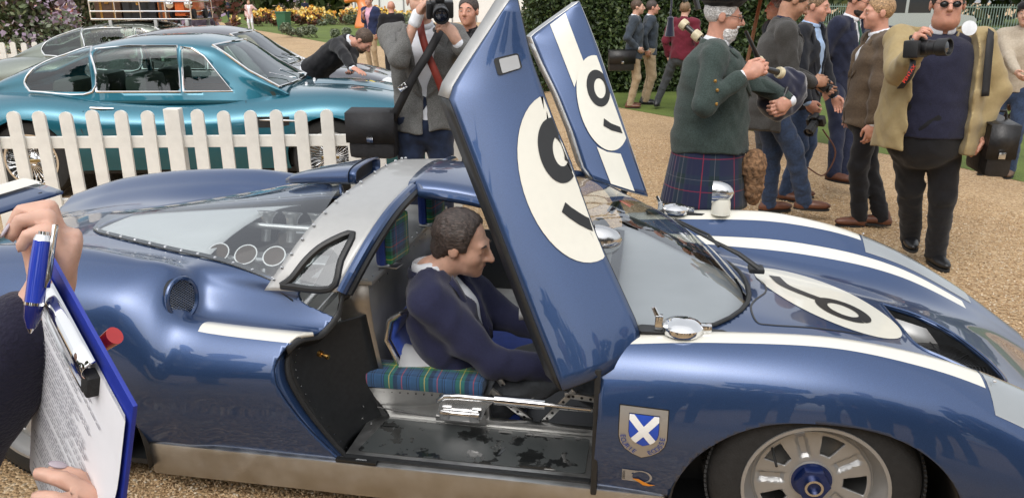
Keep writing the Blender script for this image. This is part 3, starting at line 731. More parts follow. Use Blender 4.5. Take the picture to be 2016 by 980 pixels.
# --- windscreen
NS_ = 25; base, head = [], []
for j in range(NS_):
    q = -1+2*j/(NS_-1); v = .69*math.sin(q*PI/2); u = scr_u(v); p = top(u, v); base.append(p+Vector((0, 0, .002)))
    hv = .275*math.sin(q*PI/2); head.append(Vector((-1.03-.02*q*q, hv, .983-.38*hv*hv)))
G = []
for t in np.linspace(0, 1, 15):
    row = []
    for a, b_ in zip(base, head):
        p = a.lerp(b_, t); bul = math.sin(t*PI)*.085; row.append(p+Vector((bul*.55, (p.y*.22)*math.sin(t*PI), bul)))
    G.append(row)
M_SCR = glass('windscreen_glass', (.80, .83, .83), refl=1.7)
ws = MB().grid(G).build('windscreen', M_SCR, car)
MB().tube([G[0][j]+Vector((0, 0, .004)) for j in range(NS_)], .008, n=8).build('windscreen_seal', M_BLK, ws)
MB().tube(G[-1], .014, n=8).build('windscreen_header', M_BLUE, ws)
for j in (0, -1): MB().tube([r_[j] for r_ in G], .016, n=8).build('screen_pillar', M_BLUE, ws)
# wiper
wp = [cz(1493, 528, .69), cz(1455, 500, .735), cz(1400, 472, .775), cz(1325, 432, .80)]
MB().tube(wp, [.011, .010, .007, .005], n=8).build('wiper', M_BLK, car)
MB().tube([cz(1330, 432, .79), cz(1395, 462, .775), cz(1415, 485, .765)], .006, n=6).build('wiper', M_BLK, car)
MB().box((-.03, -.035, 0), (.03, .035, .02), Matrix.Translation(cz(1488, 534, .655)), bev=.006).build('wiper_base', M_BLK, car)
# --- engine cover glass with its edge strip and rivets
def gl_w(u): return float(np.interp(-u, [-a for a, b in GW][::1], [b for a, b in GW]))
G = []; edge = []
for u in np.linspace(-1.72, -2.88, 26):
    wv = gl_w(u)+.012; t = (u+1.72)/(-1.16); row = []
    for q in np.linspace(-1, 1, 23):
        v = wv*q; ze = (bvh_full.ray_cast(Vector((u, math.copysign(wv, q if q else 1), 3)), Vector((0, 0, -1)))[0] or Vector((0, 0, .78))).z+.004
        zc_ = 1.008*(1-t)**1.15+.792*(1-(1-t)**1.15); row.append((u, v, ze+(zc_-ze)*(1-abs(q)**2.2)))
    G.append(row); edge.append((Vector(row[0]), Vector(row[-1])))
M_ECG = glass('engine_cover_glass', (.80, .83, .83), refl=1.1)
eg = MB().grid(G).build('engine_cover', M_ECG, car)
for k in (0, 1):
    st = MB(); E_ = [e[k] for e in edge]; C_ = Vector((-2.2, 0, .8))
    st.grid([[p+Vector((0, 0, .002)), p+Vector((0, (.028 if k == 0 else -.028), .006))] for p in E_]).build('cover_edge_strip', M_BLK, eg, solid=.003)
    for i in range(0, len(E_), 2):
        MB().lathe([(.007, 0), (.006, .004), (.003, .006), (0, .0065)], 10, Matrix.Translation(E_[i]+Vector((0, .014 if k == 0 else -.014, .004)))).build('rivet', M_CHR, eg)
for i in range(2, len(HV)-2, 3):
    v, z = HV[i]; MB().lathe([(.007, 0), (.006, .004), (.003, .006), (0, .0065)], 10, Matrix.Translation((hoop_u(z, 0)+.015, v*1.0, z))).build('rivet', M_CHR, eg)
# --- engine under the glass
eng = empty('engine', parent=car); M_ENG = mat('polished_alloy', (.74, .74, .73), rough=.18, metal=.65, var=.04)
G = []
for u in np.linspace(-2.86, -2.18, 10):
    wv = gl_w(u)-.02; G.append([(u, wv*q, .745+.05*(1-q*q)*(u+2.9)/.7) for q in np.linspace(-1, 1, 9)])
MB().grid(G).build('engine_shroud', mat('white_shroud', (.66, .67, .67), rough=.5, var=.05, scale=4), eng, solid=.004)
MB().box((-2.2, -.5, .45), (-1.62, .5, .55)).build('engine_block', M_ALUD, eng)
def trumpet(u, v, z, lean):
    M_ = zframe((u, v, z), (.05, lean, 1))
    t = MB().lathe([(.020, -.12), (.021, -.06), (.026, -.02), (.036, 0), (.045, .008), (.046, .012), (.041, .012)], 24, M_, cap=False).build('trumpet', M_ENG, eng)
    MB().lathe([(.041, .012), (.034, .002), (.024, -.02), (.019, -.08), (0, -.085)], 24, M_).build('throat', mat('throat_shade', (.07, .05, .035), rough=.35, metal=.7), t)  # inside coloured dark: the hollow's shade is put into the colour
    return t
for i in range(4):
    trumpet(-2.17+.118*i, -.335, .748, -.85); trumpet(-2.17+.118*i, .08, .80, .25)
for (a, b_, r_) in (((-2.24, -.27, .71), (-1.68, -.27, .70), .014), ((-2.22, .0, .77), (-1.68, .0, .76), .013), ((-2.2, -.40, .66), (-1.68, -.40, .66), .012)):
    MB().tube([a, b_], r_, n=12).build('fuel_rail', M_ENG, eng)
for v0 in (-.20, .22):
    MB().box((-2.17, v0-.075, .62), (-1.68, v0+.075, .70), bev=.02).build('cam_cover', M_ALU, eng)
    for k in range(4): MB().lathe([(.010, 0), (.010, .02), (.006, .028), (0, .03)], 12, Matrix.Translation((-2.13+.13*k, v0, .70))).build('cover_bolt', M_ENG, eng)
for k in range(7):
    a = -2.14+.075*k
    MB().tube([(a, -.33, .69), (a+.03, -.42, .65), (a-.01, -.50, .60)], .011, n=8).build('pipe', M_ENG, eng)
# --- airbox scoop on the roof
G = []
for t in np.linspace(0, 1, 13):
    u = -2.02+.36*t; hw = .02+.13*t**.8; zt = .985+.075*t**.6+.01*t; zb = .965+.028*t
    G.append([(u, hw*math.copysign(abs(math.cos(a))**.6, math.cos(a)), (zb+zt)/2+(zt-zb)/2*math.copysign(abs(math.sin(a))**.6, math.sin(a))) for a in np.linspace(0, 2*PI, 24, endpoint=False)])
sc_ = MB().grid(G, closed_v=True).build('roof_scoop', M_BLUE, car, solid=.008)
MB().add([Vector(p)+Vector((-.03, 0, 0)) for p in G[-1]], [tuple(range(24))]).build('scoop_duct', M_BLK, sc_, smooth=False)
# --- side intake: oval mouth with a mesh grille
for s in (1, -1):
    d_ = cray(352, 590).normalized(); h_ = bvh_full.ray_cast(CAMC, d_); c0 = h_[0].copy(); n0 = h_[1].copy()
    if n0.dot(d_) > 0: n0 = -n0
    ax = (n0+Vector((.45, -.35, 0))).normalized(); c0 += n0*.016; c0.y *= s; ax.y *= s
    M_ = frame(c0, Vector((.05, -s*.25, -1)), ax)
    it = empty('side_intake', parent=car); it.matrix_local = M_
    MB().prism([(.066*math.cos(a), .054*math.sin(a)) for a in np.linspace(0, 2*PI, 40, endpoint=False)], -.06, -.003).build('intake_throat', M_BLK, it)
    rim_ = [(.070*math.cos(a), .058*math.sin(a), .001) for a in np.linspace(0, 2*PI, 41)]
    MB().tube(rim_, .008, n=8, cap=False).build('intake_rim', M_BLUE, it)
    wires = MB()
    for k in range(-14, 15):
        for sl in (1, -1):
            P = []
            for q in np.linspace(-.09, .09, 31):
                x, y = k*.0085+sl*q*.6, q
                if (x/.064)**2+(y/.052)**2 < 1: P.append((x, y, .002))
            if len(P) > 1: wires.tube([P[0], P[-1]], .0011, n=4)
    wires.build('mesh_grille', M_CHRD, it)
# --- rear spoiler blade
sp = empty('rear_spoiler', parent=car)
G = [[(-3.62+.26*k/8, v, .80+.018*math.sin(k/8*PI)+.03*(1-k/8)) for k in range(9)] for v in np.linspace(-.52, .30, 12)]
MB().grid(G).build('blade', M_BLUE, sp, solid=.014)
G = [[(-3.57+.10*k/4, v, .8195+.018*math.sin((.05+.26*.2+.1*k/4)/.26*PI)*.9+.03*(1-(.05+.1*k/4)/.26)) for k in range(5)] for v in np.linspace(-.52, .296, 10)]
MB().grid(G).build('white_band', M_CREAM, sp)
for v in (-.4, .2): MB().box((-3.52, v-.01, .62), (-3.40, v+.01, .815)).build('bracket', M_BLK, sp)
# --- filler caps and their slots
for s in (-1, 1):
    c = cz(1345, 672, .725) if s < 0 else Vector((-.385, .70, 0)); u, v = c.x, s*.715
    p = top(u, v); fc = empty('filler_cap', parent=car); fc.location = p
    MB().prism([(x*.125+(.012 if x > 0 else -.012), y*.028) for x, y in [(1, -.6), (1.04, 0), (1, .6), (.9, 1), (-.9, 1), (-1, .6), (-1.04, 0), (-1, -.6), (-.9, -1), (.9, -1)]], -.004, .0035).build('slot', M_BLK, fc, smooth=False)
    MB().lathe([(.062, 0), (.066, .01), (.064, .022), (.05, .034), (.028, .041), (0, .043)], 32).build('lid', M_CHR, fc)
    MB().box((-.085, -.012, .004), (-.06, .012, .05), bev=.004).build('latch', M_CHR, fc)
    MB().tube([(-.072, 0, .035), (-.092, 0, .075)], [.009, .007], n=8).build('lever', M_CHR, fc)
    MB().box((.055, -.015, .004), (.088, .015, .03), bev=.005).build('hinge', M_CHR, fc)
# --- mirrors: polished pods
def mirror_pod(loc, rz, foot, sc_=1.0):
    mp = empty('mirror_pod', loc, rz, car); mp.scale = (sc_,)*3
    G = []
    for t in np.linspace(0, 1, 9):
        q = math.sqrt(max(0, 1-t*t)); G.append([(t*.10, .045*q*math.cos(a), .055*q*math.sin(a)+.01*t*0) for a in np.linspace(0, 2*PI, 20, endpoint=False)])
    MB().grid(G, closed_v=True).build('shell', M_CHRD, mp)
    MB().prism([(.042*math.cos(a), .052*math.sin(a)) for a in np.linspace(0, 2*PI, 20, endpoint=False)], .006, .008, Matrix(((0, 0, 1, 0), (1, 0, 0, 0), (0, 1, 0, 0), (0, 0, 0, 1)))).build('mirror_glass', M_CHR, mp, smooth=False)
    if foot: MB().lathe([(.045, -.105), (.043, -.05), (.038, -.03)], 24, Matrix.Translation((.045, 0, 0))).build('foot', M_CREAM, mp)
    return mp
pt = top(-.17, .70); mirror_pod(pt+Vector((-.05, 0, .105)), R(-6), True)
mirror_pod(Vector((-.70, -.40, .905)), R(12), False)
# --- raised doors
def skin(name, Lp, Rp, vl, vr, n, mcol, bulge=.05, cols=14):
    """panel between two edge chains given as (px, py); vl, vr: sideways place of the two edges"""
    Lq = [cv(x, y, v) for (x, y), v in zip(Lp, vl)]; Rq = [cv(x, y, v) for (x, y), v in zip(Rp, vr)]
    def res(P):
        P = np.array([tuple(p) for p in P]); P = catmull(P, 6); d_ = np.r_[0, np.cumsum(np.linalg.norm(np.diff(P, axis=0), axis=1))]; q = np.linspace(0, d_[-1], n)
        return np.stack([np.interp(q, d_, P[:, k]) for k in range(3)], 1)
    return res, Lq, Rq
def lin(P, n):
    P = np.array([tuple(p) for p in P]); d_ = np.r_[0, np.cumsum(np.linalg.norm(np.diff(P, axis=0), axis=1))]; q = np.linspace(0, d_[-1], n)
    return np.stack([np.interp(q, d_, P[:, k]) for k in range(3)], 1)
def door(L, Rr, back, n=30, cols=16, bul=.022):
    A, B = lin(L, n), lin(Rr, n); G = []
    for a, b in zip(A, B):
        row = []
        for t in np.linspace(0, 1, cols):
            p = a+(b-a)*t; row.append(Vector(p)+Vector((0, -1, 0))*bul*math.sin(t*PI)*min(1, np.linalg.norm(b-a)/.25))
        G.append(row)
    d_ = empty('door', parent=car)
    mb = MB().grid(G); sk = mb.build('door_skin', M_BLUE, d_, solid=.006, offset=0)
    # inner shell and thick edge all round
    ring = [r_[0] for r_ in G]+G[-1][1:]+[r_[-1] for r_ in G[::-1]][1:]+G[0][-2:0:-1]
    bk = Vector(back); cen = sum((Vector(p) for p in ring), Vector())/len(ring)
    inn = [Vector(p)+bk+(cen-Vector(p))*.015 for p in ring]
    return d_, G, ring, inn, BVHTree.FromPolygons([tuple(p) for r_ in G for p in r_], [(i*cols+j, i*cols+j+1, (i+1)*cols+j+1, (i+1)*cols+j) for i in range(n-1) for j in range(cols-1)])
def clip_poly(S, C):
    """Sutherland-Hodgman, C convex (either winding)"""
    def area(P): return sum(P[i][0]*P[(i+1) % len(P)][1]-P[(i+1) % len(P)][0]*P[i][1] for i in range(len(P)))
    if area(C) < 0: C = C[::-1]
    out = list(S)
    for i in range(len(C)):
        a, b = C[i], C[(i+1) % len(C)]; inp, out = out, []
        f = lambda p: (b[0]-a[0])*(p[1]-a[1])-(b[1]-a[1])*(p[0]-a[0])
        for j in range(len(inp)):
            p, q = inp[j], inp[(j+1) % len(inp)]; fp, fq = f(p), f(q)
            if fp >= 0: out.append(p)
            if fp*fq < 0: t = fp/(fp-fq); out.append((p[0]+(q[0]-p[0])*t, p[1]+(q[1]-p[1])*t))
        if not out: return []
    return out
def px_decal(name, poly, bvh, m, parent, lift=.0025, rings=7):
    """paint patch: outline seen at (px, py), laid on the panel's own surface"""
    c = (sum(p[0] for p in poly)/len(poly), sum(p[1] for p in poly)/len(poly)); dense = []
    for i in range(len(poly)):
        a, b = poly[i], poly[(i+1) % len(poly)]; k = max(1, int(math.hypot(b[0]-a[0], b[1]-a[1])/8))
        dense += [(a[0]+(b[0]-a[0])*j/k, a[1]+(b[1]-a[1])*j/k) for j in range(k)]
    G = []
    for s in [q/rings for q in range(0, rings+1)]:
        row = []
        for p in dense:
            d_ = cray(c[0]+(p[0]-c[0])*s, c[1]+(p[1]-c[1])*s).normalized(); h_ = bvh.ray_cast(CAMC, d_)
            if h_[0] is None: h_ = (bvh.find_nearest(CAMC+d_*2.4)[0],)
            row.append(h_[0]-d_*lift*1.4)
        G.append(row)
    return MB().grid(G, closed_v=True).build(name, m, parent)
def ell_px(cx, cy, rx, ry, tilt, n=48, a0=0, a1=360):
    t = R(tilt); return [(cx+rx*math.cos(a)*math.cos(t)-ry*math.sin(a)*math.sin(t), cy+rx*math.cos(a)*math.sin(t)+ry*math.sin(a)*math.cos(t)) for a in np.linspace(R(a0), R(a1), n, endpoint=(a1-a0 < 360))]
def ring_decal(name, outer, inner, bvh, m, parent, lift, clip=None):
    """ring as wedges, each clipped to the panel outline, joined into one mesh"""
    mb = MB(); n = len(outer)
    for i in range(n):
        q = [outer[i], outer[(i+1) % n], inner[(i+1) % n], inner[i]]
        if clip: q = clip_poly(q, clip)
        if len(q) < 3: continue
        V = []
        for p in q:
            d_ = cray(*p).normalized(); h_ = bvh.ray_cast(CAMC, d_)[0] or bvh.find_nearest(CAMC+d_*2.4)[0]; V.append(h_-d_*lift)
        mb.add(V, [tuple(range(len(V)))])
    return mb.build(name, m, parent)
# near door
nL = [cv(1107, 768, -.90), cv(1060, 650, -.85), cv(995, 480, -.78), cv(935, 325, -.715), cv(882, 188, -.66), cv(905, 150, -.63), cv(945, 90, -.60), cv(1006, -2, -.56)]
nR = [cv(1252, 700, -.77), cv(1262, 672, -.75), cv(1255, 640, -.735), cv(1225, 575, -.705), cv(1195, 510, -.675), cv(1170, 455, -.65), cv(1142, 376, -.62), cv(1123, 319, -.60), cv(1095, 253, -.58), cv(1071, 188, -.565), cv(1045, 117, -.555), cv(1018, 0, -.55)]
nd, NG, ring, inn, nb = door(nL, nR, (-.055, .065, .006))
def edge_strip(ids, m, dd): MB().grid([[ring[i], Vector(ring[i]).lerp(inn[i], .5), inn[i]] for i in ids]).build('door_edge', m, dd, solid=.004)
m_ = len(ring); edge_strip(range(0, 22), M_BLK, nd); edge_strip(range(21, 45), M_ALUD, nd); edge_strip(list(range(44, m_))+[0], M_BLK, nd)
MB().grid([[r_[0]+Vector((-.055, .065, .006))+(r_[-1]-r_[0])*t for t in np.linspace(.02, .98, 5)] for r_ in NG]).build('door_lining', M_ALUD, nd)
DOUT = [(1105, 766), (884, 190), (1008, 2), (1016, 4), (1044, 117), (1070, 188), (1094, 253), (1122, 319), (1141, 376), (1169, 455), (1194, 510), (1224, 575), (1254, 640), (1258, 690)]
DCLIP = [(1105, 766), (884, 190), (1005, 5), (1014, 5), (1068, 188), (1120, 319), (1168, 455), (1208, 545), (1258, 660)]
def hull(P):
    P = sorted(P); 
    def hf(Q):
        o_ = []
        for p in Q:
            while len(o_) > 1 and (o_[-1][0]-o_[-2][0])*(p[1]-o_[-2][1])-(o_[-1][1]-o_[-2][1])*(p[0]-o_[-2][0]) <= 0: o_.pop()
            o_.append(p)
        return o_[:-1]
    return hf(P)+hf(P[::-1])
DH = hull(DCLIP)
px_decal('roundel', clip_poly(ell_px(1125, 350, 98, 172, -17), DH), nb, M_CREAM, nd, .006)
ring_decal('numeral', ell_px(1098, 296, 37, 66, -14), ell_px(1104, 297, 15, 31, -10), nb, M_INK, nd, .0105, DH)
mb = MB()
tl = [((1113, 398), (1106, 417)), ((1125, 408), (1122, 430)), ((1140, 418), (1140, 442)), ((1153, 426), (1156, 450)), ((1160, 429), (1168, 455))]
V = []
for a, b in tl:
    for p in (a, b): d_ = cray(*p).normalized(); h_ = nb.ray_cast(CAMC, d_)[0] or nb.find_nearest(CAMC+d_*2.4)[0]; V.append(h_-d_*.0105)
mb.add(V, [(2*i, 2*i+1, 2*i+3, 2*i+2) for i in range(4)]).build('numeral', M_INK, nd)
def rrect(P, k=.16, n=5):
    out = []; m_ = len(P)
    for i in range(m_):
        a, b, c = Vector(P[i-1]), Vector(P[i]), Vector(P[(i+1) % m_])
        p0, p1 = b.lerp(a, k), b.lerp(c, k)
        for t in np.linspace(0, 1, n): out.append(tuple((p0*(1-t)+b*t)*(1-t)+(b*(1-t)+p1*t)*t))
    return out
px_decal('hatch_surround', rrect([(971, 116), (1020, 104), (1029, 135), (981, 150)]), nb, M_INK, nd, .006)
px_decal('hatch_pane', rrect([(982, 117), (1019, 108), (1025, 134), (989, 145)], .12), nb, M_GREYP, nd, .009)
# far door
fL = [cv(1168, 352, .50), cv(1150, 330, .51), cv(1128, 260, .55), cv(1098, 185, .60), cv(1066, 120, .65), cv(1046, 72, .68), cv(1090, 40, .75), cv(1136, 8, .80)]
fR = [cv(1275, 386, .60), cv(1252, 320, .63), cv(1225, 240, .68), cv(1200, 165, .72), cv(1178, 100, .76), cv(1155, 40, .79), cv(1140, 4, .81)]
fd, FG, ring, inn, fb = door(fL, fR, (-.04, .07, .0), bul=.02)
edge_strip(list(range(len(ring)))+[0], M_ALU, fd)
MB().grid([[r_[0]+Vector((-.04, .07, 0))+(r_[-1]-r_[0])*t for t in np.linspace(.02, .98, 5)] for r_ in FG]).build('door_lining', M_ALUD, fd)
fl = MB()
fl.grid([[FG[i][0]+Vector((-.002, -.012, 0)), FG[i][0]+Vector((-.030, .03, 0))] for i in range(0, 21)])
fl.build('riveted_flange', M_ALU, fd, solid=.003)
for i in range(0, 20, 1):
    MB().ell(FG[i][0]+Vector((-.012, .004, 0)), (.005, .005, .005), n=6, m=4).build('rivet', M_CHR, fd)
FH = hull([(1172, 352), (1050, 72), (1138, 7), (1273, 384)])
px_decal('stripe', clip_poly([(1083, 49), (1113, 26), (1150, 124), (1138, 150), (1131, 172)], FH), fb, M_CREAM, fd, .006)
px_decal('stripe', clip_poly([(1175, 289), (1195, 299), (1222, 303), (1252, 383), (1207, 373)], FH), fb, M_CREAM, fd, .006)
px_decal('roundel', clip_poly(ell_px(1187, 203, 48, 96, -14), FH), fb, M_CREAM, fd, .0085)
ring_decal('numeral', ell_px(1178, 174, 22, 37, -14), ell_px(1181, 174, 11, 20, -10), fb, M_INK, fd, .014, FH)
tl = [((1189, 233), (1188, 248)), ((1203, 243), (1204, 257)), ((1221, 250), (1226, 263))]
V = []
for a, b in tl:
    for p in (a, b): d_ = cray(*p).normalized(); h_ = fb.ray_cast(CAMC, d_)[0] or fb.find_nearest(CAMC+d_*3.8)[0]; V.append(h_-d_*.014)
MB().add(V, [(2*i, 2*i+1, 2*i+3, 2*i+2) for i in range(2)]).build('numeral', M_INK, fd)
MB().tube([cv(1232, 372, .66), cv(1200, 418, .64)], .016, n=8).build('door_stay', M_BLK, fd)
# --- patches laid on the body: bonnet roundel, seam, crest, logo
def lay_top(name, poly, m, lift, rings=8, smooth=True):
    c = (sum(p[0] for p in poly)/len(poly), sum(p[1] for p in poly)/len(poly)); G = []
    for s in [q/rings for q in range(rings+1)]:
        G.append([top(c[0]+(p[0]-c[0])*s, c[1]+(p[1]-c[1])*s)+Vector((0, 0, lift)) for p in poly])
    return MB().grid(G, closed_v=True).build(name, m, body)
def circ(cx, cy, r_, n=56, sx=1.0): return [(cx+r_*sx*math.cos(a), cy+r_*math.sin(a)) for a in np.linspace(0, 2*PI, n, endpoint=False)]
RU, RV = .19, .075; E1 = np.array((.60, -.80)); E2 = np.array((.80, .60))
def rl(a, b): return (RU+E1[0]*a+E2[0]*b, RV+E1[1]*a+E2[1]*b)
lay_top('roundel', [rl(.33*math.cos(t), .205*math.sin(t)) for t in np.linspace(0, 2*PI, 56, endpoint=False)], M_CREAM, .002)
def strip_top(name, C, w_, m, lift):
    C = catmull(C, 8); G = []
    for i in range(len(C)):
        d_ = C[min(i+1, len(C)-1)]-C[max(i-1, 0)]; d_ /= np.linalg.norm(d_); nrm = np.array((-d_[1], d_[0]))
        G.append([top(*(C[i]+nrm*w_*k))+Vector((0, 0, lift)) for k in (-.5, 0, .5)])
    return MB().grid(G).build(name, m, body)
strip_top('numeral', [rl(.105+.085*math.cos(t), -.01+.075*math.sin(t)) for t in np.linspace(0, 2*PI, 17)], .046, M_INK, .0042)
strip_top('numeral', [rl(.02, -.03), rl(-.05, -.065), rl(-.13, -.085), rl(-.22, -.05)], .048, M_INK, .0046)
seam = [cz(1490, 526, .655), cz(1507, 545, .64), cz(1508, 565, .63), cz(1488, 590, .615), cz(1478, 610, .61), cz(1490, 632, .612), cz(1520, 640, .60), cz(1600, 645, .58), cz(1700, 652, .56)]
strip_top('panel_seam', [(p.x, p.y) for p in seam], .007, M_INK, .002)
def lay_side(name, polys, m, lift):
    mb = MB()
    for poly in polys:
        V = []
        for (u, z) in poly:
            h_, n_ = side(u, z)
            V.append(h_+Vector((0, -lift, 0)))
        mb.add(V, [tuple(range(len(V)))])
    return mb.build(name, m, body, smooth=False)
def fan(poly, rings=4):
    dn_ = []
    for i in range(len(poly)):
        a, b = poly[i], poly[(i+1) % len(poly)]; k_ = max(1, int(math.hypot(b[0]-a[0], b[1]-a[1])/.012)); dn_ += [(a[0]+(b[0]-a[0])*j/k_, a[1]+(b[1]-a[1])*j/k_) for j in range(k_)]
    poly = dn_
    c = (sum(p[0] for p in poly)/len(poly), sum(p[1] for p in poly)/len(poly)); out = []
    n = len(poly)
    for s in range(rings):
        a, b = s/rings, (s+1)/rings
        for i in range(n):
            p, q = poly[i], poly[(i+1) % n]; L_ = lambda p, k: (c[0]+(p[0]-c[0])*k, c[1]+(p[1]-c[1])*k)
            out.append([L_(p, b), L_(q, b), L_(q, a), L_(p, a)] if s else [L_(p, b), L_(q, b), c])
    return out
def shield(cx, cz_, w_, h_):
    P = [(-.5, .5), (.5, .5), (.5, -.05), (.46, -.2), (.36, -.33), (.2, -.43), (0, -.5), (-.2, -.43), (-.36, -.33), (-.46, -.2), (-.5, -.05)]
    return [(cx+x*w_, cz_+y*h_) for x, y in P]
SX, SZ, SW, SH = -.503, .453, .142, .172
lay_side('crest', fan(shield(SX, SZ, SW+.006, SH+.006)), M_INK, .0016)
lay_side('crest', fan(shield(SX, SZ, SW, SH)), mat('crest_silver', (.42, .40, .37), rough=.35, metal=.6, var=.03), .003)
inner = shield(SX+.002, SZ+.014, .088, .104)
lay_side('crest', fan(shield(SX+.002, SZ+.014, .091, .107)), M_INK, .0042)
lay_side('crest', fan(inner), M_SHIELDB, .0055)
ic = inner[::-1]; x0, x1, z0, z1 = SX-.042, SX+.046, SZ-.038, SZ+.066; wd = .011
for (ax, az, bx, bz) in ((x0, z0, x1, z1), (x0, z1, x1, z0)):
    L_ = math.hypot(bx-ax, bz-az); nx, nz = -(bz-az)/L_*wd, (bx-ax)/L_*wd; qs = []
    for k in range(10):
        a0, a1 = k/10, (k+1)/10; f0 = (ax+(bx-ax)*a0, az+(bz-az)*a0); f1 = (ax+(bx-ax)*a1, az+(bz-az)*a1)
        q = clip_poly([(f0[0]+nx, f0[1]+nz), (f1[0]+nx, f1[1]+nz), (f1[0]-nx, f1[1]-nz), (f0[0]-nx, f0[1]-nz)], inner)
        if len(q) > 2: qs.append(q)
    lay_side('crest', qs, mat('decal_white', (.78, .78, .76), rough=.4, var=.02), .0075 if bz > az else .0080)
def text_mesh(s, size):
    cu = bpy.data.curves.new('t', 'FONT'); cu.body = s; cu.size = size; cu.align_x = 'CENTER'; cu.align_y = 'CENTER'; cu.offset = size*.012
    ob = bpy.data.objects.new('t', cu); col.objects.link(ob); dg = bpy.context.evaluated_depsgraph_get()
    me = bpy.data.meshes.new_from_object(ob.evaluated_get(dg)); V = [v.co.copy() for v in me.vertices]; Fc = [tuple(p.vertices) for p in me.polygons]
    bpy.data.objects.remove(ob); bpy.data.curves.remove(cu); bpy.data.meshes.remove(me); return V, Fc
def text_on(name, s, size, fmap, m, parent):
    """fmap: 2-D -> 3-D"""
    V, Fc = text_mesh(s, size); return MB().add([fmap(p.x, p.y) for p in V], Fc).build(name, m, parent, smooth=False)
M_LET = mat('letter_blue', (.03, .07, .28), rough=.4)
def side_pt(u, z, lift): h_, n_ = side(u, z); return h_+Vector((0, -lift, 0))
def arc_text(word, pts, size):
    P = catmull(pts, 10); d_ = np.r_[0, np.cumsum(np.linalg.norm(np.diff(P, axis=0), axis=1))]; L_ = d_[-1]; mb = MB()
    for i, ch in enumerate(word):
        q = L_*(i+.5)/len(word); c = np.array([np.interp(q, d_, P[:, k]) for k in (0, 1)]); e = np.array([np.interp(min(L_, q+.004), d_, P[:, k]) for k in (0, 1)])-np.array([np.interp(max(0, q-.004), d_, P[:, k]) for k in (0, 1)]); e /= np.linalg.norm(e)
        V, Fc = text_mesh(ch, size); mb.add([side_pt(c[0]+e[0]*p.x-e[1]*p.y, c[1]+e[1]*p.x+e[0]*p.y, .0062) for p in V], Fc)
    mb.build('crest_lettering', M_LET, body, smooth=False)
arc_text('ECURIE', [(SX-.060, SZ-.002), (SX-.055, SZ-.030), (SX-.040, SZ-.050), (SX-.018, SZ-.066)], .022)
arc_text('ECOSSE', [(SX+.018, SZ-.066), (SX+.040, SZ-.050), (SX+.055, SZ-.030), (SX+.060, SZ+.002)], .022)
# design logo: grey square with an open ring and an orange flame tail
QX, QZ = -.503, .285; M_QG = mat('logo_grey', (.36, .35, .34), rough=.4, metal=.3)
rg = [(QX+.004+.033*math.cos(a), QZ+.026*math.sin(a)) for a in np.linspace(0, 2*PI, 41)]; ri = [(QX+.003+.027*math.cos(a), QZ-.001+.0225*math.sin(a)) for a in np.linspace(0, 2*PI, 41)]
lay_side('logo', [[rg[i], rg[i+1], ri[i+1], ri[i]] for i in range(40) if not 15 < i < 18], M_QG, .0020)
lf = [(QX-.056, QZ+.024), (QX-.056, QZ-.024), (QX-.012, QZ-.024)]+[(QX+.004+.033*math.cos(a), QZ+.026*math.sin(a)) for a in np.linspace(PI*1.38, PI*.62, 10)]+[(QX-.010, QZ+.024)]
lay_side('logo', [lf], M_QG, .0018)
fl_ = [(QX-.024, QZ-.012), (QX-.005, QZ-.010), (QX+.012, QZ-.020), (QX+.030, QZ-.028), (QX+.048, QZ-.028), (QX+.030, QZ-.036), (QX+.010, QZ-.035), (QX-.004, QZ-.024)]
lay_side('logo', [fl_], mat('logo_orange', (.75, .28, .03), rough=.4), .0032)
text_on('logo_lettering', 'DESIGN', .0105, lambda x, y: side_pt(QX-.050-y, QZ+x, .003), M_INK, body)
# --- radiator outlet
ro = empty('radiator_outlet', parent=car)
RP = catmull([(u, v) for u, v in RADP]+[RADP[0]], 4)
G = [[top(u, v)+Vector((0, 0, 0)) for u, v in RP], [top(u, v)*1.0+Vector((-.03, 0, -.16)) for u, v in RP]]
MB().grid(G).build('duct', M_BLK, ro)
MB().tube([top(u, v)+Vector((0, 0, .001)) for u, v in RP], .006, n=6, cap=False).build('outlet_rim', M_BLUE, ro)
MB().add([(.45, .19, .47), (.62, .16, .43), (.70, .10, .33), (.45, .19, .36)], [(0, 1, 2, 3)]).build('deflector', M_ALUD, ro, solid=.003)
fanm = MB()
for k in range(16): fanm.tube([(.62+.19*(k+1)/16*math.cos(a), -.10+.19*(k+1)/16*math.sin(a), .395) for a in np.linspace(0, 2*PI, 41)], .0018, n=4, cap=False)
for k in range(8): a = 2*PI*k/8; fanm.tube([(.62, -.10, .396), (.62+.2*math.cos(a), -.10+.2*math.sin(a), .396)], .003, n=4)
fanm.lathe([(.045, 0), (.045, .012), (0, .014)], 24, Matrix.Translation((.62, -.10, .39))); fanm.build('fan_guard', M_INK, ro)
for k in range(6):
    a = 2*PI*k/6; MB().add([(.62+.04*math.cos(a), -.1+.04*math.sin(a), .37), (.62+.18*math.cos(a), -.1+.18*math.sin(a), .37), (.62+.18*math.cos(a+.7), -.1+.18*math.sin(a+.7), .385), (.62+.04*math.cos(a+.9), -.1+.04*math.sin(a+.9), .385)], [(0, 1, 2, 3)]).build('fan_blade', M_BLK, ro, smooth=False)
MB().box((.42, -.36, .33), (.80, .26, .35)).build('radiator', M_BLK, ro)
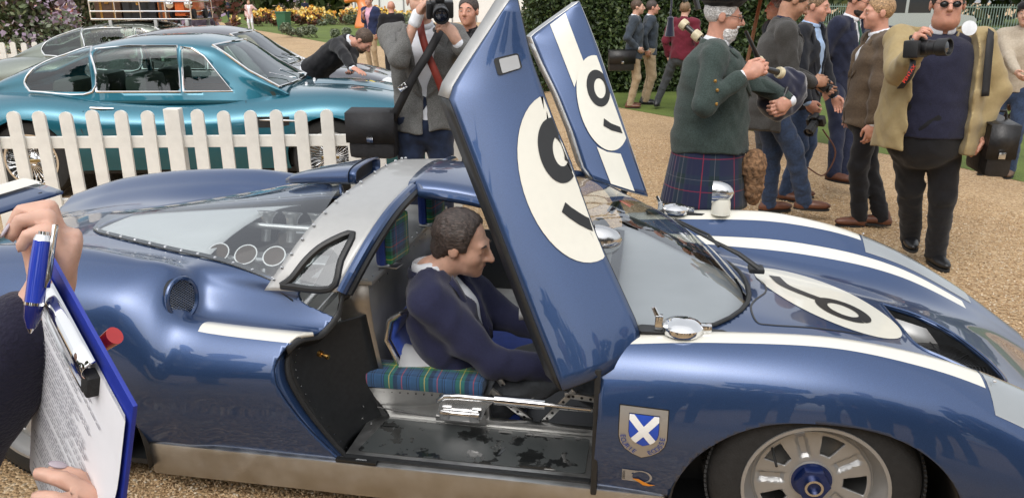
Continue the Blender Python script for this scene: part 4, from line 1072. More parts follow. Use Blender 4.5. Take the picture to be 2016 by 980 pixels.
# --- headlamp covers over the front wings
for s in (1, -1):
    G = []
    for u in np.linspace(.47, .95, 12):
        G.append([top(u, -s*v)+Vector((0, 0, .004)) for v in np.linspace(.60+.0*u, .84-.05*max(0, (u-.7)), 9)])
    hl = MB().grid(G).build('headlamp_cover', glass('lamp_cover', (.85, .87, .87), refl=.9), car)
    G2 = [[p+Vector((0, 0, -.0025)) for p in r_] for r_ in G]
    MB().grid(G2).build('lamp_backing', M_GREYP, hl)
    MB().ell(G[0][5]+Vector((.02, 0, .002)), (.006, .006, .004), n=8, m=5).build('rivet', M_CHR, hl)
# ------------------------------------------------------------------ cockpit of the racing car
def tartan(name, sc_=1.0, rot=(0, 0, 0)):
    """blue-green-black check with fine yellow and red lines, woven in object space"""
    m, nt, b = nodes_of(name); N, L = nt.nodes, nt.links
    tc = N.new('ShaderNodeTexCoord'); mp = N.new('ShaderNodeMapping'); mp.inputs['Rotation'].default_value = rot; mp.inputs['Scale'].default_value = (sc_,)*3
    L.new(tc.outputs['Object'], mp.inputs['Vector']); sx = N.new('ShaderNodeSeparateXYZ'); L.new(mp.outputs[0], sx.inputs[0])
    def sett(src):
        f = N.new('ShaderNodeMath'); f.operation = 'FRACT'; L.new(src, f.inputs[0])
        cr = N.new('ShaderNodeValToRGB'); cr.color_ramp.interpolation = 'CONSTANT'
        ramp_set(cr, [(0, (.022, .075, .17)), (.16, (.004, .006, .012)), (.19, (.03, .1, .25)), (.22, (.004, .006, .012)), (.25, (.010, .15, .05)), (.37, (.65, .52, .05)), (.395, (.012, .17, .07)), (.5, (.004, .006, .012)), (.62, (.022, .075, .17)), (.73, (.5, .05, .04)), (.755, (.022, .075, .17)), (.87, (.004, .006, .012)), (.90, (.03, .1, .25)), (.93, (.004, .006, .012)), (.96, (.03, .10, .24))])
        L.new(f.outputs[0], cr.inputs['Fac']); return cr.outputs[0]
    a, c = sett(sx.outputs['X']), sett(sx.outputs['Y'])
    mx = N.new('ShaderNodeMixRGB'); mx.inputs[0].default_value = .5; L.new(a, mx.inputs[1]); L.new(c, mx.inputs[2]); L.new(mx.outputs[0], b.inputs['Base Color'])
    b.inputs['Roughness'].default_value = .85; b.inputs['Sheen Weight'].default_value = .2
    wv = N.new('ShaderNodeTexNoise'); wv.inputs['Scale'].default_value = 400; L.new(mp.outputs[0], wv.inputs['Vector']); bp = N.new('ShaderNodeBump'); bp.inputs['Strength'].default_value = .15; bp.inputs['Distance'].default_value = .003; L.new(wv.outputs['Fac'], bp.inputs['Height']); L.new(bp.outputs[0], b.inputs['Normal'])
    return m
M_TAR = tartan('tartan', 7.5); M_TARV = tartan('tartan_upright', 7.5, (0, PI/2, 0))
ck = empty('cockpit', parent=car)
# outer tray with mat
MB().box((-1.50, -.80, .205), (-.66, -.525, .2185), bev=.003).build('sill_tray', M_ALU, ck)
def mat_wet():
    m, nt, b = nodes_of('wet_rubber_mat'); N, L = nt.nodes, nt.links
    tc = N.new('ShaderNodeTexCoord'); n1 = N.new('ShaderNodeTexNoise'); n1.inputs['Scale'].default_value = 16; n1.inputs['Detail'].default_value = 3; L.new(tc.outputs['Object'], n1.inputs['Vector'])
    cr = N.new('ShaderNodeValToRGB'); cr.color_ramp.interpolation = 'EASE'; ramp_set(cr, [(.53, (.4, .4, .4)), (.60, (.05, .05, .05))]); L.new(n1.outputs['Fac'], cr.inputs['Fac']); L.new(cr.outputs[0], b.inputs['Roughness'])
    c2 = N.new('ShaderNodeValToRGB'); ramp_set(c2, [(.53, (.045, .05, .05)), (.60, (.012, .013, .013))]); L.new(n1.outputs['Fac'], c2.inputs['Fac']); L.new(c2.outputs[0], b.inputs['Base Color'])
    bp = N.new('ShaderNodeBump'); bp.inputs['Strength'].default_value = .3; bp.inputs['Distance'].default_value = .003; L.new(c2.outputs[0], bp.inputs['Height']); bp.invert = True; L.new(bp.outputs[0], b.inputs['Normal'])
    return m
MB().prism(rrect([(-1.465, -.78), (-.68, -.78), (-.68, -.565), (-1.43, -.555)], .05), .2195, .2225).build('mat', mat_wet(), ck, smooth=False)
MB().box((-1.50, -.822, .203), (-.66, -.800, .2205), bev=.002).build('tray_lip', M_BLK, ck)
MB().box((-1.52, -.843, .2125), (-1.375, -.822, .2225), bev=.003).build('maker_plate', M_INK, ck)
text_on('maker_lettering', 'DESIGN', .011, lambda x, y: Vector((-1.43+x, -.8325+y*.9, .2232)), M_GREYP, ck)
# rear jamb: black concave panel between the body cut and the bulkhead
outer = catmull(DCUT[:9], 4); G = []
_v = np.array([(side(u-.004, max(z, .23))[0] or Vector((0, -.83, 0))).y for u, z in outer]); _v = np.minimum(_v, np.convolve(np.pad(_v, 3, mode='edge'), np.ones(7)/7, mode='valid'))
_v = np.convolve(np.pad(_v, 2, mode='edge'), np.ones(5)/5, mode='valid')
for i, (u, z) in enumerate(outer):
    t = i/(len(outer)-1); h_, n_ = side(u-.004, max(z, .23)); v0 = float(_v[i])+.004
    ui = -1.445-.05*max(0, (z-.30)/.3)
    row = []
    for k in np.linspace(0, 1, 13): row.append((u+(ui-u)*k-.05*math.sin(k*PI)*(1-.3*t), v0+.006+(-.52-v0)*k, z-.004))
    G.append(row)
GJ = G
MB().grid([r_[:3] for r_ in G]).build('shut_face', M_BLUE, ck, solid=.004)
MB().grid([r_[2:] for r_ in G]).build('door_jamb', M_BLK, ck, solid=.004)
G = []
for v in np.linspace(.815, .62, 16):
    p = top(uc(v)-.004, -v); G.append([(uc(v)-.002, -v, p.z-.003), (uc(v)+.004, -v+.004, p.z-.030), (uc(v)-.02, -v+.012, p.z-.055)])
MB().grid(G).build('door_jamb', M_BLK, ck, solid=.004)
P = [Vector(r_[2])+Vector((.004, -.006, 0)) for r_ in GJ]
MB().tube(P, .010, n=8).build('door_seal', M_RUB, ck)
for k in range(2, len(outer)-1, 2): MB().ell(P[k]+Vector((.022, .012, 0)), (.003, .003, .003), n=6, m=4).build('rivet', M_CHR, ck)
for (u, v, z) in ((-1.47, -.62, .235), (-1.49, -.65, .27), (-1.505, -.60, .29), (-1.51, -.56, .32)):
    MB().ell((u+.0, v, z), (.004, .004, .004), n=6, m=4).build('rivet', M_CHR, ck)
M_BRASS = mat('brass', (.55, .32, .10), rough=.25, metal=1)
p = cv(628, 695, -.72); MB().lathe([(.012, 0), (.012, .012), (.006, .014), (.006, .03), (.009, .031), (.009, .042), (0, .043)], 16, zframe(p, (.9, -.3, -.1))).build('striker_pin', M_BRASS, ck)
# front jamb
MB().box((-.656, -.862, .20), (-.636, -.66, .64), bev=.006).build('door_jamb', M_BLK, ck)
MB().box((-.66, -.60, .12), (-.62, .62, .66)).build('firewall', M_BLK, ck)
# bulkhead
MB().box((-1.60, -.515, .12), (-1.495, .515, .735), bev=.006).build('bulkhead', M_ALUD, ck)
MB().box((-1.70, -.53, .735), (-1.47, .53, .752), bev=.004).build('bulkhead_shelf', M_ALUD, ck)
G = [[(-1.605, -.5165, .755), (-1.49, -.5165, .755)], [(-1.605, -.5165, .66), (-1.487, -.5165, .66)], [(-1.60, -.5165, .56), (-1.478, -.5165, .56)], [(-1.58, -.5165, .46), (-1.462, -.5165, .46)], [(-1.53, -.5165, .38), (-1.445, -.5165, .36)]]
MB().grid(G).build('bulkhead_end', mat('warm_aluminium', (.42, .38, .33), rough=.42, metal=.9, var=.1), ck, solid=.003)
for v in np.linspace(-.48, .48, 15): MB().ell((-1.485, v, .753), (.004, .004, .003), n=6, m=4).build('rivet', M_CHR, ck)
for v in np.linspace(-.48, .48, 12): MB().ell((-1.493, v, .70), (.003, .004, .004), n=6, m=4).build('rivet', M_CHR, ck)
for u0, v0 in ((-1.445, -.37), (-1.45, .18)):
    hr = empty('headrest', (u0, v0, .755), R(-8), ck)
    MB().box((-.030, -.085, .02), (.012, .085, .21), bev=.022).build('shell', M_RBLU, hr)
    MB().box((.008, -.078, .03), (.036, .078, .20), bev=.013).build('pad', M_TARV, hr)
    MB().box((-.05, -.03, 0), (.03, .03, .006), bev=.002).build('mount', M_ALU, hr)
    MB().tube([(-.01, 0, .003), (-.01, 0, .05)], .01, n=8).build('stem', M_CHRD, hr)
# side pod and tartan pad
MB().add([(-1.50, -.535, .2185), (-1.05, -.535, .2185), (-1.05, -.535, .345), (-1.50, -.56, .345), (-1.50, -.40, .2185), (-1.05, -.40, .2185), (-1.05, -.40, .345), (-1.50, -.40, .345)],
         [(0, 1, 2, 3), (4, 7, 6, 5), (0, 4, 5, 1), (3, 2, 6, 7), (1, 5, 6, 2), (0, 3, 7, 4)]).build('side_pod', M_ALU, ck, smooth=False)
MB().box((-1.515, -.565, .345), (-1.065, -.43, .405), bev=.02).build('side_pad', M_TAR, ck)
for k in range(14): MB().ell((-1.47+.03*k, -.552+.0006*k, .330), (.003, .003, .003), n=6, m=4).build('rivet', M_INK, ck)
MB().add([(-1.50, -.536, .2185), (-1.43, -.537, .2185), (-1.505, -.562, .345)], [(0, 1, 2)]).build('side_pod', M_BLK, ck, smooth=False)
MB().box((-1.25, -.545, .2185), (-.66, -.520, .245), bev=.003).build('chassis_rail', M_ALU, ck)
# perforated brace
def bar(a, b, w_=.022, t=.012, m=M_ALU, nm='brace'):
    a, b = Vector(a), Vector(b); d_ = (b-a); L_ = d_.length; M_ = frame(a, d_, (0, 0, 1) if abs(d_.normalized().z) < .9 else (1, 0, 0))
    q = MB().box((0, -t/2, -w_/2), (L_, t/2, w_/2), M_, bev=.002).build(nm, m, ck)
    n_ = int(L_/.03)
    for k in range(1, n_):
        c = a+d_*(k/n_)+Vector((0, -t/2-.0005, 0)); MB().lathe([(0, 0), (.0055, 0)], 10, zframe(c, (0, -1, 0))).build('lightening_hole', M_INK, q)
    return q
bar((-1.05, -.50, .345), (-.90, -.50, .232)); bar((-.86, -.505, .232), (-.745, -.505, .375)); bar((-.78, -.505, .355), (-.655, -.505, .345))
bar((-1.05, -.45, .40), (-.98, -.45, .29)); bar((-.80, -.45, .39), (-.92, -.45, .30)); bar((-.655, -.50, .30), (-.80, -.50, .30), w_=.015)
# gas strut and latch
MB().tube([(-1.23, -.575, .325), (-1.20, -.58, .348), (-1.15, -.58, .353), (-1.02, -.58, .352)], [.010, .012, .012, .011], n=12).build('strut_arm', M_CHR, ck)
MB().tube([(-1.02, -.58, .352), (-.84, -.58, .350)], .0175, n=16).build('strut_cylinder', M_CHR, ck)
MB().tube([(-.84, -.58, .350), (-.68, -.58, .346)], .008, n=10).build('strut_rod', M_CHRD, ck)
MB().prism([(-1.235, .27), (-1.225, .315), (-1.19, .345), (-1.10, .350), (-1.02, .345), (-1.05, .315), (-1.07, .265), (-1.15, .252)], .562, .578, Matrix(((1, 0, 0, 0), (0, 0, -1, 0), (0, 1, 0, 0), (0, 0, 0, 1)))).build('latch_plate', M_CHRD, ck, smooth=False)
MB().box((-1.215, -.60, .262), (-1.08, -.578, .295), bev=.006).build('latch_block', M_CHR, ck)
for u in (-1.20, -1.09): MB().box((u-.018, -.608, .268), (u+.018, -.585, .300), bev=.005).build('latch_bolt', M_CHRD, ck)
MB().box((-1.215, -.55, .22), (-1.06, -.548, .268)).build('latch_bracket', M_ALU, ck)
MB().tube([(-1.47, -.55, .262), (-1.30, -.56, .252), (-1.19, -.575, .258)], .003, n=6).build('release_cable', M_INK, ck)
# seat: blue shell, tube frame, grey bolster
sx_ = -1.36
def arcp(c, r_, a0, a1, n, plane): return [Vector(c)+Vector(plane[0])*r_*math.cos(a)+Vector(plane[1])*r_*math.sin(a) for a in np.linspace(R(a0), R(a1), n)]
seat = empty('seat', parent=ck)
back_edge = catmull([(-1.455, -.46, .52), (-1.44, -.47, .585), (-1.40, -.46, .60), (-1.355, -.45, .585)], 6)
MB().tube([(-1.30, -.47, .33), (-1.40, -.475, .40), (-1.452, -.47, .50), (-1.437, -.465, .575), (-1.40, -.455, .60), (-1.36, -.40, .605)], .011, n=10).build('seat_tube', M_CHRD, seat)
G = [[(-1.30+.0*k, -.455+.02*k, .34), (-1.395, -.462+.02*k, .41), (-1.44, -.455+.02*k, .50), (-1.425, -.45+.02*k, .57)] for k in range(0, 24, 3)]
MB().grid(G).build('seat_shell', M_RBLU, seat, solid=.012)
G = [[(-1.40+.24*t, -.50+.17*k/8, .40+.06*math.sin(k/8*PI)*(1-.35*t)-.045*t) for t in np.linspace(0, 1, 7)] for k in range(9)]
MB().grid(G).build('bolster', M_GREYP, seat, solid=.008)
MB().tube([(-1.25, -.50, .375), (-1.22, -.46, .425), (-1.16, -.42, .42), (-1.10, -.44, .375)], .009, n=8).build('seat_tube', M_CHRD, seat)
MB().box((-1.44, -.42, .12), (-.95, -.05, .22), bev=.03).build('seat_cushion', M_RBLU, seat)
# far seat, far sill tray, added darkening panel, dash, steering wheel
MB().box((-1.46, .08, .12), (-.95, .45, .24), bev=.04).build('seat_cushion', M_RBLU, ck)
MB().box((-1.47, .10, .22), (-1.40, .44, .62), bev=.03).build('seat_shell', M_RBLU, ck)
MB().box((-1.50, .515, .12), (-.66, .80, .24)).build('sill_tray', M_ALUD, ck)
MB().box((-1.55, .80, .20), (-.66, .815, .56), bev=.004).build('darkening_panel', M_BLK, ck)  # added black sheet, darkens the view past the driver
MB().box((-1.58, -.50, .112), (-.64, .60, .13)).build('cockpit_floor', M_BLK, ck)
G = [[(-.70-.10*t, v, .66+.06*math.sin(t*PI)-.05*t) for t in np.linspace(0, 1, 7)] for v in np.linspace(-.62, .62, 12)]
MB().grid(G).build('dashboard', M_BLK, ck, solid=.01)
G = [[(scr_u(v)-.03-(.62+scr_u(v)+.06)*t if False else (scr_u(v)-.02)*(1-t)+(-.72)*t, v*.97, top(min(scr_u(v)+.02, -.1), v).z-.03-.01*t+.03*math.sin(t*PI)) for t in np.linspace(0, 1, 8)] for v in np.linspace(-.62, .62, 21)]
MB().grid(G).build('scuttle_shelf', M_GREYP, ck, solid=.004)
G = [[Vector((-.97+.17*t, -.26+.10*math.cos(a), .585+.085*math.sin(a)+.02*t)) for t in np.linspace(0, 1, 5)] for a in np.linspace(R(-10), R(190), 14)]
MB().grid(G).build('instrument_cowl', M_GREYP, ck, solid=.006)
sw = Matrix.Translation((-.88, -.26, .50)) @ Matrix.Rotation(R(62), 4, 'Y')
MB().lathe([(.15+.012*math.cos(a), .012*math.sin(a)) for a in np.linspace(0, 2*PI, 10, endpoint=False)], 36, sw, closed=True).build('steering_wheel', M_BLK, ck)
# ------------------------------------------------------------------ three grand-touring coupes, roof rack, fences
M_TEAL = paint('teal_paint', (.013, .135, .195)); M_GREY = paint('dark_grey_paint', (.11, .11, .125)); M_OLIVE = paint('sage_grey_paint', (.20, .225, .19))
M_WIN = glass('car_glass', (.62, .72, .68), refl=.35); M_INT = mat('dark_green_leather', (.022, .034, .03), rough=.45, var=.2)
def coupe(loc, rz, scale):
    t = empty('grand_tourer', loc, rz); t.scale = (scale,)*3
    X = [-2.28, -2.15, -1.8, -1.25, -.6, 0, .8, 1.25, 1.7, 2.05, 2.25]
    zc_ = [.58, .75, .85, .88, .86, .85, .885, .89, .835, .72, .55]; zs = [.54, .69, .79, .84, .79, .775, .81, .84, .79, .68, .49]
    hw = [.55, .68, .78, .835, .835, .83, .83, .835, .79, .70, .52]
    S = np.array([[(0, a), (.30*h/.83, a+.002), (.55*h/.83, (a*.55+b*.45)+.012), (.70*h/.83, b-.01), (.80*h/.83, b-.10), (h, min(.60, b-.14)), (h-.01, .42), (h-.07, .24)] for a, b, h in zip(zc_, zs, hw)])
    q = np.linspace(X[0], X[-1], 110); S = hermite(X, S, q)
    bm = bmesh.new(); rows = []
    for i in range(len(q)):
        h_ = catmull(S[i], 6); rows.append([bm.verts.new(p) for p in [(q[i], -p[0], p[1]) for p in h_[::-1]]+[(q[i], p[0], p[1]) for p in h_[1:]]])
    for i in range(len(q)-1):
        for j in range(len(rows[0])-1): bm.faces.new((rows[i][j], rows[i+1][j], rows[i+1][j+1], rows[i][j+1]))
    bmesh.ops.contextual_create(bm, geom=rows[0]); bmesh.ops.contextual_create(bm, geom=rows[-1])
    bm.normal_update(); bv = BVHTree.FromBMesh(bm)
    for x0 in (-1.245, 1.245): iso_cut(bm, lambda c: math.hypot(c.x-x0, c.z-.33)-.355 if abs(c.y) > .4 and c.z < .8 else 1)
    # cabin well
    well = poly_sd([(-1.45, -.45), (.72, -.58), (.72, .58), (-1.45, .45)]); iso_cut(bm, lambda c: well(c.x, c.y) if c.z > .8 else 1)
    me_ = bpy.data.meshes.new('body'); bm.to_mesh(me_); bm.free(); me_.materials.append(M_TEAL); me_.polygons.foreach_set('use_smooth', [True]*len(me_.polygons)); me_.set_sharp_from_angle(angle=R(50))
    ob = bpy.data.objects.new('body', me_); col.objects.link(ob); ob.parent = t
    def sd_(x, z, dy=0.0):
        h_ = bv.ray_cast(Vector((x, -3, z)), Vector((0, 1, 0)))[0]; return (h_ or Vector((x, -.83, z)))+Vector((0, -dy, 0))
    # greenhouse
    xs = [-1.85, -1.55, -1.2, -.8, -.4, 0, .28, .42, .60, .90]; zr = [.86, 1.01, 1.15, 1.265, 1.325, 1.335, 1.30, 1.235, 1.10, .885]
    wr = [.30, .42, .50, .54, .56, .56, .545, .54, .57, .60]; wb = [.34, .50, .60, .655, .68, .69, .69, .685, .655, .60]
    def sect(z, a, b):
        lo = .80; top_ = max(z, lo+.02); k = top_-lo
        return [(0, top_), (a*.5, top_-.012*min(1, k*4)), (a*.88, top_-.05*min(1, k*3)), (a+.035, top_-.115*min(1, k*2.6)), ((a*.45+b*.55)+.01, lo+k*.36), (b, lo-.015)]
    S = np.array([sect(*p) for p in zip(zr, wr, wb)]); qx = np.linspace(xs[0], xs[-1], 64); S = hermite(xs, S, qx)
    H = [catmull(s, 6) for s in S]
    def shell():
        b_ = bmesh.new(); rw = [[b_.verts.new(p) for p in [(qx[i], -p[0], p[1]) for p in H[i][::-1]]+[(qx[i], p[0], p[1]) for p in H[i][1:]]] for i in range(len(qx))]
        for i in range(len(qx)-1):
            for j in range(len(rw[0])-1): b_.faces.new((rw[i][j], rw[i+1][j], rw[i+1][j+1], rw[i][j+1]))
        b_.normal_update(); return b_
    rear = [(-1.27, .885), (-1.31, .95), (-1.27, 1.03), (-1.18, 1.11), (-1.0, 1.175), (-.74, 1.225), (-.72, .885)]
    doorw = [(-.685, .885), (-.70, 1.23), (-.4, 1.255), (0, 1.255), (.015, .885)]
    vent = [(.04, .885), (.035, 1.25), (.12, 1.235), (.22, 1.17), (.44, .885)]
    side_ok = lambda c: abs(c.y) > .40
    P_ = [poly_sd(p) for p in (rear, doorw, vent)]
    def scr(c):  # windscreen: in front of the header line, above the cowl, inside the pillars
        k = (1.29-c.z)/.34; return max((.30+.50*k-.10)-c.x, abs(c.y)-(.50+.10*k), c.z-1.255, .91-c.z, (.27)-c.x)
    def rwin(c):
        k = (1.25-c.z)/.3; return max(c.x-(-.95-.35*k), abs(c.y)-.40, c.z-1.20, .985-c.z)
    b_ = shell()
    for f in P_: iso_cut(b_, lambda c: f(c.x, c.z) if side_ok(c) else 1)
    iso_cut(b_, scr); iso_cut(b_, rwin)
    me_ = bpy.data.meshes.new('roof'); b_.to_mesh(me_); b_.free(); me_.materials.append(M_TEAL); me_.polygons.foreach_set('use_smooth', [True]*len(me_.polygons))
    rf = bpy.data.objects.new('roof', me_); col.objects.link(rf); rf.parent = t; md = rf.modifiers.new('s', 'SOLIDIFY'); md.thickness = .02; md.offset = -1
    def pane(name, keep):
        b_ = shell(); iso_cut(b_, lambda c: -keep(c))
        if b_.faces:
            me_ = bpy.data.meshes.new(name); b_.to_mesh(me_); me_.materials.append(M_WIN); me_.polygons.foreach_set('use_smooth', [True]*len(me_.polygons))
            o = bpy.data.objects.new(name, me_); col.objects.link(o); o.parent = t
        b_.free()
    for s in (-1, 1):
        for f in P_: pane('side_window', lambda c: f(c.x, c.z) if c.y*s > .40 else 1.0)
    pane('windscreen', scr); pane('rear_window', rwin)
    b_ = shell(); gb = BVHTree.FromBMesh(b_); b_.free()
    for s in (-1, 1):
        for pl in (rear, doorw, vent):
            P = catmull(pl+[pl[0]], 5) if pl is rear else np.array(pl+[pl[0]]); L_ = []
            for x, z in P:
                h_ = gb.ray_cast(Vector((x, s*3, z)), Vector((0, -s, 0)))[0]
                if h_: L_.append(h_+Vector((0, s*.004, 0)))
            MB().tube(L_, .009, n=6, cap=False).build('window_trim', M_CHR, rf)
        belt = [sd_(x, .86) for x in (-1.29, -1, -.6, -.2, .2, .38)]
    fr = []
    for (yy, zz) in [(-.60, .91), (-.3, .91), (0, .91), (.3, .91), (.60, .91), (.58, 1.05), (.54, 1.17), (.49, 1.25), (.3, 1.265), (0, 1.27), (-.3, 1.265), (-.49, 1.25), (-.54, 1.17), (-.58, 1.05), (-.60, .91)]:
        h_ = gb.ray_cast(Vector((3, yy, zz)), Vector((-1, 0, 0)))[0]
        if h_: fr.append(h_+Vector((.006, 0, .004)))
    MB().tube(fr, .011, n=6, cap=False).build('windscreen_trim', M_CHR, rf)
    # cabin
    MB().box((-1.4, -.62, .35), (.7, .62, .40)).build('cabin_floor', M_INT, t)
    MB().box((.55, -.62, .70), (.82, .62, .93), bev=.04).build('dashboard', M_INT, t)
    for s in (-1, 1):
        MB().box((-.30, s*.36-.24, .40), (.22, s*.36+.24, .58), bev=.06).build('seat_cushion', M_INT, t)
        MB().box((-.48, s*.36-.24, .52), (-.28, s*.36+.24, 1.02), Matrix.Translation((0, 0, 0)), bev=.07).build('seat_back', M_INT, t)
        MB().box((-1.1, s*.34-.22, .5), (-.9, s*.34+.22, .98), bev=.07).build('rear_seat', M_INT, t)
    MB().lathe([(.19+.010*math.cos(a), .010*math.sin(a)) for a in np.linspace(0, 2*PI, 8, endpoint=False)], 32, Matrix.Translation((.42, -.36, .93)) @ Matrix.Rotation(R(65), 4, 'Y'), closed=True).build('steering_wheel', mat('wood_rim', (.30, .2, .12), rough=.4), t)
    # trim
    for s in (-1, 1):
        MB().tube([(p.x, s*abs(p.y), p.z) for p in [sd_(-.71, .765, .006), sd_(-.62, .763, .022), sd_(-.52, .76, .018)]], [.012, .010, .005], n=8).build('door_handle', M_CHR, t)
        MB().tube([(p.x, s*abs(p.y), p.z) for p in [sd_(.66, .665, .004), sd_(.85, .66, .012), sd_(1.0, .655, .006)]], [.006, .010, .006], n=6).build('side_strake', M_CHR, t)
        MB().box((.62, s*.80-.03, .60), (.93, s*.80+.03, .69)).build('side_vent', M_BLK, t)
        for ln in ([(-.72, .86), (-.76, .74), (-.77, .6), (-.72, .42), (-.66, .30)], [(.46, .86), (.55, .80), (.58, .70), (.56, .5), (.55, .30)]):
            MB().tube([(p.x, s*abs(p.y), p.z) for p in [sd_(x, z, .0008) for x, z in ln]], .0035, n=5).build('door_shut_line', M_INK, t)
    for y in (-.18, .22): 
        MB().tube([(.88, y, .955), (.82, y-.02, .96), (.72, y-.28, 1.02)], [.008, .006, .004], n=6).build('wiper', M_CHR, t)
        MB().lathe([(.02, 0), (.016, .02), (0, .03)], 12, Matrix.Translation((.97, y, .885))).build('washer_jet', M_CHR, t)
    bz = lambda x, y: (bv.ray_cast(Vector((x, y, 3)), Vector((0, 0, -1)))[0] or Vector((x, y, .9)))
    G = [[bz(x, y)+Vector((0, 0, .004+.028*math.cos(y/.2*PI/2)*min(1, (1.75-x)/.1))) for y in np.linspace(-.2, .2, 9)] for x in np.linspace(1.05, 1.75, 12)]
    MB().grid(G).build('bonnet_scoop', M_TEAL, t)
    # wire wheels
    MX = Matrix.Rotation(PI/2, 4, 'X')
    def wire():
        w_ = empty('wheel', parent=t)
        MB().lathe([(.215, -.08), (.26, -.085), (.31, -.075), (.33, -.05), (.335, 0), (.33, .05), (.31, .075), (.26, .085), (.215, .08)], 48, MX, closed=True).build('tyre', M_RUB, w_)
        MB().lathe([(.218, .078), (.222, .085), (.205, .085), (.198, .06), (.195, -.06), (.21, -.08)], 48, MX, cap=False).build('rim', M_CHR, w_)
        sp = MB()
        for k in range(36):
            a = 2*PI*k/36
            for (h0, h1, da) in ((.06, .055, .35), (-.03, .02, -.35), (.06, -.02, .15)):
                sp.tube([(.04*math.cos(a), -h0, .04*math.sin(a)), (.2*math.cos(a+da), -h1, .2*math.sin(a+da))], .0028, n=3)
        o = sp.build('wire_spokes', M_CHR, w_); o['kind'] = 'stuff'
        MB().lathe([(.05, .02), (.045, .07), (.03, .085), (0, .09)], 20, MX).build('hub', M_CHR, w_)
        MB().box((-.075, -.095, -.012), (.075, -.08, .012), bev=.004).build('knock_off', mat('aged_brass', (.4, .3, .14), rough=.35, metal=1), w_)
        return w_
    w0 = wire(); w0.location = (-1.245, -.70, .335)
    for (x, s) in ((1.245, -1), (-1.245, 1), (1.245, 1)):
        c = copy_tree(w0, t); c.location = (x, s*.70, .335); c.rotation_euler = (0, 0, 0 if s < 0 else PI)
    for x0 in (-1.245, 1.245):
        MB().box((x0-.37, -.66, .2), (x0+.37, .66, .70)).build('wheel_housing', M_BLK, t)
    MB().box((-2.0, -.7, .20), (2.0, .7, .24)).build('floor_pan', M_BLK, t)
    # nose and tail
    MB().box((2.19, -.34, .42), (2.27, .34, .58), bev=.02).build('grille', M_CHR, t)
    for s in (-1, 1):
        MB().ell((2.02, s*.55, .68), (.10, .10, .10)).build('headlamp', mat('lamp_glass', (.7, .72, .72), rough=.1, coat=1), t)
        MB().box((-2.24, s*.50-.04, .60), (-2.19, s*.50+.04, .72), bev=.015).build('tail_lamp', mat('tail_red', (.35, .02, .015), rough=.2), t)
    MB().tube([(2.2, -.68, .42), (2.34, -.4, .40), (2.36, 0, .40), (2.34, .4, .40), (2.2, .68, .42)], .035, n=8).build('bumper', M_CHR, t)
    MB().tube([(-2.15, -.70, .45), (-2.32, -.4, .44), (-2.34, 0, .44), (-2.32, .4, .44), (-2.15, .70, .45)], .035, n=8).build('bumper', M_CHR, t)
    return t
def recolour(t, m):
    for o in t.children:
        for ob in [o]+list(o.children):
            if ob.type == 'MESH' and ob.data.materials and ob.data.materials[0] == M_TEAL:
                ob.material_slots[0].link = 'OBJECT'; ob.material_slots[0].material = m
gt1 = coupe((-2.98, 7.60, 0), R(3.5), 1.045)
tag(gt1, 'rain speckled teal blue classic coupe behind the white picket fence', 'car', 'classic coupes in a row')
gt2 = copy_tree(gt1); gt2.location = (-3.62, 9.9, 0); gt2.rotation_euler = (0, 0, R(3)); recolour(gt2, M_GREY)
tag(gt2, 'dark grey classic coupe between the teal and the sage green coupes', 'car', 'classic coupes in a row')
gt3 = copy_tree(gt1); gt3.location = (-5.5, 12.2, 0); gt3.rotation_euler = (0, 0, R(2)); recolour(gt3, M_OLIVE)
tag(gt3, 'sage grey classic coupe carrying luggage on its roof', 'car', 'classic coupes in a row')
# roof rack and luggage on the sage coupe
rk = empty('roof_rack', (-5.42, 12.2, 1.37), R(2)); tag(rk, 'chrome luggage rack on the roof of the sage grey coupe', 'roof rack')
L_, W_ = .72, .46
for z in (.16, .30): MB().tube([(-L_, -W_, z), (L_, -W_, z), (L_, W_, z), (-L_, W_, z), (-L_, -W_, z)], .012, n=6, cap=False).build('rail', M_CHR, rk)
MB().tube([(-L_, -W_, .05), (L_, -W_, .05), (L_, W_, .05), (-L_, W_, .05), (-L_, -W_, .05)], .014, n=6, cap=False).build('rail', M_CHRD, rk)
for x in (-L_, -.36, 0, .36, L_):
    for y in (-W_, W_): MB().tube([(x, y, .05), (x, y, .34 if abs(x) in (L_,) else .30)], .010, n=6).build('upright', M_CHR, rk)
for k in range(7): MB().box((-L_, -W_+.07+k*.125, .04), (L_, -W_+.11+k*.125, .052)).build('slat', M_CHRD, rk)
for x in (-.45, .2, .65):
    for y in (-.45, .45): MB().box((x-.025, y-.02, -.14), (x+.025, y+.02, .05), bev=.008).build('foot', M_ALUD, rk)
def case(name, lo, hi, m, label, strap):
    c = empty(name, (rk.location.x, rk.location.y, rk.location.z), R(2)); tag(c, label, 'suitcase', 'luggage on the roof rack')
    MB().box(lo, hi, bev=.02).build('shell', m, c)
    for f in (.25, .75):
        x = lo[0]+(hi[0]-lo[0])*f; MB().box((x-.018, lo[1]-.004, lo[2]-.0), (x+.018, hi[1]+.004, hi[2]+.004)).build('strap', strap, c)
    MB().box(((lo[0]+hi[0])/2-.03, lo[1]-.012, (lo[2]+hi[2])/2-.01), ((lo[0]+hi[0])/2+.03, lo[1]-.004, (lo[2]+hi[2])/2+.03), bev=.003).build('lock', M_BRASS, c)
LB = mat('brown_leather', (.09, .045, .025), rough=.5, var=.25); LO = mat('orange_leather', (.42, .12, .025), rough=.5, var=.2)
case('suitcase', (-.68, -.40, .055), (-.30, .38, .50), LB, 'brown leather trunk at the rear of the roof rack', M_BRASS)
case('suitcase', (-.28, -.40, .055), (.20, .38, .46), mat('black_leather', (.02, .02, .022), rough=.5), 'black case in the middle of the roof rack', M_INK)
case('suitcase', (.22, -.38, .055), (.40, .38, .52), LO, 'tan orange case next to the toy car on the roof rack', LB)
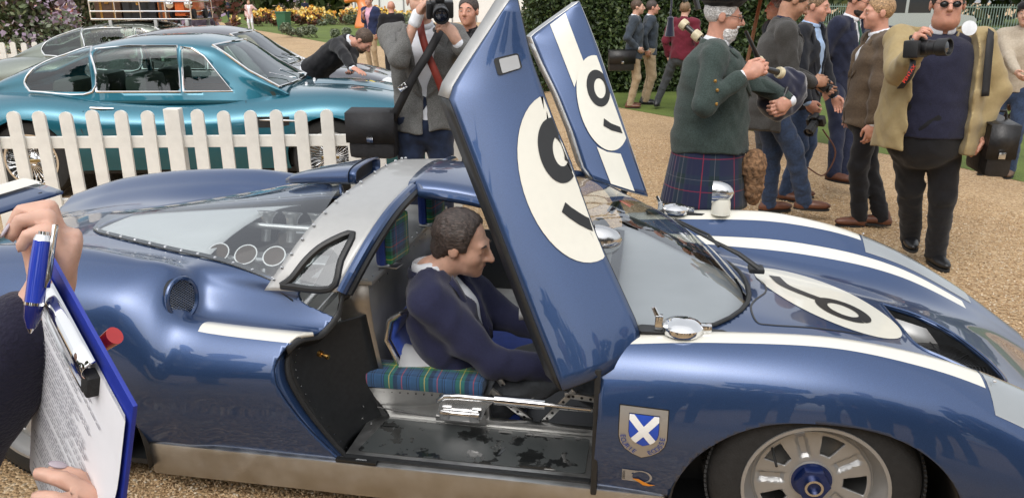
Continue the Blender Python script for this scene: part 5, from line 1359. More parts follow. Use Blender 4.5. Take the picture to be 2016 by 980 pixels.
tc_ = empty('toy_car', (rk.location.x+.56, rk.location.y, rk.location.z), R(2)); tag(tc_, 'orange pedal car with two round chrome headlamps on the roof rack', 'toy car')
M_OR = mat('orange_paint', (.65, .13, .03), rough=.3, coat=.7)
MB().box((-.13, -.28, .09), (.13, .30, .36), bev=.05).build('body', M_OR, tc_)
MB().prism([(-.075, 0), (.075, 0), (.055, .22), (.0, .27), (-.055, .22)], -.42, -.27, Matrix(((1, 0, 0, 0), (0, 0, 1, 0), (0, 1, 0, .10), (0, 0, 0, 1)))).build('bonnet', M_OR, tc_)
for s in (-1, 1):
    MB().lathe([(0, -.05), (.04, -.04), (.062, 0), (.058, .012), (0, .02)], 20, Matrix.Translation((s*.135, -.42, .26)) @ Matrix.Rotation(PI/2, 4, 'X')).build('headlamp', M_CHR, tc_)
    for y in (-.3, .2): MB().lathe([(.06, -.02), (.07, -.02), (.07, .02), (.06, .02)], 20, Matrix.Translation((s*.155, y, .125)) @ Matrix.Rotation(PI/2, 4, 'Y')).build('wheel', M_RUB, tc_)
# ---- picket fences
M_PIC = mat('white_fence_paint', (.72, .71, .665), rough=.55, var=.09, scale=9, bump=.15, bscale=60)
def picket_fence(p0, p1, h, n, label, posts=(), wob_=.0, z0=.05, pw=.088):
    p0, p1 = Vector(p0), Vector(p1); d_ = p1-p0; a = math.atan2(d_.y, d_.x); L_ = d_.length
    t = empty('picket_fence', p0, a); tag(t, label, 'fence', 'white picket fences')
    w_ = pw/2
    prof = [(-w_, z0), (w_, z0), (w_, h-w_*.9)]+[(w_*math.cos(q), h-w_*.9+w_*.9*math.sin(q)) for q in np.linspace(.25, PI-.25, 7)]+[(-w_, h-w_*.9)]
    MXZ = Matrix(((1, 0, 0, 0), (0, 0, 1, 0), (0, 1, 0, 0), (0, 0, 0, 1)))
    first = None
    for i in range(n):
        x = L_*i/(n-1)
        if i in posts:
            o = MB().box((-.055, -.05, 0), (.055, .035, h+.01), bev=.006).build('post', M_PIC, t, smooth=False); o.location = (x, 0, 0); continue
        if first is None: o = first = MB().prism(prof, -.045, -.022, MXZ).build('picket', M_PIC, t, sharp=40)
        else: o = link_copy(first, t)
        o.location = (x, random.uniform(-.003, .003), random.uniform(-.008, .008)); o.rotation_euler = (0, random.uniform(-.012, .012), 0)
    for z in (h*.28, h*.76): MB().box((-.06, -.0215, z-.042), (L_+.06, .015, z+.042), bev=.004).build('rail', M_PIC, t, smooth=False)
    return t
fence1 = picket_fence((-3.70, 5.50, 0), (-.42, 5.66, 0), .95, 19, 'white picket fence between the blue racing car and the teal coupe', posts=(7,))
picket_fence(gy(-40, 80, 13.6)*Vector((1, 1, 0)) if False else (gy(-60, 80, 13.6).x, 13.6, 0), (gy(78, 80, 13.6).x, 13.75, 0), 1.0, 8, 'short white picket fence in front of the tall plants at the far left')
picket_fence((gy(128, 40, 30).x, 31, 0), (gy(330, 40, 27).x, 24.5, 0), 1.15, 34, 'white picket fence behind the luggage rack', pw=.1)
picket_fence((gy(430, 40, 23).x, 23.0, 0), (gy(480, 40, 22).x, 22.4, 0), .75, 6, 'low piece of white picket fence beside the drive') if False else None
# ------------------------------------------------------------------ people
def cloth(name, c, var=.12, scale=60, bump=.15, bscale=300, sheen=.15, rough=.88): return mat('cloth_'+name, c, rough=rough, var=var, scale=scale, bump=bump, bscale=bscale, sheen=sheen, spec=.25)
def skin_mat(name, c):
    m = mat('skin_'+name, c, rough=.5, var=.10, scale=45, bump=.06, bscale=220); b = m.node_tree.nodes['Principled BSDF']
    b.inputs['Subsurface Weight'].default_value = .12; b.inputs['Subsurface Radius'].default_value = (.01, .004, .002); b.inputs['Subsurface Scale'].default_value = .5
    return m
SK_A = skin_mat('fair', (.56, .33, .24)); SK_B = skin_mat('ruddy', (.54, .27, .19)); SK_C = skin_mat('tanned', (.42, .22, .14)); SK_P = skin_mat('pale', (.62, .40, .31))
M_EYE = mat('eye_white', (.62, .60, .57), rough=.2, var=.02); M_IRIS = mat('eye_dark', (.03, .025, .02), rough=.15); M_LIP = mat('lip', (.38, .15, .12), rough=.5)
def hair_mat(k, c):
    m, nt, b = nodes_of('hair_'+k); N, L = nt.nodes, nt.links
    tc = N.new('ShaderNodeTexCoord'); mp = N.new('ShaderNodeMapping'); mp.inputs['Scale'].default_value = (45, 260, 150); L.new(tc.outputs['Object'], mp.inputs['Vector'])
    no = N.new('ShaderNodeTexNoise'); no.inputs['Scale'].default_value = 1; no.inputs['Detail'].default_value = 4; no.inputs['Distortion'].default_value = .6; L.new(mp.outputs[0], no.inputs['Vector'])
    cr = N.new('ShaderNodeValToRGB'); ramp_set(cr, [(.32, tuple(x*.35 for x in c)), (.52, c), (.70, tuple(min(1, x*2.0) for x in c))]); L.new(no.outputs['Fac'], cr.inputs['Fac']); L.new(cr.outputs[0], b.inputs['Base Color'])
    b.inputs['Roughness'].default_value = .5; bp = N.new('ShaderNodeBump'); bp.inputs['Strength'].default_value = .8; bp.inputs['Distance'].default_value = .006; L.new(no.outputs['Fac'], bp.inputs['Height']); L.new(bp.outputs[0], b.inputs['Normal'])
    return m
HAIR = {k: hair_mat(k, c) for k, c in dict(brown=(.075, .045, .028), dark=(.028, .02, .016), grey=(.28, .26, .25), white=(.62, .60, .58), fair=(.20, .125, .07), blond=(.36, .22, .11), greybrown=(.055, .040, .034)).items()}
def npv(v): return np.array((v[0], v[1], v[2]), F4)
def local(p, c, r, fn):
    d = np.linalg.norm(p-c, axis=1)-r; m = d < .03; out = d.copy()
    if m.any(): out[m] = fn(p[m])
    return out
def head_fn(M, c, s, wide=1.0, jowl=0.0):
    """distance field of a head; M columns = forward, left, up"""
    def f(p):
        q = ((p-c)@M)/F4(s)
        E = lambda cc, r: d_ell(q, cc, r)
        d = E((-.018, 0, .030), (.095, .076*wide, .088))
        d = smin(d, E((.028, 0, -.030), (.066, .060*wide, .083)), .03)
        d = smin(d, E((.042, 0, -.072), (.046, .046*wide, .036)), .03)
        d = smin(d, E((.074, 0, -.097), (.020, .022, .017)), .02)
        if jowl: d = smin(d, E((.02, 0, -.095), (.065, .068*wide, .04+.02*jowl)), .03)
        d = smin(d, d_cap(q, (.078, -.036, .022), (.078, .036, .022), .013, .013), .02)
        for s_ in (-1, 1):
            d = smin(d, E((.050, s_*.040, -.030), (.034, .026, .030)), .02)
            d = smax(d, -E((.098, s_*.032, .003), (.018, .018, .012)), .012)
            d = smin(d, E((.0785, s_*.032, .003), (.0125, .0145, .0115)), .004)
            d = smin(d, E((-.012, s_*.079*wide, -.006), (.022, .009, .033)), .008)
            d = smin(d, E((.098, s_*.011, -.032), (.011, .009, .009)), .008)
        d = smin(d, d_cap(q, (.090, 0, .016), (.119, 0, -.027), .0090, .0130), .014)
        d = smin(d, d_cap(q, (.088, -.019, -.054), (.088, .019, -.054), .008, .008), .008)
        d = smin(d, d_cap(q, (.086, -.017, -.068), (.086, .017, -.068), .008, .008), .008)
        d = smax(d, -d_cap(q, (.100, -.024, -.061), (.100, .024, -.061), .0028, .0028), .003)
        return d*s
    return f
def hand_fn(W, d, n, sgn, curl=.5, s=1.0, spread=.06, thumb=.5, curls=None):
    """W wrist, d finger direction, n palm normal, sgn: thumb side along d x n"""
    d = npv(Vector(d).normalized()); n = npv(n); n = n-d*(n@d); n /= np.linalg.norm(n); sd_ = np.cross(d, n)*sgn
    W = npv(W); P = []; TI = []
    for i, (off, L_) in enumerate(((.030, .94), (.010, 1.03), (-.010, .98), (-.029, .78))):
        c = (curls[i] if curls else curl); b = W+d*(.088-.006*abs(i-1))*s+sd_*off*s
        dir_ = d+sd_*spread*(1.5-i)*.6; dir_ /= np.linalg.norm(dir_); a = 0.0; rr = (.0100, .0094, .0086, .0072); pr = b-dir_*.02*s
        for k, (l_, da) in enumerate(((.044, .9), (.028, 1.25), (.022, .9))):
            a += c*da; v = dir_*math.cos(a)+n*math.sin(a); e = b+v*l_*L_*s
            P.append((pr if k == 0 else b, e, rr[k]*s, rr[k+1]*s)); b = e; vlast = v; dors = d*math.sin(a)-n*math.cos(a)
        TI.append((e, vlast, dors))
    tb = W+d*.018*s+sd_*.026*s+n*.006*s; t1 = tb+(d*.62+sd_*(.75-.5*thumb)+n*.45*thumb)*.045*s; t2 = t1+(d*.85+sd_*(.25-.55*thumb)+n*(.35+.4*thumb))*.033*s; t3 = t2+(d*.9-sd_*.25*thumb+n*.4*thumb)*.026*s
    T = [(tb, t1, .014*s, .0115*s), (t1, t2, .0112*s, .0105*s), (t2, t3, .0102*s, .008*s)]
    Mp = np.stack([d, sd_, n], 1)
    def f(p):
        q = d_ell(p, W+d*.050*s, (.055*s, .043*s, .0165*s), Mp)
        q = smin(q, d_cap(p, W-d*.02*s, W+d*.03*s, .027*s, .024*s), .02*s)
        fg = None
        for a, b, r0, r1 in P:
            e = d_cap(p, a, b, r0, r1); fg = e if fg is None else np.minimum(fg, e)
        q = smin(q, fg, .007*s); th = None
        for a, b, r0, r1 in T: e = d_cap(p, a, b, r0, r1); th = e if th is None else smin(th, e, .004)
        return smin(q, th, .009*s)
    f.centre = W+d*.07*s; f.tips = [P[k*3+2][1] for k in range(4)]+[t3]; f.n = n; f.d = d; f.sd = sd_; f.info = TI; f.thumb = (t3, (t3-t2)/np.linalg.norm(t3-t2))
    return f
def ik(S, W, up, fo, hint):
    S, W = Vector(S), Vector(W); v = W-S; L_ = v.length
    if L_ > (up+fo)*.995: W = S+v*((up+fo)*.995/L_); v = W-S; L_ = v.length
    a = (up*up-fo*fo+L_*L_)/(2*L_); h_ = math.sqrt(max(0, up*up-a*a)); d_ = v.normalized(); hh = Vector(hint); hh = (hh-d_*hh.dot(d_)).normalized()
    return S+d_*a+hh*h_, W
def person(label, loc, face, H=1.78, g=1.0, gd_=None, h=.009, skin=SK_A, hair='brown', hairstyle='short', jacket=None, shirt=None, trousers=None, shoes=None, tie=None,
           lean=0.0, side_lean=0.0, head=(0, 0), wr={}, el={}, an={}, hand={}, opening=.075, button=.42, hem=-.10, beard=None, glasses=False, sunglasses=False, waist=1.0, legs=True, kilt=None, z0=0.0, pelvis=None,
           group='people at the show', seed=1, eyes=True, bald=0.0, knee={}, headoff=(0, 0, 0), loose=0.0, sleeve=None, sh_up={}, jowl=0.0, wide=1.0, vneck=False, lapels=True, cuffs=True, vol=0.0, hl=(.040, .45), collar_m=None):
    k = H/1.78; t = empty('person', (loc[0], loc[1], z0), R(face)); tag(t, label, 'person', group)
    Mi = (Matrix.Translation((loc[0], loc[1], z0)) @ Matrix.Rotation(R(face), 4, 'Z')).inverted()
    toL = lambda w_: Mi @ Vector(w_)
    pel = Vector(pelvis) if pelvis else Vector((0, 0, .95*k))
    RL = Matrix.Rotation(R(lean), 3, 'Y') @ Matrix.Rotation(R(side_lean), 3, 'X')
    U = lambda x, y, z: pel+RL @ Vector((x*k, y*k, z*k))
    wst, chst, nb = U(0, 0, .13), U(.0, 0, .34), U(-.012, 0, .515)
    hc = U(.028+headoff[0], headoff[1], .676+headoff[2])
    up_ax = npv((nb-pel).normalized()); side_ax = npv((RL @ Vector((0, 1, 0))).normalized()); fwd_ax = np.cross(side_ax, up_ax).astype(F4)
    sh, elb, wrs = {}, {}, {}
    for s, q in ((1, 'L'), (-1, 'R')):
        sh[q] = U(-.012+sh_up.get(q, (0, 0))[0], s*.188*(.6+.4*g), .462+sh_up.get(q, (0, 0))[1])
        W = toL(wr[q]) if q in wr else U(.03, s*.235*(.5+.5*g), -.06)
        hint = toL(el[q])-((sh[q]+W)/2) if (q in el and len(el[q]) == 3 and isinstance(el[q], Vector)) else Vector(el.get(q, (-.6, s*.5, -.6)))
        E_, W = ik(sh[q], W, .295*k, .265*k, hint); elb[q], wrs[q] = E_, W
    hips = {q: pel+RL.inverted() @ Vector((0, 0, 0))+Vector((0, s*.088*(.4+.6*g), -.03*k)) for s, q in ((1, 'L'), (-1, 'R'))}
    ank, kne = {}, {}
    for s, q in ((1, 'L'), (-1, 'R')):
        A = toL(an[q])+Vector((0, 0, .085)) if q in an else Vector((-.03, s*.10, .085))
        kn, A = ik(hips[q], A, .43*k, .42*k, Vector(knee.get(q, (1, s*.15, 0)))); ank[q], kne[q] = A, kn
    # head frame
    yaw, pit = head[:2]; HM = np.asarray((RL if abs(lean) < 30 and len(head) == 2 else Matrix.Identity(3)) @ (Matrix.Rotation(R(yaw), 3, 'Z') @ Matrix.Rotation(R(pit), 3, 'Y')), F4)
    hcn = npv(hc); hs = .98*k; hf = head_fn(HM, hcn, hs, wide, jowl)
    hands = {}
    for s, q in ((1, 'L'), (-1, 'R')):
        sp = hand.get(q, {})
        d_ = (wrs[q]-elb[q]).normalized() if 'd' not in sp else (Mi.to_3x3() @ Vector(sp['d']))
        n_ = (Mi.to_3x3() @ Vector(sp['n'])) if 'n' in sp else Vector((.2, -s, 0))
        hands[q] = hand_fn(wrs[q]+d_*.01, d_, n_, sp.get('sgn', -s), sp.get('curl', .45), k*sp.get('s', 1.0), thumb=sp.get('thumb', .4), curls=sp.get('curls'))
    a_nb = npv(nb); a_ch = npv(chst); a_pl = npv(pel)
    def body_f(p):
        d = d_cap(p, a_pl, a_ch, .085*k, .10*k); d = smin(d, d_cap(p, a_ch, a_nb, .09*k, .058*k), .04)
        d = smin(d, d_cap(p, a_nb-up_ax*.02, hcn+HM[:, 0]*-.018*hs+HM[:, 2]*-.06*hs, .060*k*(.7+.3*wide), .055*k*(.6+.4*wide)), .03)
        for q in 'LR':
            d = smin(d, d_cap(p, npv(sh[q]), npv(elb[q]), .040*k, .036*k), .03); d = smin(d, d_cap(p, npv(elb[q]), npv(wrs[q]), .035*k, .026*k), .015)
            if legs: d = smin(d, d_cap(p, npv(hips[q]), npv(kne[q]), .065*k, .047*k), .04); d = smin(d, d_cap(p, npv(kne[q]), npv(ank[q]), .046*k, .032*k), .03)
        d = smin(d, local(p, hcn, .16*k, hf), .02)
        for q in 'LR': d = smin(d, local(p, hands[q].centre, .14*k, hands[q]), .012)
        return d
    def bbox(pts, pad):
        P = np.array([npv(p) for p in pts]); return P.min(0)-pad, P.max(0)+pad
    pts = [pel, nb, hc]+list(sh.values())+list(elb.values())+list(wrs.values())+([*kne.values(), *ank.values()] if legs else [])
    pts += [hands[q].centre for q in 'LR']+[Vector(tp) for q in 'LR' for tp in hands[q].tips]
    lo, hi = bbox(pts, .09); lo2, hi2 = bbox([hc], .17*k); lo, hi = np.minimum(lo, lo2), np.maximum(hi, hi2)
    body = soft('body', body_f, lo, hi, h, skin, t)
    hp = lambda f, l, u: Vector(hcn+HM@(np.array((f, l, u))*hs))
    if eyes and h < .012:
        for s in (-1, 1):
          if eyes != 'closed':
              MB().ell((0, 0, 0), (.0045, .0100, .0040), Matrix.Translation(hp(.0875, s*.032, .002)) @ Matrix(HM.tolist()).to_4x4(), n=10, m=6).build('eye', M_EYE, t)
              MB().ell((0, 0, 0), (.004, .0050, .0042), Matrix.Translation(hp(.0900, s*.032, .002)) @ Matrix(HM.tolist()).to_4x4(), n=8, m=5).build('iris', M_IRIS, t)
          MB().tube([hp(.0885, s*.015, .0245), hp(.0925, s*.032, .031), hp(.081, s*.052, .0235)], [.0032, .0042, .002], n=6).build('eyebrow', HAIR[hair], t)
        MB().tube([hp(.0885, -.024, -.0605), hp(.0965, -.008, -.0585), hp(.0965, .008, -.0585), hp(.0885, .024, -.0605)], [.002, .0042, .0042, .002], n=6).build('lips', M_LIP, t)
    # hair
    if hairstyle:
        def hair_f(p):
            q = ((p-hcn)@HM)/F4(hs); f_, u_ = q[:, 0], q[:, 2]
            d = d_ell(q, (-.022, 0, .034), (.101+.008*vol, .084*wide+.010*vol, .095+.006*vol))
            if hairstyle == 'long':
                d = smin(d, d_ell(q, (-.03, 0, -.02), (.085, .088, .12)), .03); d = smax(d, .85*f_-.35*u_-.028, .01); d = smax(d, -.14-u_, .02)
            else:
                mk = np.minimum(np.maximum(f_-(hl[0]+hl[1]*u_), -.010-u_), np.maximum(f_+.030, -.072-u_)); d = smax(d, mk, .008)
                if hairstyle == 'quiff': d = smin(d, d_ell(q, (.045, 0, .110), (.055, .05, .028)), .02)
                if hairstyle == 'curly': d = smin(d, d_ell(q, (-.075, 0, -.035), (.045, .065, .05)), .02)
                if bald > .5: d = smax(d, u_-.055, .01)
            return d*hs+wob(p*np.array((1, 1, .45), F4), .0015+.0012*vol, 150-45*vol, seed)
        soft('hair', hair_f, hcn-.16*k, hcn+.16*k, min(h, .007), HAIR[hair], t)
    if beard:
        def beard_f(p):
            q = ((p-hcn)@HM)/F4(hs); L_ = beard[1]
            d = d_ell(q, (.040, 0, -.082), (.060, .060*wide, .045+L_)); d = smin(d, d_cap(q, (.094, -.026, -.047), (.094, .026, -.047), .008, .008), .006)
            d = smax(d, -(d_ell(q, (.105, 0, -.060), (.014, .020, .006))), .003); d = smax(d, q[:, 2]+.036-.25*np.maximum(0, .02-q[:, 0]), .01); d = smax(d, -.01-q[:, 0], .01)
            return d*hs+wob(p, .003, 120, seed+3)
        soft('beard', beard_f, hcn-.17*k, hcn+.17*k, .006, HAIR[beard[0]], t)
    if glasses or sunglasses:
        mg = M_INK; gl = MB()
        for s in (-1, 1):
            R_ = [hp(.105-.012*abs(math.cos(a))*0, s*.033+.021*math.cos(a), .001+.017*math.sin(a)) for a in np.linspace(0, 2*PI, 17)]
            if sunglasses: MB().add([p for p in R_[:-1]], [tuple(range(16))]).build('lens', M_INK, t, solid=.002)
            MB().tube(R_, .0022, n=5, cap=False).build('spectacle_rim', mg, t)
            MB().tube([hp(.103, s*.053, .006), hp(.04, s*.079*wide, .008), hp(-.01, s*.083*wide, .004)], .002, n=5).build('spectacle_arm', mg, t)
        MB().tube([hp(.104, -.013, .005), hp(.109, 0, .008), hp(.104, .013, .005)], .002, n=5).build('spectacle_bridge', mg, t)
    # torso clothes
    hem_p = pel+RL @ Vector((0, 0, hem*k)); gdp = gd_ or g
    def torso(add, low):
        C = [npv(low)-up_ax*.13*k, npv(pel), npv(wst), npv(chst), npv(U(-.01, 0, .455)), a_nb]
        rx = np.array([.178*g, .172*g*waist, .162*g*waist, .188*(.5+.5*g), .166*(.6+.4*g), .074])*k+add
        ry = np.array([.125*gdp, .125*gdp*waist, .118*gdp*waist, .128*(.4+.6*gdp), .088, .060])*k+add
        return lambda p: d_loft(p, C, rx, ry, side_ax)
    tcoord = lambda p: ((p-a_pl)@up_ax, (p-a_pl)@fwd_ax, (p-a_pl)@side_ax)
    if shirt:
        sf = torso(-.006 if jacket else .004, pel-RL @ Vector((0, 0, .06*k)))
        def shirt_f(p):
            a, f_, s_ = tcoord(p)
            d = smin(smax(sf(p), -.085*k-a, .004), d_cap(p, a_nb-up_ax*.03*k, a_nb+up_ax*.040*k, .070*k, .061*k*(.8+.2*wide)), .02)
            if not jacket:
                for q in 'LR': d = smin(d, d_cap(p, npv(sh[q])+up_ax*.012*k, a_nb-up_ax*.012*k, .055*k, .058*k), .05)
            if not jacket or sleeve:
                for q in 'LR':
                    d = smin(d, d_cap(p, npv(sh[q]), npv(elb[q]), .062*k, .054*k), .04); d = smin(d, d_cap(p, npv(elb[q]), npv(wrs[q]-(wrs[q]-elb[q]).normalized()*.01), .052*k, .040*k), .02)
            elif cuffs:
                for q in 'LR': dd = (wrs[q]-elb[q]).normalized(); d = np.minimum(d, d_cap(p, npv(wrs[q]-dd*.05), npv(wrs[q]-dd*.0), .035*k, .036*k))
            d = np.maximum(d, np.where(np.linalg.norm(p-a_nb, axis=1) < .12*k, a-.562*k, -1))
            if vneck: d = d
            return d+wob(p, .0022, 28, seed+5)
        lo, hi = bbox([hem_p, pel, chst, nb, *sh.values(), *elb.values(), *wrs.values()], .30*max(g, gdp)*k)
        soft('shirt' if jacket else 'top', shirt_f, lo, hi, max(h, .009), shirt, t)
        if vneck is not False and vneck is not None and vneck is not True:
            pass
    if jacket:
        jf = torso(.014+loose, hem_p)
        def jack_f(p):
            a, f_, s_ = tcoord(p); aa = a/k; d = smax(jf(p), np.maximum(aa*k-.53*k, (hem-aa+.012*np.sin(s_*20))*k), .008)
            for q in 'LR':
                e = smin(d_cap(p, npv(sh[q]), npv(elb[q]), (.072+loose*.6)*k, (.060+loose*.5)*k), d_cap(p, npv(elb[q]), npv(wrs[q]-(wrs[q]-elb[q]).normalized()*.025), (.058+loose*.5)*k, (.047+loose*.3)*k), .02)
                d = smin(d, e, .045); d = smin(d, d_cap(p, npv(sh[q])+up_ax*.012*k, a_nb-up_ax*.012*k, .060*k, .066*k), .05)
            wv = np.where(aa > button, .012+opening*np.clip((aa-button)/(.53-button), 0, 1), .006+.5*opening*np.clip((button-aa)/.5, 0, 1)*(1 if opening > .05 else .3))
            if opening >= .15: wv = np.full_like(aa, opening)
            notch = np.maximum(np.abs(s_)-wv*k, -(f_-.02)); d = smax(d, -notch, .006)
            d = np.maximum(d, np.where(np.linalg.norm(p-a_nb, axis=1) < .11*k, aa*k-.532*k, -1)); return d+wob(p, .0055, 17, seed)+wob(p, .0011, 43, seed+2)
        lo, hi = bbox([hem_p, pel, chst, nb, *sh.values(), *elb.values(), *wrs.values()], (.26*max(g, gdp)+loose)*k)
        soft('jacket', jack_f, lo, hi, max(h, .009), jacket, t)
        if lapels and h < .012:
            def fr(a, s_):   # ray to the jacket front
                o = a_pl+up_ax*a*k+side_ax*s_*k; x = .0; st = .4
                P = o[None]+fwd_ax[None]*np.linspace(.45, 0, 46)[:, None]; dd = jack_f(P); i = int(np.argmax(dd < .001)); return Vector(P[i])
            for s in (-1, 1):
                In = [fr(a, s*(.018+opening*max(0, (a-button)/(.53-button)))) for a in (button+.0, button+.03, .47, .50)] if opening < .2 else [fr(a, s*(opening+.012)) for a in (.12, .25, .40, .48)]
                Ou = [fr(a, s*(.022+(opening if opening < .2 else opening)*max(0, min(1, (a-button)/(.53-button)))+w_)) for a, w_ in ((button+.0, .002), (button+.05, .045), (.455, .062), (.49, .052))] if opening < .2 else [fr(a, s*(opening+.012+w_)) for a, w_ in ((.12, .004), (.25, .045), (.40, .06), (.48, .05))]
                off = Vector(fwd_ax*.008)
                MB().grid([[i_+off, (i_+o_)/2+off*1.6, o_+off] for i_, o_ in zip(In, Ou)]).build('lapel', jacket, t, solid=.005)
    if tie and shirt:
        def frs(a, s_, sf_=torso(-.004, pel)):
            o = a_pl+up_ax*a*k+side_ax*s_*k; P = o[None]+fwd_ax[None]*np.linspace(.45, 0, 46)[:, None]; dd = sf_(P); return Vector(P[int(np.argmax(dd < .001))])+Vector(fwd_ax*.008)
        MB().grid([[frs(a, -w_), frs(a, w_)] for a, w_ in ((.515, .014), (.49, .016), (.475, .011), (.40, .020), (.30, .028), (.15, .032))]).build('tie', tie, t, solid=.005)
    def ring_(cz_, rad, drop, half, r_, fl):
        return MB().tube([Vector(a_nb+up_ax*(cz_-drop*(.5-.5*math.cos(a)))*k-fwd_ax*math.cos(a)*rad*k*1.05+fwd_ax*.012*k+side_ax*math.sin(a)*rad*k) for a in np.linspace(-R(half), R(half), 19)], [r_*k*(.45+.55*math.sin(PI*(i+.7)/19.4)) for i in range(19)], n=8, flat=fl, up=tuple(up_ax))
    if shirt and h < .012: ring_(.034, .066*(.85+.15*wide), .030, 168, .026, .32).build('collar', collar_m or shirt, t)
    if jacket and h < .012 and lapels is not None: ring_(.012, .086*(.85+.15*wide), .035, 128, .030, .36).build('jacket_collar', jacket, t)
    # trousers / kilt
    if trousers and legs:
        def trou_f(p):
            d = d_loft(p, [npv(pel-Vector((0, 0, .09*k))), a_pl, npv(wst)-up_ax*.02], np.array([.165, .170*waist, .158*waist])*k*g, np.array([.118, .120*waist, .112*waist])*k*gdp, side_ax)
            for q in 'LR':
                e = smin(d_cap(p, npv(hips[q]), npv(kne[q]), .094*k*(.55+.45*g), .068*k*(.6+.4*g)), d_cap(p, npv(kne[q]), npv(ank[q])-np.array((0, 0, .03)), .067*k*(.6+.4*g), .056*k*(.65+.35*g)), .03)
                d = smin(d, e, .03)
            d = np.maximum(d, .045-p[:, 2]+z0*0)
            return d+wob(p, .004, 22, seed+7)+wob(p*np.array((1, 1, 2.2)), .002, 30, seed+8)*np.clip((.6-p[:, 2])*3, 0, 1)
        lo, hi = bbox([pel, wst, *hips.values(), *kne.values(), *ank.values()], .21*max(g, gdp)*k); lo[2] = max(lo[2], -.02)
        soft('trousers', trou_f, lo, hi, max(h, .010), trousers, t)
    if shoes and legs:
        for s, q in ((1, 'L'), (-1, 'R')):
            A = ank[q]; td = (kne[q]-A); yw = math.atan2(*((A-pel).yx)) if False else R(an.get('toe'+q, s*8)); M_ = Matrix.Translation((A.x, A.y, A.z-.085)) @ Matrix.Rotation(yw, 4, 'Z')
            def sh_f(p):
                d = d_ell(p, (.07, 0, .040), (.125*k, .046*k, .036*k)); d = smin(d, d_cap(p, np.array((-.02, 0, .05)), np.array((-.015, 0, .09)), .042*k, .040*k), .04); d = smin(d, d_ell(p, (-.02, 0, .03), (.06*k, .040*k, .035*k)), .02)
                return np.maximum(d, .004-p[:, 2])
            o = soft('shoe', sh_f, (-.12, -.08, 0), (.23, .08, .15), .009, shoes, t); o.matrix_local = M_
            MB().prism([(.20*k*math.cos(a)*.66+.055, .049*k*math.sin(a)) for a in np.linspace(0, 2*PI, 20, endpoint=False)], 0, .014).build('sole', M_RUB, o)
    t_info = dict(t=t, hc=hc, nb=nb, pel=pel, wst=wst, chst=chst, sh=sh, el=elb, wr=wrs, hands=hands, U=U, k=k, hp=hp, Mi=Mi, up=up_ax, fwd=fwd_ax, side=side_ax, W=Mi.inverted())
    return t_info
WPT = lambda i, p: i['W'] @ Vector(p)
# ---- wardrobe
C_HERR = cloth('grey_tweed', (.13, .13, .125), var=.35, scale=160, bump=.4); C_JEAN = cloth('dark_denim', (.012, .020, .045), var=.3, scale=25, bump=.2)
C_WHITE = cloth('white_shirt', (.70, .72, .76), var=.03, bump=.1); C_NAVY = cloth('navy_wool', (.014, .018, .040), var=.2); C_BLACK = cloth('black_cotton', (.010, .010, .012), var=.2)
C_GTWEED = cloth('green_tweed', (.040, .058, .052), var=.35, scale=140, bump=.4); C_LBLUE = cloth('pale_blue_shirt', (.32, .45, .66), var=.05); C_CHAR = cloth('charcoal_wool', (.045, .043, .040), var=.25, scale=120, bump=.3)
C_BROWN = cloth('brown_cord', (.095, .066, .042), var=.2, scale=90); C_TAN = cloth('tan_cotton', (.34, .26, .13), var=.05, scale=60); C_NKNIT = cloth('navy_knit', (.016, .017, .038), var=.15, bump=.3, bscale=200)
C_CHINO = cloth('stone_chino', (.36, .27, .17), var=.10); C_MAROON = cloth('maroon', (.12, .012, .025), var=.15); C_SUIT = cloth('slate_suit', (.038, .050, .066), var=.15); C_GREYT = cloth('grey_trouser', (.05, .055, .062), var=.15)
C_BLAZ = cloth('blue_blazer', (.022, .032, .085), var=.15); C_PINK = cloth('pink_shirt', (.60, .36, .46), var=.05); C_BEIGE = cloth('oatmeal_knit', (.42, .36, .28), var=.1, bump=.3); C_PLUM = cloth('plum_jacket', (.045, .03, .045), var=.2)
C_DNAVY = cloth('driver_navy', (.018, .020, .052), var=.15, scale=200)
C_PTAN = cloth('pale_pink_coat', (.62, .42, .40), var=.06); C_DENIM = cloth('mid_denim', (.03, .05, .10), var=.25)
S_BRN = mat('brown_leather_shoe', (.13, .05, .028), rough=.4, var=.25); S_BLK = mat('black_leather_shoe', (.012, .012, .013), rough=.35); S_SUE = mat('suede_shoe', (.12, .075, .05), rough=.9)
def gpt(x, y): return gz(x, y, 0)
# 1 photographer in grey tweed
PY = 5.0; ph0 = gy(835, 200, PY)
PH = person('photographer in grey tweed jacket and jeans holding a camera to his face', (ph0.x, PY, 0), 278, 1.86, g=1.02, h=.008, hair='brown', jacket=C_HERR, shirt=C_WHITE, trousers=C_JEAN, shoes=S_BRN, opening=.085, button=.12, hem=-.09,
    wr={'R': gy(822, 30, PY-.26), 'L': gy(903, 88, PY-.30)}, el={'R': gy(758, 128, PY-.12), 'L': gy(955, 150, PY-.05)},
    hand={'R': dict(d=(.55, -.1, .75), n=(.75, .1, -.5), curl=.75, sgn=1, s=1.08), 'L': dict(d=(-.45, -.15, .85), n=(-.5, .3, -.1), curl=.7, sgn=-1, s=1.12)}, head=(0, -2), seed=2)
# 2 man behind him in black jacket
p0 = gy(925, 100, 6.6)
person('man in a black jacket half hidden behind the photographer', (p0.x, 6.6, 0), 255, 1.76, g=1.1, h=.010, skin=SK_B, hair='greybrown', jacket=C_BLACK, shirt=C_BLACK, trousers=C_JEAN, shoes=S_BLK, opening=.03, seed=3)
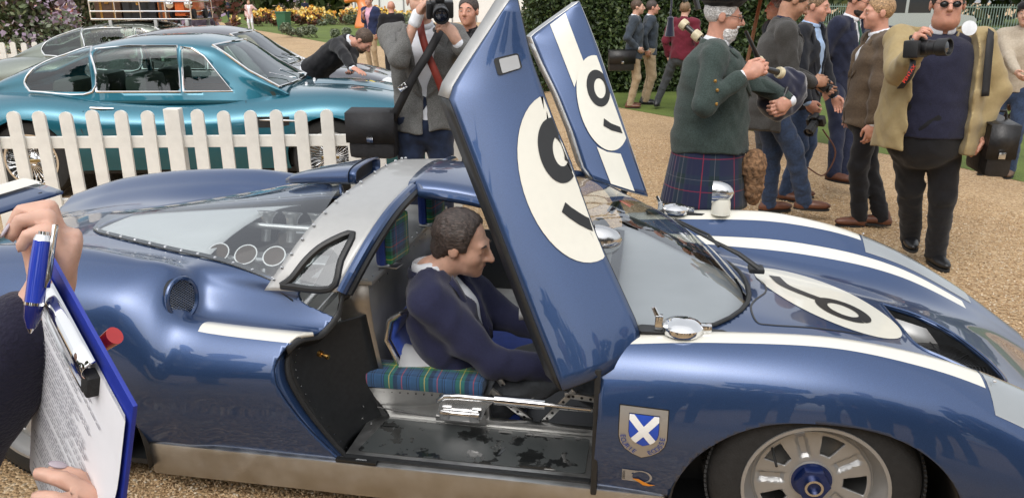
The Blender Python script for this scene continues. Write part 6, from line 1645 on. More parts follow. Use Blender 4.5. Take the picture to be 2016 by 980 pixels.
# 3 piper
KY = 4.62; k0 = gy(1398, 250, KY)
PI_ = person('white bearded piper in green tweed jacket, beret and navy kilt', (k0.x, KY, 0), -12, 1.76, g=1.22, gd_=1.72, h=.007, skin=SK_B, hair='white', jacket=C_GTWEED, shirt=C_WHITE, tie=C_NAVY, shoes=S_BLK, trousers=None, opening=.07, button=.22, hem=-.10, beard=('white', .03), glasses=True,
    wr={'R': gy(1462, 150, KY-.30), 'L': gy(1556, 200, KY-.05)}, el={'R': gy(1350, 205, KY-.28), 'L': gy(1470, 215, KY+.25)},
    hand={'R': dict(d=(.75, -.3, .45), n=(.3, .85, -.3), curl=.95, sgn=1, s=1.1), 'L': dict(d=(-.75, -.5, -.2), n=(-.2, .8, -.1), curl=.8, sgn=1, s=1.05)}, head=(0, 8), seed=4, bald=.1)
# 4 man in charcoal coat with small camera, back towards us
c0 = gpt(1560, 432); CY_ = c0.y
MC = person('man in charcoal wool coat and jeans bending over a small camera beside the piper', (c0.x-.30, CY_, 0), -8, 1.86, g=1.08, gd_=1.2, h=.008, skin=SK_C, hair='brown', jacket=C_CHAR, shirt=C_NAVY, trousers=C_DENIM, shoes=S_BRN, opening=.02, button=.4, hem=-.24, lean=8,
    wr={'R': gy(1600, 163, CY_-.12), 'L': gy(1606, 165, CY_+.1)}, el={'R': (-.4, -.6, -.7)}, an={'R': gpt(1590, 432), 'L': gpt(1512, 418)}, hand={'R': dict(d=(.9, .1, .1), n=(0, .8, -.3), curl=.7)}, head=(0, 25), seed=5)
# 5 man in pale blue shirt and dark jacket holding a camera low
d0 = gpt(1600, 405); DY = 6.75; d0 = gy(1580, 200, DY)
MD = person('fair man in pale blue shirt and dark waxed jacket carrying a camera at his hip', (d0.x, DY, 0), -40, 1.80, g=1.0, h=.008, skin=SK_B, hair='fair', jacket=cloth('dark_waxed', (.014, .016, .022), var=.3), shirt=C_LBLUE, trousers=C_DENIM, shoes=S_BRN, opening=.10, button=-.05, hem=-.16,
    wr={'R': gy(1592, 235, DY-.35), 'L': gy(1650, 215, DY+.1)}, el={'R': (-.7, -.3, -.5)}, hand={'R': dict(d=(.6, -.1, -.6), n=(.3, .8, .2), curl=.6)}, head=(4, 10), seed=6)
# 6 bearded man with glasses in navy suit
EY = 7.3; e0 = gy(1645, 200, EY)
ME = person('bearded man with glasses in a navy suit and green tie', (e0.x, EY, 0), -52, 1.86, g=1.0, h=.008, skin=SK_B, hair='dark', hairstyle='quiff', jacket=C_NAVY, shirt=C_WHITE, tie=cloth('green_tie', (.02, .08, .05)), trousers=C_NAVY, shoes=S_BRN, opening=.055, button=.2, hem=-.14, beard=('dark', 0.0), glasses=True, head=(10, 14), an={'L': gpt(1660, 385), 'R': gpt(1640, 398)}, seed=7, lean=6)
# 7 man in dark suit seen from behind
p0 = gy(1706, 180, 7.9)
person('man in a black suit with his back turned, behind the brown jacket', (p0.x, 7.9, 0), 70, 1.72, g=1.0, h=.010, skin=SK_B, hair='dark', jacket=C_NAVY, shirt=C_WHITE, trousers=C_NAVY, shoes=S_BLK, opening=.02, seed=8, head=(0, 20))
# 8 man in brown corduroy jacket facing left
BY = 5.85; b0 = gpt(1725, 440)
MB_ = person('sandy haired man in brown jacket and black trousers talking beside the big man', (gy(1712, 200, BY).x, BY, 0), 172, 1.76, g=1.16, gd_=1.25, h=.007, skin=SK_B, hair='blond', jacket=C_BROWN, shirt=C_WHITE, trousers=C_BLACK, shoes=S_BRN, opening=.05, button=.2, hem=-.14, wr={'L': gy(1716, 248, BY-.25)}, el={'L': (.35, .5, -.3)}, an={'L': gpt(1690, 445), 'R': gpt(1735, 448)}, head=(0, 4), seed=9)
# 9 big man in tan jacket
TY = 4.85; t0 = gpt(1812, 525)
MT = person('big man in sunglasses, tan jacket and navy sweater with camera and briefcase', (t0.x-.13, TY, 0), 258, 1.83, g=1.36, gd_=1.75, h=.008, skin=SK_B, hair='dark', hairstyle='short', bald=.6, jacket=C_TAN, shirt=C_NKNIT, trousers=C_BLACK, shoes=S_BLK, opening=.165, button=-.3, hem=-.17, waist=1.04, loose=.035,
    wr={'R': gy(1800, 108, TY-.42), 'L': gy(1927, 262, TY-.12)}, el={'R': gy(1745, 215, TY-.12), 'L': (-.1, .8, -.2)}, hand={'R': dict(d=(-.2, -.2, .9), n=(.6, -.4, 0), curl=.85, sgn=1, s=1.1), 'L': dict(d=(-.1, -.2, -.95), n=(-.9, -.2, 0), curl=.95, s=1.1)}, lapels=False, collar_m=C_WHITE, sunglasses=True, jowl=1.0, wide=1.12, an={'L': gpt(1838, 520), 'R': gpt(1790, 500)}, head=(-8, 0), seed=10, cuffs=False)
# 10 man at the right edge
p0 = gpt(1985, 345); 
MR = person('man in oatmeal jumper, jeans and dark cap at the right edge', (p0.x-.12, p0.y, 0), 225, 1.72, g=1.0, h=.010, hair='dark', shirt=C_BEIGE, trousers=C_DENIM, shoes=S_SUE, wr={'R': gy(2005, 150, p0.y-.35)}, seed=11)
# 11 grey haired man behind the coat
p0 = gy(1528, 60, 8.6)
person('grey haired man glimpsed between the piper and the charcoal coat', (p0.x, 8.6, 0), 190, 1.76, g=1.0, h=.010, skin=SK_B, hair='grey', jacket=C_SUIT, shirt=C_WHITE, trousers=C_GREYT, shoes=S_BLK, seed=12)
# 12-13 two men by the hedge
p0 = gpt(1243, 212); 
M12 = person('smiling man in slate jacket and chinos with a black shoulder bag by the hedge', (p0.x, p0.y, 0), -10, 1.73, g=1.05, h=.010, hair='brown', jacket=C_SUIT, shirt=C_WHITE, trousers=C_CHINO, shoes=S_BRN, wr={'R': gy(1255, 95, p0.y-.2)}, seed=13, hem=-.14, opening=.05)
p0 = gpt(1272, 205)
person('greying man in navy jacket and chinos, right of the man with the shoulder bag', (p0.x, p0.y, 0), 0, 1.72, g=1.0, h=.010, skin=SK_B, hair='greybrown', jacket=C_SUIT, shirt=C_WHITE, tie=C_NAVY, trousers=C_CHINO, shoes=S_BLK, wr={'R': gy(1273, 98, p0.y-.25)}, seed=14, opening=.07)
# 14 maroon jacket
p0 = gpt(1318, 216)
person('man in a maroon jacket walking away past the hedge', (p0.x+.1, p0.y-.2, 0), 62, 1.70, g=1.05, h=.010, hair='fair', jacket=C_MAROON, shirt=C_MAROON, trousers=C_GREYT, shoes=S_BLK, opening=.01, an={'L': gpt(1290, 215), 'R': gpt(1335, 217)}, seed=15, lapels=False)
# 15 man in blue blazer on the drive
p0 = gpt(735, 140)
person('man in blue blazer, pink shirt and stone chinos strolling on the gravel', (p0.x, p0.y, 0), 240, 1.82, g=1.0, h=.012, skin=SK_B, hair='brown', jacket=C_BLAZ, shirt=C_PINK, trousers=C_CHINO, shoes=S_BLK, opening=.10, button=.1, wr={'R': gy(715, 28, p0.y-.3)}, seed=16)
# 16 stooping man polishing the teal car
SY = 8.75; s0 = gy(622, 160, SY)
MS = person('bearded man in black stooping to polish the teal coupe', (s0.x, SY, 0), -14, 1.80, g=1.05, h=.008, skin=SK_B, hair='brown', jacket=C_BLACK, shirt=C_WHITE, trousers=C_BLACK, shoes=S_BLK, lean=56, opening=.01, button=.45, hem=-.05, beard=('brown', .005),
    wr={'R': gy(712, 160, 7.75), 'L': gy(690, 158, 8.1)}, el={'R': (.1, -.3, .3), 'L': (0, .2, .2)}, hand={'R': dict(d=(.7, -.6, -.2), n=(0, 0, -1), curl=.15)}, head=(0, 52, 1), headoff=(.045, 0, -.01), seed=17, lapels=False)
# 17 woman with brown hair
p0 = gy(402, 60, 14.0)
person('woman with brown bob in a plum jacket beyond the coupes', (p0.x, 14.0, 0), 60, 1.66, g=.95, h=.010, hair='brown', hairstyle='long', jacket=C_PLUM, shirt=C_PLUM, trousers=C_BLACK, shoes=S_BLK, opening=.01, seed=18, lapels=False, eyes=False)
p0 = gy(392, 40, 16.5)
person('man in navy jacket and pale blue shirt behind the woman with the brown bob', (p0.x, 16.5, 0), 255, 1.80, h=.012, hair='brown', jacket=C_NAVY, shirt=C_LBLUE, trousers=C_NAVY, shoes=S_BLK, opening=.07, seed=19)
# far walkers
for (x, y, f, H_, lab, kw) in ((431, 43, 10, 1.76, 'distant walker in a pale grey top on the far path', dict(shirt=C_HERR, trousers=C_NAVY, hair='grey')), (452, 43, 190, 1.76, 'distant walker in navy on the far path', dict(jacket=C_NAVY, shirt=C_NAVY, trousers=C_NAVY, hair='grey')),
        (603, 47, 100, 1.72, 'distant person in navy by the red flowers', dict(jacket=C_NAVY, shirt=C_NAVY, trousers=C_JEAN, hair='dark')), (950, 40, 200, 1.7, 'distant visitor in a dark top left of the raised door', dict(shirt=C_NAVY, trousers=C_JEAN, hair='brown')), (964, 41, 200, 1.75, 'distant visitor in a plum top by the raised door', dict(shirt=C_MAROON, trousers=C_JEAN, hair='grey'))):
    p0 = gpt(x, y); person(lab, (p0.x, p0.y, 0), f, H_, h=.022, shoes=S_BLK, seed=int(x), eyes=False, **kw)
p0 = gpt(495, 62)
person('woman in white trousers and a pale pink coat walking on the drive', (p0.x, p0.y, 0), 265, 1.68, g=.95, h=.016, hair='blond', hairstyle='long', jacket=C_PTAN, shirt=C_WHITE, trousers=C_WHITE, shoes=S_SUE, opening=.10, button=.0, seed=22, eyes=False, wr={'L': gy(500, 18, p0.y-.2)}, hem=-.25)
p0 = gy(770, 14, 16)
person('bald man behind the photographer', (p0.x, 16, 0), 95, 1.70, h=.012, skin=SK_B, hair='grey', hairstyle=None, jacket=C_BLACK, shirt=C_BLACK, trousers=C_BLACK, shoes=S_BLK, opening=.01, seed=23, eyes=False)
# ---- the driver, seated low in the car
_dl = Vector((-1.175, -.30, .235))
DR = person('dark haired driver in navy blazer and white shirt seated in the racing car', tuple((_cw @ _dl)[:2])+(0,), -10, 1.80, g=1.04, vol=.9, hl=(.034, .12), h=.0065, skin=SK_A, hair='greybrown', hairstyle='curly', jacket=C_DNAVY, shirt=C_WHITE, trousers=C_GREYT, shoes=S_BLK, opening=.05, button=.20, hem=-.02, lean=-15,
    pelvis=(0, 0, .215), wr={'R': _cw @ Vector((-.80, -.42, .40)), 'L': _cw @ Vector((-.84, -.24, .46))}, el={'R': (-.3, -.4, -.9), 'L': (-.2, .5, -.6)}, an={'R': _cw @ Vector((-.42, -.40, .13)), 'L': _cw @ Vector((-.42, -.25, .13))}, knee={'R': (.2, 0, 1), 'L': (.2, 0, 1)},
    head=(-4, 29), headoff=(.115, 0, -.080), hand={'R': dict(d=(.8, .2, -.3), n=(0, 0, -1), curl=.4)}, seed=31, bald=0.0, eyes='closed', sh_up={'R': (.04, -.01)})

# ---- spectators added out of view, to shade the ground and fill the paint's reflections
for i, (x, y, f, jk, tr, lab) in enumerate(((-.75, -.75, 80, C_NAVY, C_BLACK, 'unseen spectator in navy behind the viewer, left'), (-.15, -.65, 92, C_CHAR, C_JEAN, 'unseen spectator in charcoal directly behind the viewer'), (.55, -.7, 98, C_BLACK, C_GREYT, 'unseen spectator in black behind the viewer, right of centre'), (1.2, -.55, 105, C_SUIT, C_NAVY, 'unseen spectator in slate behind the viewer, towards the car nose'), (1.95, -.2, 115, C_BROWN, C_BLACK, 'unseen spectator in brown behind the viewer by the nose of the car'), (-1.6, -.5, 70, C_GREYT, C_JEAN, 'unseen spectator in grey behind the viewer, far left'), (-1.85, 1.3, 45, C_BLACK, C_BLACK, 'unseen spectator in black added beside the car tail, left of the viewer'), (-1.35, .25, 60, C_NAVY, C_JEAN, 'unseen spectator in navy added left of the clipboard visitor'), (1.4, .45, 95, C_CHAR, C_BLACK, 'unseen spectator in charcoal added by the front wheel, right of the viewer'), (2.1, .85, 120, C_NAVY, C_NAVY, 'unseen spectator in navy added in front of the car nose'))):
    person(lab, (x, y, 0), f, 1.70+.03*(i % 4), h=.024, jacket=jk, shirt=C_WHITE, trousers=tr, shoes=S_BLK, hair=['brown', 'dark', 'grey', 'fair'][i % 4], seed=60+i, eyes=False, group='unseen spectators added around the viewer')
# ------------------------------------------------------------------ things people wear, hold and stand by
def part_w(info, name, mb, m, **kw):
    """build a part from world-space shapes under a person's root"""
    o = mb.build(name, m, None, **kw); o.parent = info['t']; o.matrix_local = info['Mi']; return o
# --- piper: kilt, beret, sporran, buttons
def kilt_mat():
    m, nt, b = nodes_of('kilt_tartan'); N, L = nt.nodes, nt.links
    tc = N.new('ShaderNodeTexCoord'); sx = N.new('ShaderNodeSeparateXYZ'); L.new(tc.outputs['UV'], sx.inputs[0])
    def sett(src):
        f = N.new('ShaderNodeMath'); f.operation = 'FRACT'; L.new(src, f.inputs[0]); cr = N.new('ShaderNodeValToRGB'); cr.color_ramp.interpolation = 'CONSTANT'
        ramp_set(cr, [(0, (.008, .012, .045)), (.22, (.008, .012, .045)), (.235, (.20, .012, .016)), (.262, (.008, .012, .045)), (.45, (.006, .02, .025)), (.60, (.12, .12, .14)), (.610, (.006, .02, .025)), (.75, (.008, .012, .045))])
        L.new(f.outputs[0], cr.inputs['Fac']); return cr.outputs[0]
    a, c = sett(sx.outputs['X']), sett(sx.outputs['Y']); mx = N.new('ShaderNodeMixRGB'); mx.blend_type = 'LIGHTEN'; mx.inputs[0].default_value = .8
    L.new(a, mx.inputs[1]); L.new(c, mx.inputs[2]); L.new(mx.outputs[0], b.inputs['Base Color']); b.inputs['Roughness'].default_value = .9; b.inputs['Sheen Weight'].default_value = .2
    return m
NA, NZ = 160, 12; V, Fc, UV = [], [], []
for i in range(NZ+1):
    t_ = i/NZ; z = .97-.46*t_
    for j in range(NA+1):
        a = 2*PI*j/NA; bk = .5-.5*math.cos(a)   # 1 at the back
        pl = (.5+.5*math.sin(a*44))*.022*t_*max(0, bk-.35)
        rx, ry = (.19+.06*t_)+pl, (.185+.055*t_)+pl
        V.append((rx*math.cos(a)+.0, ry*math.sin(a), z)); UV.append((a*1.15, z*5.2))
for i in range(NZ):
    for j in range(NA): q = i*(NA+1)+j; Fc.append((q, q+1, q+NA+2, q+NA+1))
kl = mobj('kilt', V, Fc, kilt_mat(), PI_['t'], sharp=180); uvl = kl.data.uv_layers.new(name='UVMap')
for lp in kl.data.loops: uvl.data[lp.index].uv = UV[lp.vertex_index]
md = kl.modifiers.new('s', 'SOLIDIFY'); md.thickness = .006
hp = PI_['hp']
def beret_f(p):
    c = npv(hp(-.02, -.02, .098)); return smin(d_ell(p, c, (.135, .12, .036)), d_ell(p, npv(hp(-.015, 0, .070)), (.106, .092, .03)), .02)+wob(p, .002, 40, 3)
soft('beret', beret_f, npv(hp(0, 0, .1))-.22, npv(hp(0, 0, .1))+.22, .009, C_BLACK, PI_['t'])
def sporran_f(p):
    c = np.array((.265, -.10, .77), F4); return smin(d_ell(p, c, (.07, .085, .10)), d_ell(p, c-np.array((-.01, 0, .12)), (.055, .07, .12)), .03)+wob(p, .004, 60, 5)+wob(p, .003, 150, 6)
soft('sporran', sporran_f, (.15, -.28, .48), (.42, .12, .95), .008, mat('brown_fur', (.20, .11, .055), rough=.9, var=.6, scale=45, bump=.8, bscale=90), PI_['t'])
for k_, (x, y) in enumerate(((1408, 160), (1412, 178), (1410, 205))):
    p = gy(x, y, KY-.36); part_w(PI_, 'cuff_button', MB().lathe([(.010, 0), (.009, .005), (0, .006)], 12, zframe(p, (0, -1, .1))), M_BRASS)
# --- bagpipes
M_EB = mat('blackwood', (.012, .011, .011), rough=.3, coat=.3); M_IV = mat('ivory', (.62, .54, .36), rough=.35); M_VEL = cloth('navy_velvet', (.006, .008, .028), sheen=.8)
bp = empty('bagpipes', gy(1520, 200, KY+.02)*Vector((1, 1, 0))); tag(bp, 'bagpipes with navy velvet bag and ivory mounts held by the piper', 'bagpipes'); Bi = Matrix.Translation(-bp.location)
BP = lambda x, y, Y: Bi @ gy(x, y, Y)
bc = npv(BP(1535, 185, KY+.12))
soft('bag', lambda p: smin(d_ell(p, bc, (.14, .09, .16)), d_ell(p, npv(BP(1572, 175, KY+.10)), (.05, .05, .09)), .05)+wob(p, .006, 30, 2), bc-.3, bc+.3, .009, M_VEL, bp)
def pipe(name, a, b, r0, r1, rings=()):
    d_ = (b-a); o = MB().tube([a, a.lerp(b, .3), a.lerp(b, .7), b], [r0, r0*1.1, r1*.95, r1], n=12).build(name, M_EB, bp)
    for t_, w_ in rings:
        c = a+d_*t_; MB().lathe([(r1*1.05, -w_/2), (r1*1.75, -w_/2), (r1*1.9, 0), (r1*1.75, w_/2), (r1*1.05, w_/2)], 14, zframe(c, d_)).build('ferrule', M_IV, o)
pipe('blowpipe', BP(1468, 62, KY-.10), BP(1500, 130, KY-.02), .010, .014, ((.85, .03),))
pipe('blowpipe_stock', BP(1478, 128, KY-.22), BP(1540, 145, KY-.12), .012, .018, ((.92, .03),))
pipe('chanter', BP(1550, 172, KY-.05), BP(1537, 208, KY-.08), .010, .013, ((.85, .05),))
for (x0, y0, x1, y1, dY) in ((1395, 90, 1345, 48, .25), (1375, 20, 1330, -150, .32), (1350, 5, 1300, -140, .38)):
    pipe('drone', BP(x0, y0, KY+dY), BP(x1, y1, KY+dY+.1), .016, .018, ((.45, .05), (.97, .04)))
MB().tube([BP(1325, -60, KY+.3), BP(1322, 10, KY+.3), BP(1320, 30, KY+.3)], .006, n=6).build('cord', M_VEL, bp)
MB().lathe([(.006, .03), (.02, .02), (.018, .0), (.03, -.09), (0, -.095)], 14, Matrix.Translation(BP(1320, 42, KY+.3))).build('tassel', M_VEL, bp)
# --- cameras
M_CAM = mat('camera_black', (.012, .012, .013), rough=.4, var=.2, bump=.2, bscale=400); M_LENS = glass('lens_front', (.05, .06, .08), refl=.6)
def camera(label, loc, fwd, up=(0, 0, 1), s=1.0, big=True):
    c = empty('camera_body', (0, 0, 0)); c.name = 'photo_camera'; tag(c, label, 'camera', 'cameras held by visitors')
    f = Vector(fwd).normalized(); u = Vector(up); u = (u-f*u.dot(f)).normalized(); r_ = f.cross(u)
    c.matrix_world = Matrix(((f.x, r_.x, u.x, loc[0]), (f.y, r_.y, u.y, loc[1]), (f.z, r_.z, u.z, loc[2]), (0, 0, 0, 1))) @ Matrix.Scale(s, 4)
    MB().box((-.035, -.068, -.045), (.02, .068, .038), bev=.010).build('body', M_CAM, c)
    MB().box((-.02, .040, -.045), (.042, .070, .036), bev=.012).build('grip', M_CAM, c)
    MB().box((-.035, -.024, .036), (.030, .024, .062), bev=.010).build('prism_housing', M_CAM, c)
    L_ = .13 if big else .05
    MB().lathe([(.036, .02), (.037, .02+L_*.3), (.034, .02+L_*.32), (.034, .02+L_*.55), (.040, .02+L_*.6), (.041, .02+L_), (.035, .02+L_), (.033, .02+L_*.9)], 28, Matrix(((0, 0, 1, 0), (1, 0, 0, 0), (0, 1, 0, 0), (0, 0, 0, 1))), cap=False).build('lens', M_CAM, c, sharp=25)
    MB().ell((.02+L_*.9, 0, 0), (.006, .033, .033)).build('lens_glass', mat('lens_coating', (.01, .012, .02), rough=.05, coat=1), c)
    MB().lathe([(.009, 0), (.009, .008)], 14, Matrix.Translation((.0, .052, .038))).build('shutter_button', M_CHRD, c)
    return c
pc = gy(866, 18, PY-.33)
cam1 = camera('black camera with a long lens held up by the tweed photographer', pc, (.12, -.9, -.20), s=1.15)
cam2 = camera('black camera in the raised hand of the big man', gy(1806, 95, TY-.45), (.55, -.80, .08), s=1.15)
cam3 = camera('black camera with hooded lens hanging low by the fair man', gy(1607, 238, DY-.38), (-.55, -.55, -.55), s=1.0)
cam4 = camera('small camera held by the man in the charcoal coat', gy(1622, 168, CY_-.05), (.7, -.3, -.5), s=.85, big=False)
# camera straps
M_RED = mat('red_strap', (.20, .025, .015), rough=.6); M_STR = mat('black_strap', (.014, .014, .016), rough=.7)
def ribbon(name, P, w_, m, parent, nrm=(0, -1, 0)):
    P = catmull([tuple(p) for p in P], 6); G = []
    for i in range(len(P)):
        d_ = Vector(P[min(i+1, len(P)-1)]-P[max(i-1, 0)]).normalized(); s_ = d_.cross(Vector(nrm)).normalized()*w_/2; G.append([Vector(P[i])-s_, Vector(P[i])+s_])
    o = MB().grid(G).build(name, m, None, solid=.004)
    if parent: o.parent = parent; o.matrix_parent_inverse = parent.matrix_world.inverted()
    return o
bpy.context.view_layer.update()
ribbon('strap', [gy(826, 40, PY-.16), gy(832, 75, PY-.225), gy(845, 115, PY-.235), gy(860, 150, PY-.235), gy(873, 185, PY-.21)], .045, M_RED, cam1)
ribbon('strap', [gy(1798, 118, TY-.47), gy(1796, 135, TY-.50), gy(1788, 155, TY-.50), gy(1772, 175, TY-.42)], .035, M_STR, cam2)
ribbon('strap', [gy(1620, 255, DY-.35), gy(1645, 300, DY-.3), gy(1622, 345, DY-.3), gy(1590, 330, DY-.3)], .012, S_BRN, cam3)
lt = text_on('strap_lettering', 'PENTAX', .028, lambda x, y: gy(1790, 146, TY-.508)+Vector((x*.45-y*.85, 0, x*.9+y*.45)), mat('strap_red', (.7, .05, .03), rough=.5), None)
lt.parent = cam2; lt.matrix_parent_inverse = cam2.matrix_world.inverted()
# --- bags
def satchel(name, label, c, w_, d_, h_, rz, m, flap=True, cat='bag', handle=False):
    b = empty(name, c, rz); tag(b, label, cat)
    MB().box((-w_/2, -d_/2, 0), (w_/2, d_/2, h_), bev=.04).build('bag_body', m, b)
    if flap: MB().add([(-w_/2-.006, -d_/2-.010, h_*.35), (w_/2+.006, -d_/2-.010, h_*.35), (w_/2+.006, -d_/2-.010, h_*.97), (w_/2+.006, d_/2, h_+.008), (-w_/2-.006, d_/2, h_+.008), (-w_/2-.006, -d_/2-.010, h_*.97)], [(0, 1, 2, 5), (5, 2, 3, 4)]).build('flap', m, b, solid=.008)
    MB().box((-.02, -d_/2-.022, h_*.36), (.02, -d_/2-.012, h_*.48), bev=.003).build('buckle', M_CHRD, b)
    if handle: MB().tube([(-.06, 0, h_), (-.05, 0, h_+.05), (.05, 0, h_+.05), (.06, 0, h_)], .009, n=8).build('handle', m, b)
    return b
M_NYL = mat('black_nylon', (.014, .014, .016), rough=.65, var=.25, bump=.3, bscale=160); M_LEA = mat('black_bag_leather', (.015, .014, .014), rough=.38, var=.25, bump=.2, bscale=60)
bg_ = gy(738, 310, PY-.12); bag1 = satchel('messenger_bag', 'black nylon messenger bag at the hip of the tweed photographer', (bg_.x, bg_.y, bg_.z), .30, .14, .30, R(-6), M_NYL)
bpy.context.view_layer.update()
ribbon('strap', [gy(768, 245, PY-.15), gy(790, 200, PY-.24), gy(815, 150, PY-.27), gy(840, 110, PY-.265), gy(862, 70, PY-.20), gy(872, 45, PY-.05)], .05, M_STR, bag1)
ib = gy(793, 172, PY-.275); o = MB().box((-.028, -.006, -.018), (.028, .006, .018), bev=.004).build('strap_buckle', M_CHR, bag1); o.matrix_parent_inverse = bag1.matrix_world.inverted(); o.location = ib; o.rotation_euler = (0, R(-35), 0)
p = gy(1944, 340, TY-.12); satchel('briefcase', 'black leather briefcase in the lowered hand of the big man', (p.x, TY-.10, p.z), .15, .36, .33, R(-12), M_LEA, handle=True, cat='briefcase')
p = gy(1222, 140, 12.6); satchel('shoulder_bag', 'black leather shoulder bag of the smiling man by the hedge', (p.x, 12.6, p.z), .42, .12, .32, R(10), M_LEA)
# shirt tail, badge and sweater print on the big man, shoulder strap
part_w(MT, 'badge', MB().lathe([(.042, 0), (.042, .004), (0, .006)], 24, zframe(gy(1908, 56, TY-.26), (-.1, -1, .2))), mat('badge_white', (.7, .72, .75), rough=.3))
ribbon('bag_strap', [gy(1952, 60, TY-.13), gy(1950, 80, TY-.19), gy(1946, 120, TY-.225), gy(1940, 190, TY-.24)], .045, M_STR, MT['t'])
for s_, w_ in ((0, 'RALLY'), (1, 'GREENWICH')):
    pass
# white collar for the big man
# cap of the man at the right edge
hp2 = MR['hp']; soft('cap', lambda p: d_ell(p, npv(hp2(-.01, 0, .07)), (.11, .095, .06)), npv(hp2(0, 0, .07))-.16, npv(hp2(0, 0, .07))+.16, .01, C_BLACK, MR['t'])
# polishing cloth
p = gy(722, 163, 7.72); o = soft('polishing_cloth', lambda q: d_ell(q, (0, 0, 0), (.11, .06, .018))+wob(q, .006, 50, 2), (-.16, -.1, -.05), (.16, .1, .05), .009, mat('yellow_duster', (.6, .45, .08), rough=.9), None); o.location = p; tag(o, 'yellow duster under the hand of the stooping man', 'cloth')
# --- parasol, bin, statue, van
u0 = gy(1468, 140, 9.2); um = empty('parasol', (u0.x, 9.2, 0)); tag(um, 'red parasol on a wooden pole behind the piper', 'parasol')
M_RDC = cloth('red_canvas', (.55, .06, .07), var=.05); MB().tube([(-.12, 0, 0), (.20, 0, 2.5)], .022, n=8).build('pole', mat('pole_wood', (.30, .14, .07), rough=.6), um)
G = [[(.14+r_*math.cos(a), r_*math.sin(a), 2.30-.62*(r_/1.3)**1.2) for a in np.linspace(0, 2*PI, 9)] for r_ in (0.02, .4, .8, 1.15)]
MB().grid(G).build('canopy', M_RDC, um, solid=.004, sharp=20)
for a in np.linspace(0, 2*PI, 8, endpoint=False): MB().tube([(.14, 0, 2.28), (.14+1.1*math.cos(a), 1.1*math.sin(a), 1.74)], .008, n=5).build('rib', M_CHRD, um)
bn = gpt(561, 62); wb_ = empty('wheelie_bin', (bn.x, bn.y, 0), R(-15)); tag(wb_, 'green wheelie bin in front of the flower beds', 'bin'); M_BIN = mat('bin_green', (.03, .12, .06), rough=.5)
MB().add([(-.24, -.28, .04), (.24, -.28, .04), (.24, .22, .04), (-.24, .22, .04), (-.29, -.36, .98), (.29, -.36, .98), (.29, .30, .98), (-.29, .30, .98)], [(0, 3, 2, 1), (0, 1, 5, 4), (1, 2, 6, 5), (2, 3, 7, 6), (3, 0, 4, 7)]).build('bin_body', M_BIN, wb_, smooth=False)
MB().box((-.31, -.40, .98), (.31, .34, 1.05), bev=.03).build('lid', M_BIN, wb_); MB().tube([(-.25, .38, .95), (.25, .38, .95)], .02, n=8).build('handle', M_BIN, wb_)
for s in (-1, 1): MB().lathe([(.0, -.03), (.1, -.03), (.1, .03), (0, .03)], 16, Matrix.Translation((s*.27, .24, .1)) @ Matrix.Rotation(PI/2, 4, 'Y')).build('wheel', M_RUB, wb_)
st_ = gpt(700, 56); dr = empty('animal_statue', (st_.x+.3, st_.y, 0)); tag(dr, 'glossy orange animal statue rearing above the flowers', 'statue')
def beast(p):
    d = smin(d_cap(p, (.2, 0, .1), (.35, 0, 1.1), .55, .38), d_cap(p, (.35, 0, 1.0), (.05, 0, 1.75), .36, .24), .2)
    d = smin(d, d_cap(p, (.05, 0, 1.8), (-.75, 0, 1.62), .24, .15), .12); d = smin(d, d_ell(p, (-.72, 0, 1.60), (.16, .13, .12)), .08)
    for s in (-1, 1): d = smin(d, d_cap(p, (.08, s*.14, 1.95), (.02, s*.22, 2.2), .08, .03), .06); d = smin(d, d_ell(p, (-.25, s*.18, 1.86), (.08, .05, .06)), .04)
    d = smin(d, d_cap(p, (.25, 0, 1.8), (.5, 0, 1.2), .10, .10), .1); return d
soft('figure', beast, (-1.1, -.8, 0), (1.1, .8, 2.4), .04, mat('orange_gloss', (.70, .20, .04), rough=.3, coat=.6), dr)
v0 = gy(1712, 60, 33); vn = empty('van', (v0.x+1.6, 33, 0), R(8)); tag(vn, 'silver van parked on the far lawn between the trees', 'van'); M_VAN = mat('van_silver', (.5, .52, .53), rough=.3, metal=.5, coat=.6)
MB().prism([(-2.3, .35), (2.2, .35), (2.3, .9), (2.15, 1.05), (1.45, 1.15), (.95, 1.85), (.6, 1.95), (-2.2, 1.95), (-2.3, 1.8)], -.9, .9, Matrix(((1, 0, 0, 0), (0, 0, 1, 0), (0, 1, 0, 0), (0, 0, 0, 1)))).build('body', M_VAN, vn, sharp=25)
for (x0, x1, x2, x3) in ((.35, 1.28, .95, .35), (-.75, .22, .22, -.75), (-1.9, -.88, -.88, -1.9)): MB().add([(x0, -.905, 1.18), (x1, -.905, 1.18), (x2, -.905, 1.75), (x3, -.905, 1.75)], [(0, 1, 2, 3)]).build('side_window', mat('dark_pane', (.02, .025, .03), rough=.06), vn, smooth=False)
for x in (-1.45, 1.45): MB().lathe([(.0, -.1), (.2, -.1), (.33, -.08), (.33, .08), (.2, .1), (0, .1)], 24, Matrix.Translation((x, -.82, .33)) @ Matrix.Rotation(PI/2, 4, 'X')).build('wheel', M_RUB, vn)
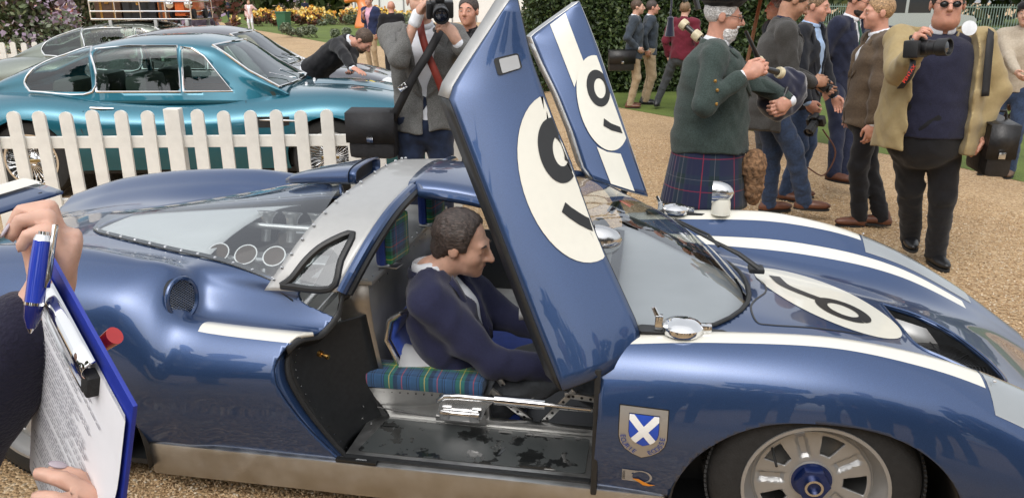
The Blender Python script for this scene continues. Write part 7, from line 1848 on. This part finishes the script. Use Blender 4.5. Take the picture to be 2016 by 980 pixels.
# ------------------------------------------------------------------ visitor with the clipboard, close by on the left
SK_H = skin_mat('hand', (.60, .36, .27)); C_FN = cloth('navy_jersey', (.014, .013, .030), var=.15, scale=200, bump=.3, bscale=250)
wl = gd(70, 625, .80); wrr = gd(272, 1185, .755)
CB = person('visitor in a navy jacket holding a clipboard and pen in the left foreground', (-.76, .42, 0), 22, 1.70, g=.95, h=.006, skin=SK_H, hair='brown', hairstyle='long', jacket=C_FN, shirt=C_FN, trousers=C_NAVY, shoes=S_BLK, opening=.02, lapels=False, cuffs=False,
    wr={'L': wl, 'R': wrr}, el={'L': (-.2, .2, -.9), 'R': (.2, -.5, -.8)}, group='people at the show',
    hand={'L': dict(d=(.42, .30, .85), n=(-.80, -.45, .35), curl=1.0, sgn=-1, thumb=.9, s=.92), 'R': dict(d=(-.06, .06, 1), n=(-1, -.15, .05), curl=.38, sgn=1, thumb=.15, s=.95)}, seed=41)
M_NAIL = mat('lilac_nail', (.42, .36, .40), rough=.15, coat=.8, var=.03)
cb = empty('clipboard', (0, 0, 0)); tag(cb, 'blue clipboard with printed sheets held in the left foreground', 'clipboard')
T_, R_, = gd(74, 462, .765), gd(262, 800, .62)
ex = (R_-T_).normalized(); wd_ = (R_-T_).length
# page-down direction: perpendicular to the clip edge, towards the lower left
camx, camy, camz = Vector((1, 0, 0)), Vector((0, -SP, -CP)), Vector((0, CP, -SP))   # right, down, depth
dn = camx*-.103+camy*.27+camz*.15; dn = (dn-ex*dn.dot(ex)).normalized(); nz_ = ex.cross(dn).normalized()
if nz_.dot(-T_+Vector((0, 0, CAM_H))) < 0: nz_ = -nz_
BM = Matrix(((ex.x, dn.x, nz_.x, T_.x), (ex.y, dn.y, nz_.y, T_.y), (ex.z, dn.z, nz_.z, T_.z), (0, 0, 0, 1)))
cb.matrix_world = BM
M_CLB = mat('clipboard_blue', (.018, .035, .30), rough=.35, var=.06); M_PAP = mat('paper', (.84, .84, .87), rough=.8, var=.02); M_TXT = mat('print_grey', (.30, .30, .34), rough=.8)
hl = .325
MB().box((0, 0, -.004), (wd_, hl, 0), bev=.0012).build('board', M_CLB, cb)
for i in range(3):
    cu_ = .004*i; G = [[(.008+(wd_-.018)*a+.003*i, .018+(hl-.03)*b, .0012+.0010*i+(.010+.008*i)*max(0, a-.80)*5*max(0, b-.25)+(.03*i)*max(0, a-.9)*max(0, b-.5)*2) for b in np.linspace(0, 1, 16)] for a in np.linspace(0, 1, 14)]
    pg = MB().grid(G).build('paper_sheet', M_PAP, cb)
rt = random.Random(5); y = .060; ln = []
tx = MB()
while y < hl-.03:
    x = .03+(rt.random() < .3)*.02; end = rt.uniform(.45, .80)*wd_; hgt = rt.choice((.0012, .0014, .0018))
    while x < end:
        l_ = rt.uniform(.004, .014); tx.add([(x, y, .0047), (x+l_, y, .0047), (x+l_, y+hgt, .0047), (x, y+hgt, .0047)], [(0, 1, 2, 3)]); x += l_+.0022
    y += rt.choice((.0048, .0048, .006, .012))
tx.build('printed_text', M_TXT, cb, smooth=False)['kind'] = 'stuff'
MB().lathe([(0, 0), (.010, 0)], 24, Matrix.Translation((wd_*.56, .052, .0049))).build('printed_badge', M_SHIELDB, cb)
# clip: polished bar, spring lever, rubber feet
G = [[(wd_*.22+wd_*.52*a, .006+.020*b, .006+.010*math.sin(b*PI)) for b in np.linspace(0, 1, 9)] for a in np.linspace(0, 1, 6)]
MB().grid(G).build('clip_plate', M_CHR, cb, solid=.002)
MB().tube([(wd_*.24, .028, .010), (wd_*.30, .046, .010), (wd_*.50, .052, .009), (wd_*.70, .046, .010), (wd_*.74, .026, .010)], .0022, n=8).build('clip_wire', M_CHRD, cb)
for a in (.24, .73): MB().box((wd_*a-.008, .020, .002), (wd_*a+.008, .042, .014), bev=.003).build('clip_foot', M_RUB, cb)
# pen
pa, pb_ = gd(86, 462, .70), gd(60, 652, .70); pn = empty('pen', pa); tag(pn, 'translucent blue ballpoint pen held against the clipboard', 'pen'); pd_ = pb_-pa
M_PEN = mat('pen_blue', (.02, .05, .42), rough=.12, coat=1, var=.05); M_PEN2 = mat('pen_navy', (.015, .02, .14), rough=.2, coat=1)
MB().tube([pd_*.06, pd_*.3, pd_*.70], [.0078, .0085, .0080], n=18).build('barrel', M_PEN, pn); MB().tube([pd_*.72, pd_*.86, pd_*.97], [.0080, .0072, .0035], n=18).build('grip', M_PEN2, pn)
MB().tube([pd_*.695, pd_*.725], .0085, n=18).build('ring', M_CHR, pn); MB().tube([pd_*0, pd_*.06], [.0062, .0080], n=18).build('collar', M_CHR, pn); MB().tube([pd_*-.035, pd_*0], .0045, n=14).build('push_button', M_CHR, pn); MB().tube([pd_*.97, pd_*1.02], [.003, .001], n=10).build('tip', M_CHR, pn)
MB().box((-.003, -.011, -.03), (.003, -.008, .028), frame(pd_*.22, pd_.cross(Vector((1, 0, 0))), pd_), bev=.001).build('pocket_clip', M_CHR, pn)
# nails and ring
for q in 'LR':
    hf_ = CB['hands'][q]
    for i, (tp, v_, dz_) in enumerate(hf_.info[2::3]+[(hf_.thumb[0], hf_.thumb[1], np.cross(hf_.thumb[1], np.cross(hf_.n, hf_.thumb[1]))*-1.0)]):
        v_, dz_ = Vector(v_).normalized(), Vector(dz_).normalized()
        MB().ell((0, 0, 0), (.0085, .0058, .0022), frame(Vector(tp)-v_*.003+dz_*.0068, v_, dz_), n=12, m=7).build('fingernail', M_NAIL, CB['t'])
# red whistle / pen cap clipped behind the board
rc0, rc1 = gd(196, 682, .80), gd(226, 660, .79); rd = empty('red_marker', rc0); tag(rd, 'red marker pen poking out behind the clipboard', 'pen'); q = rc1-rc0
MB().tube([q*-2.5, q*0], .0075, n=14).build('barrel', M_PEN2, rd); MB().tube([q*0, q*.9, q*1.0], [.0075, .0095, .0095], n=16, cap=True).build('cap', mat('marker_red', (.6, .02, .02), rough=.25, coat=.5), rd)
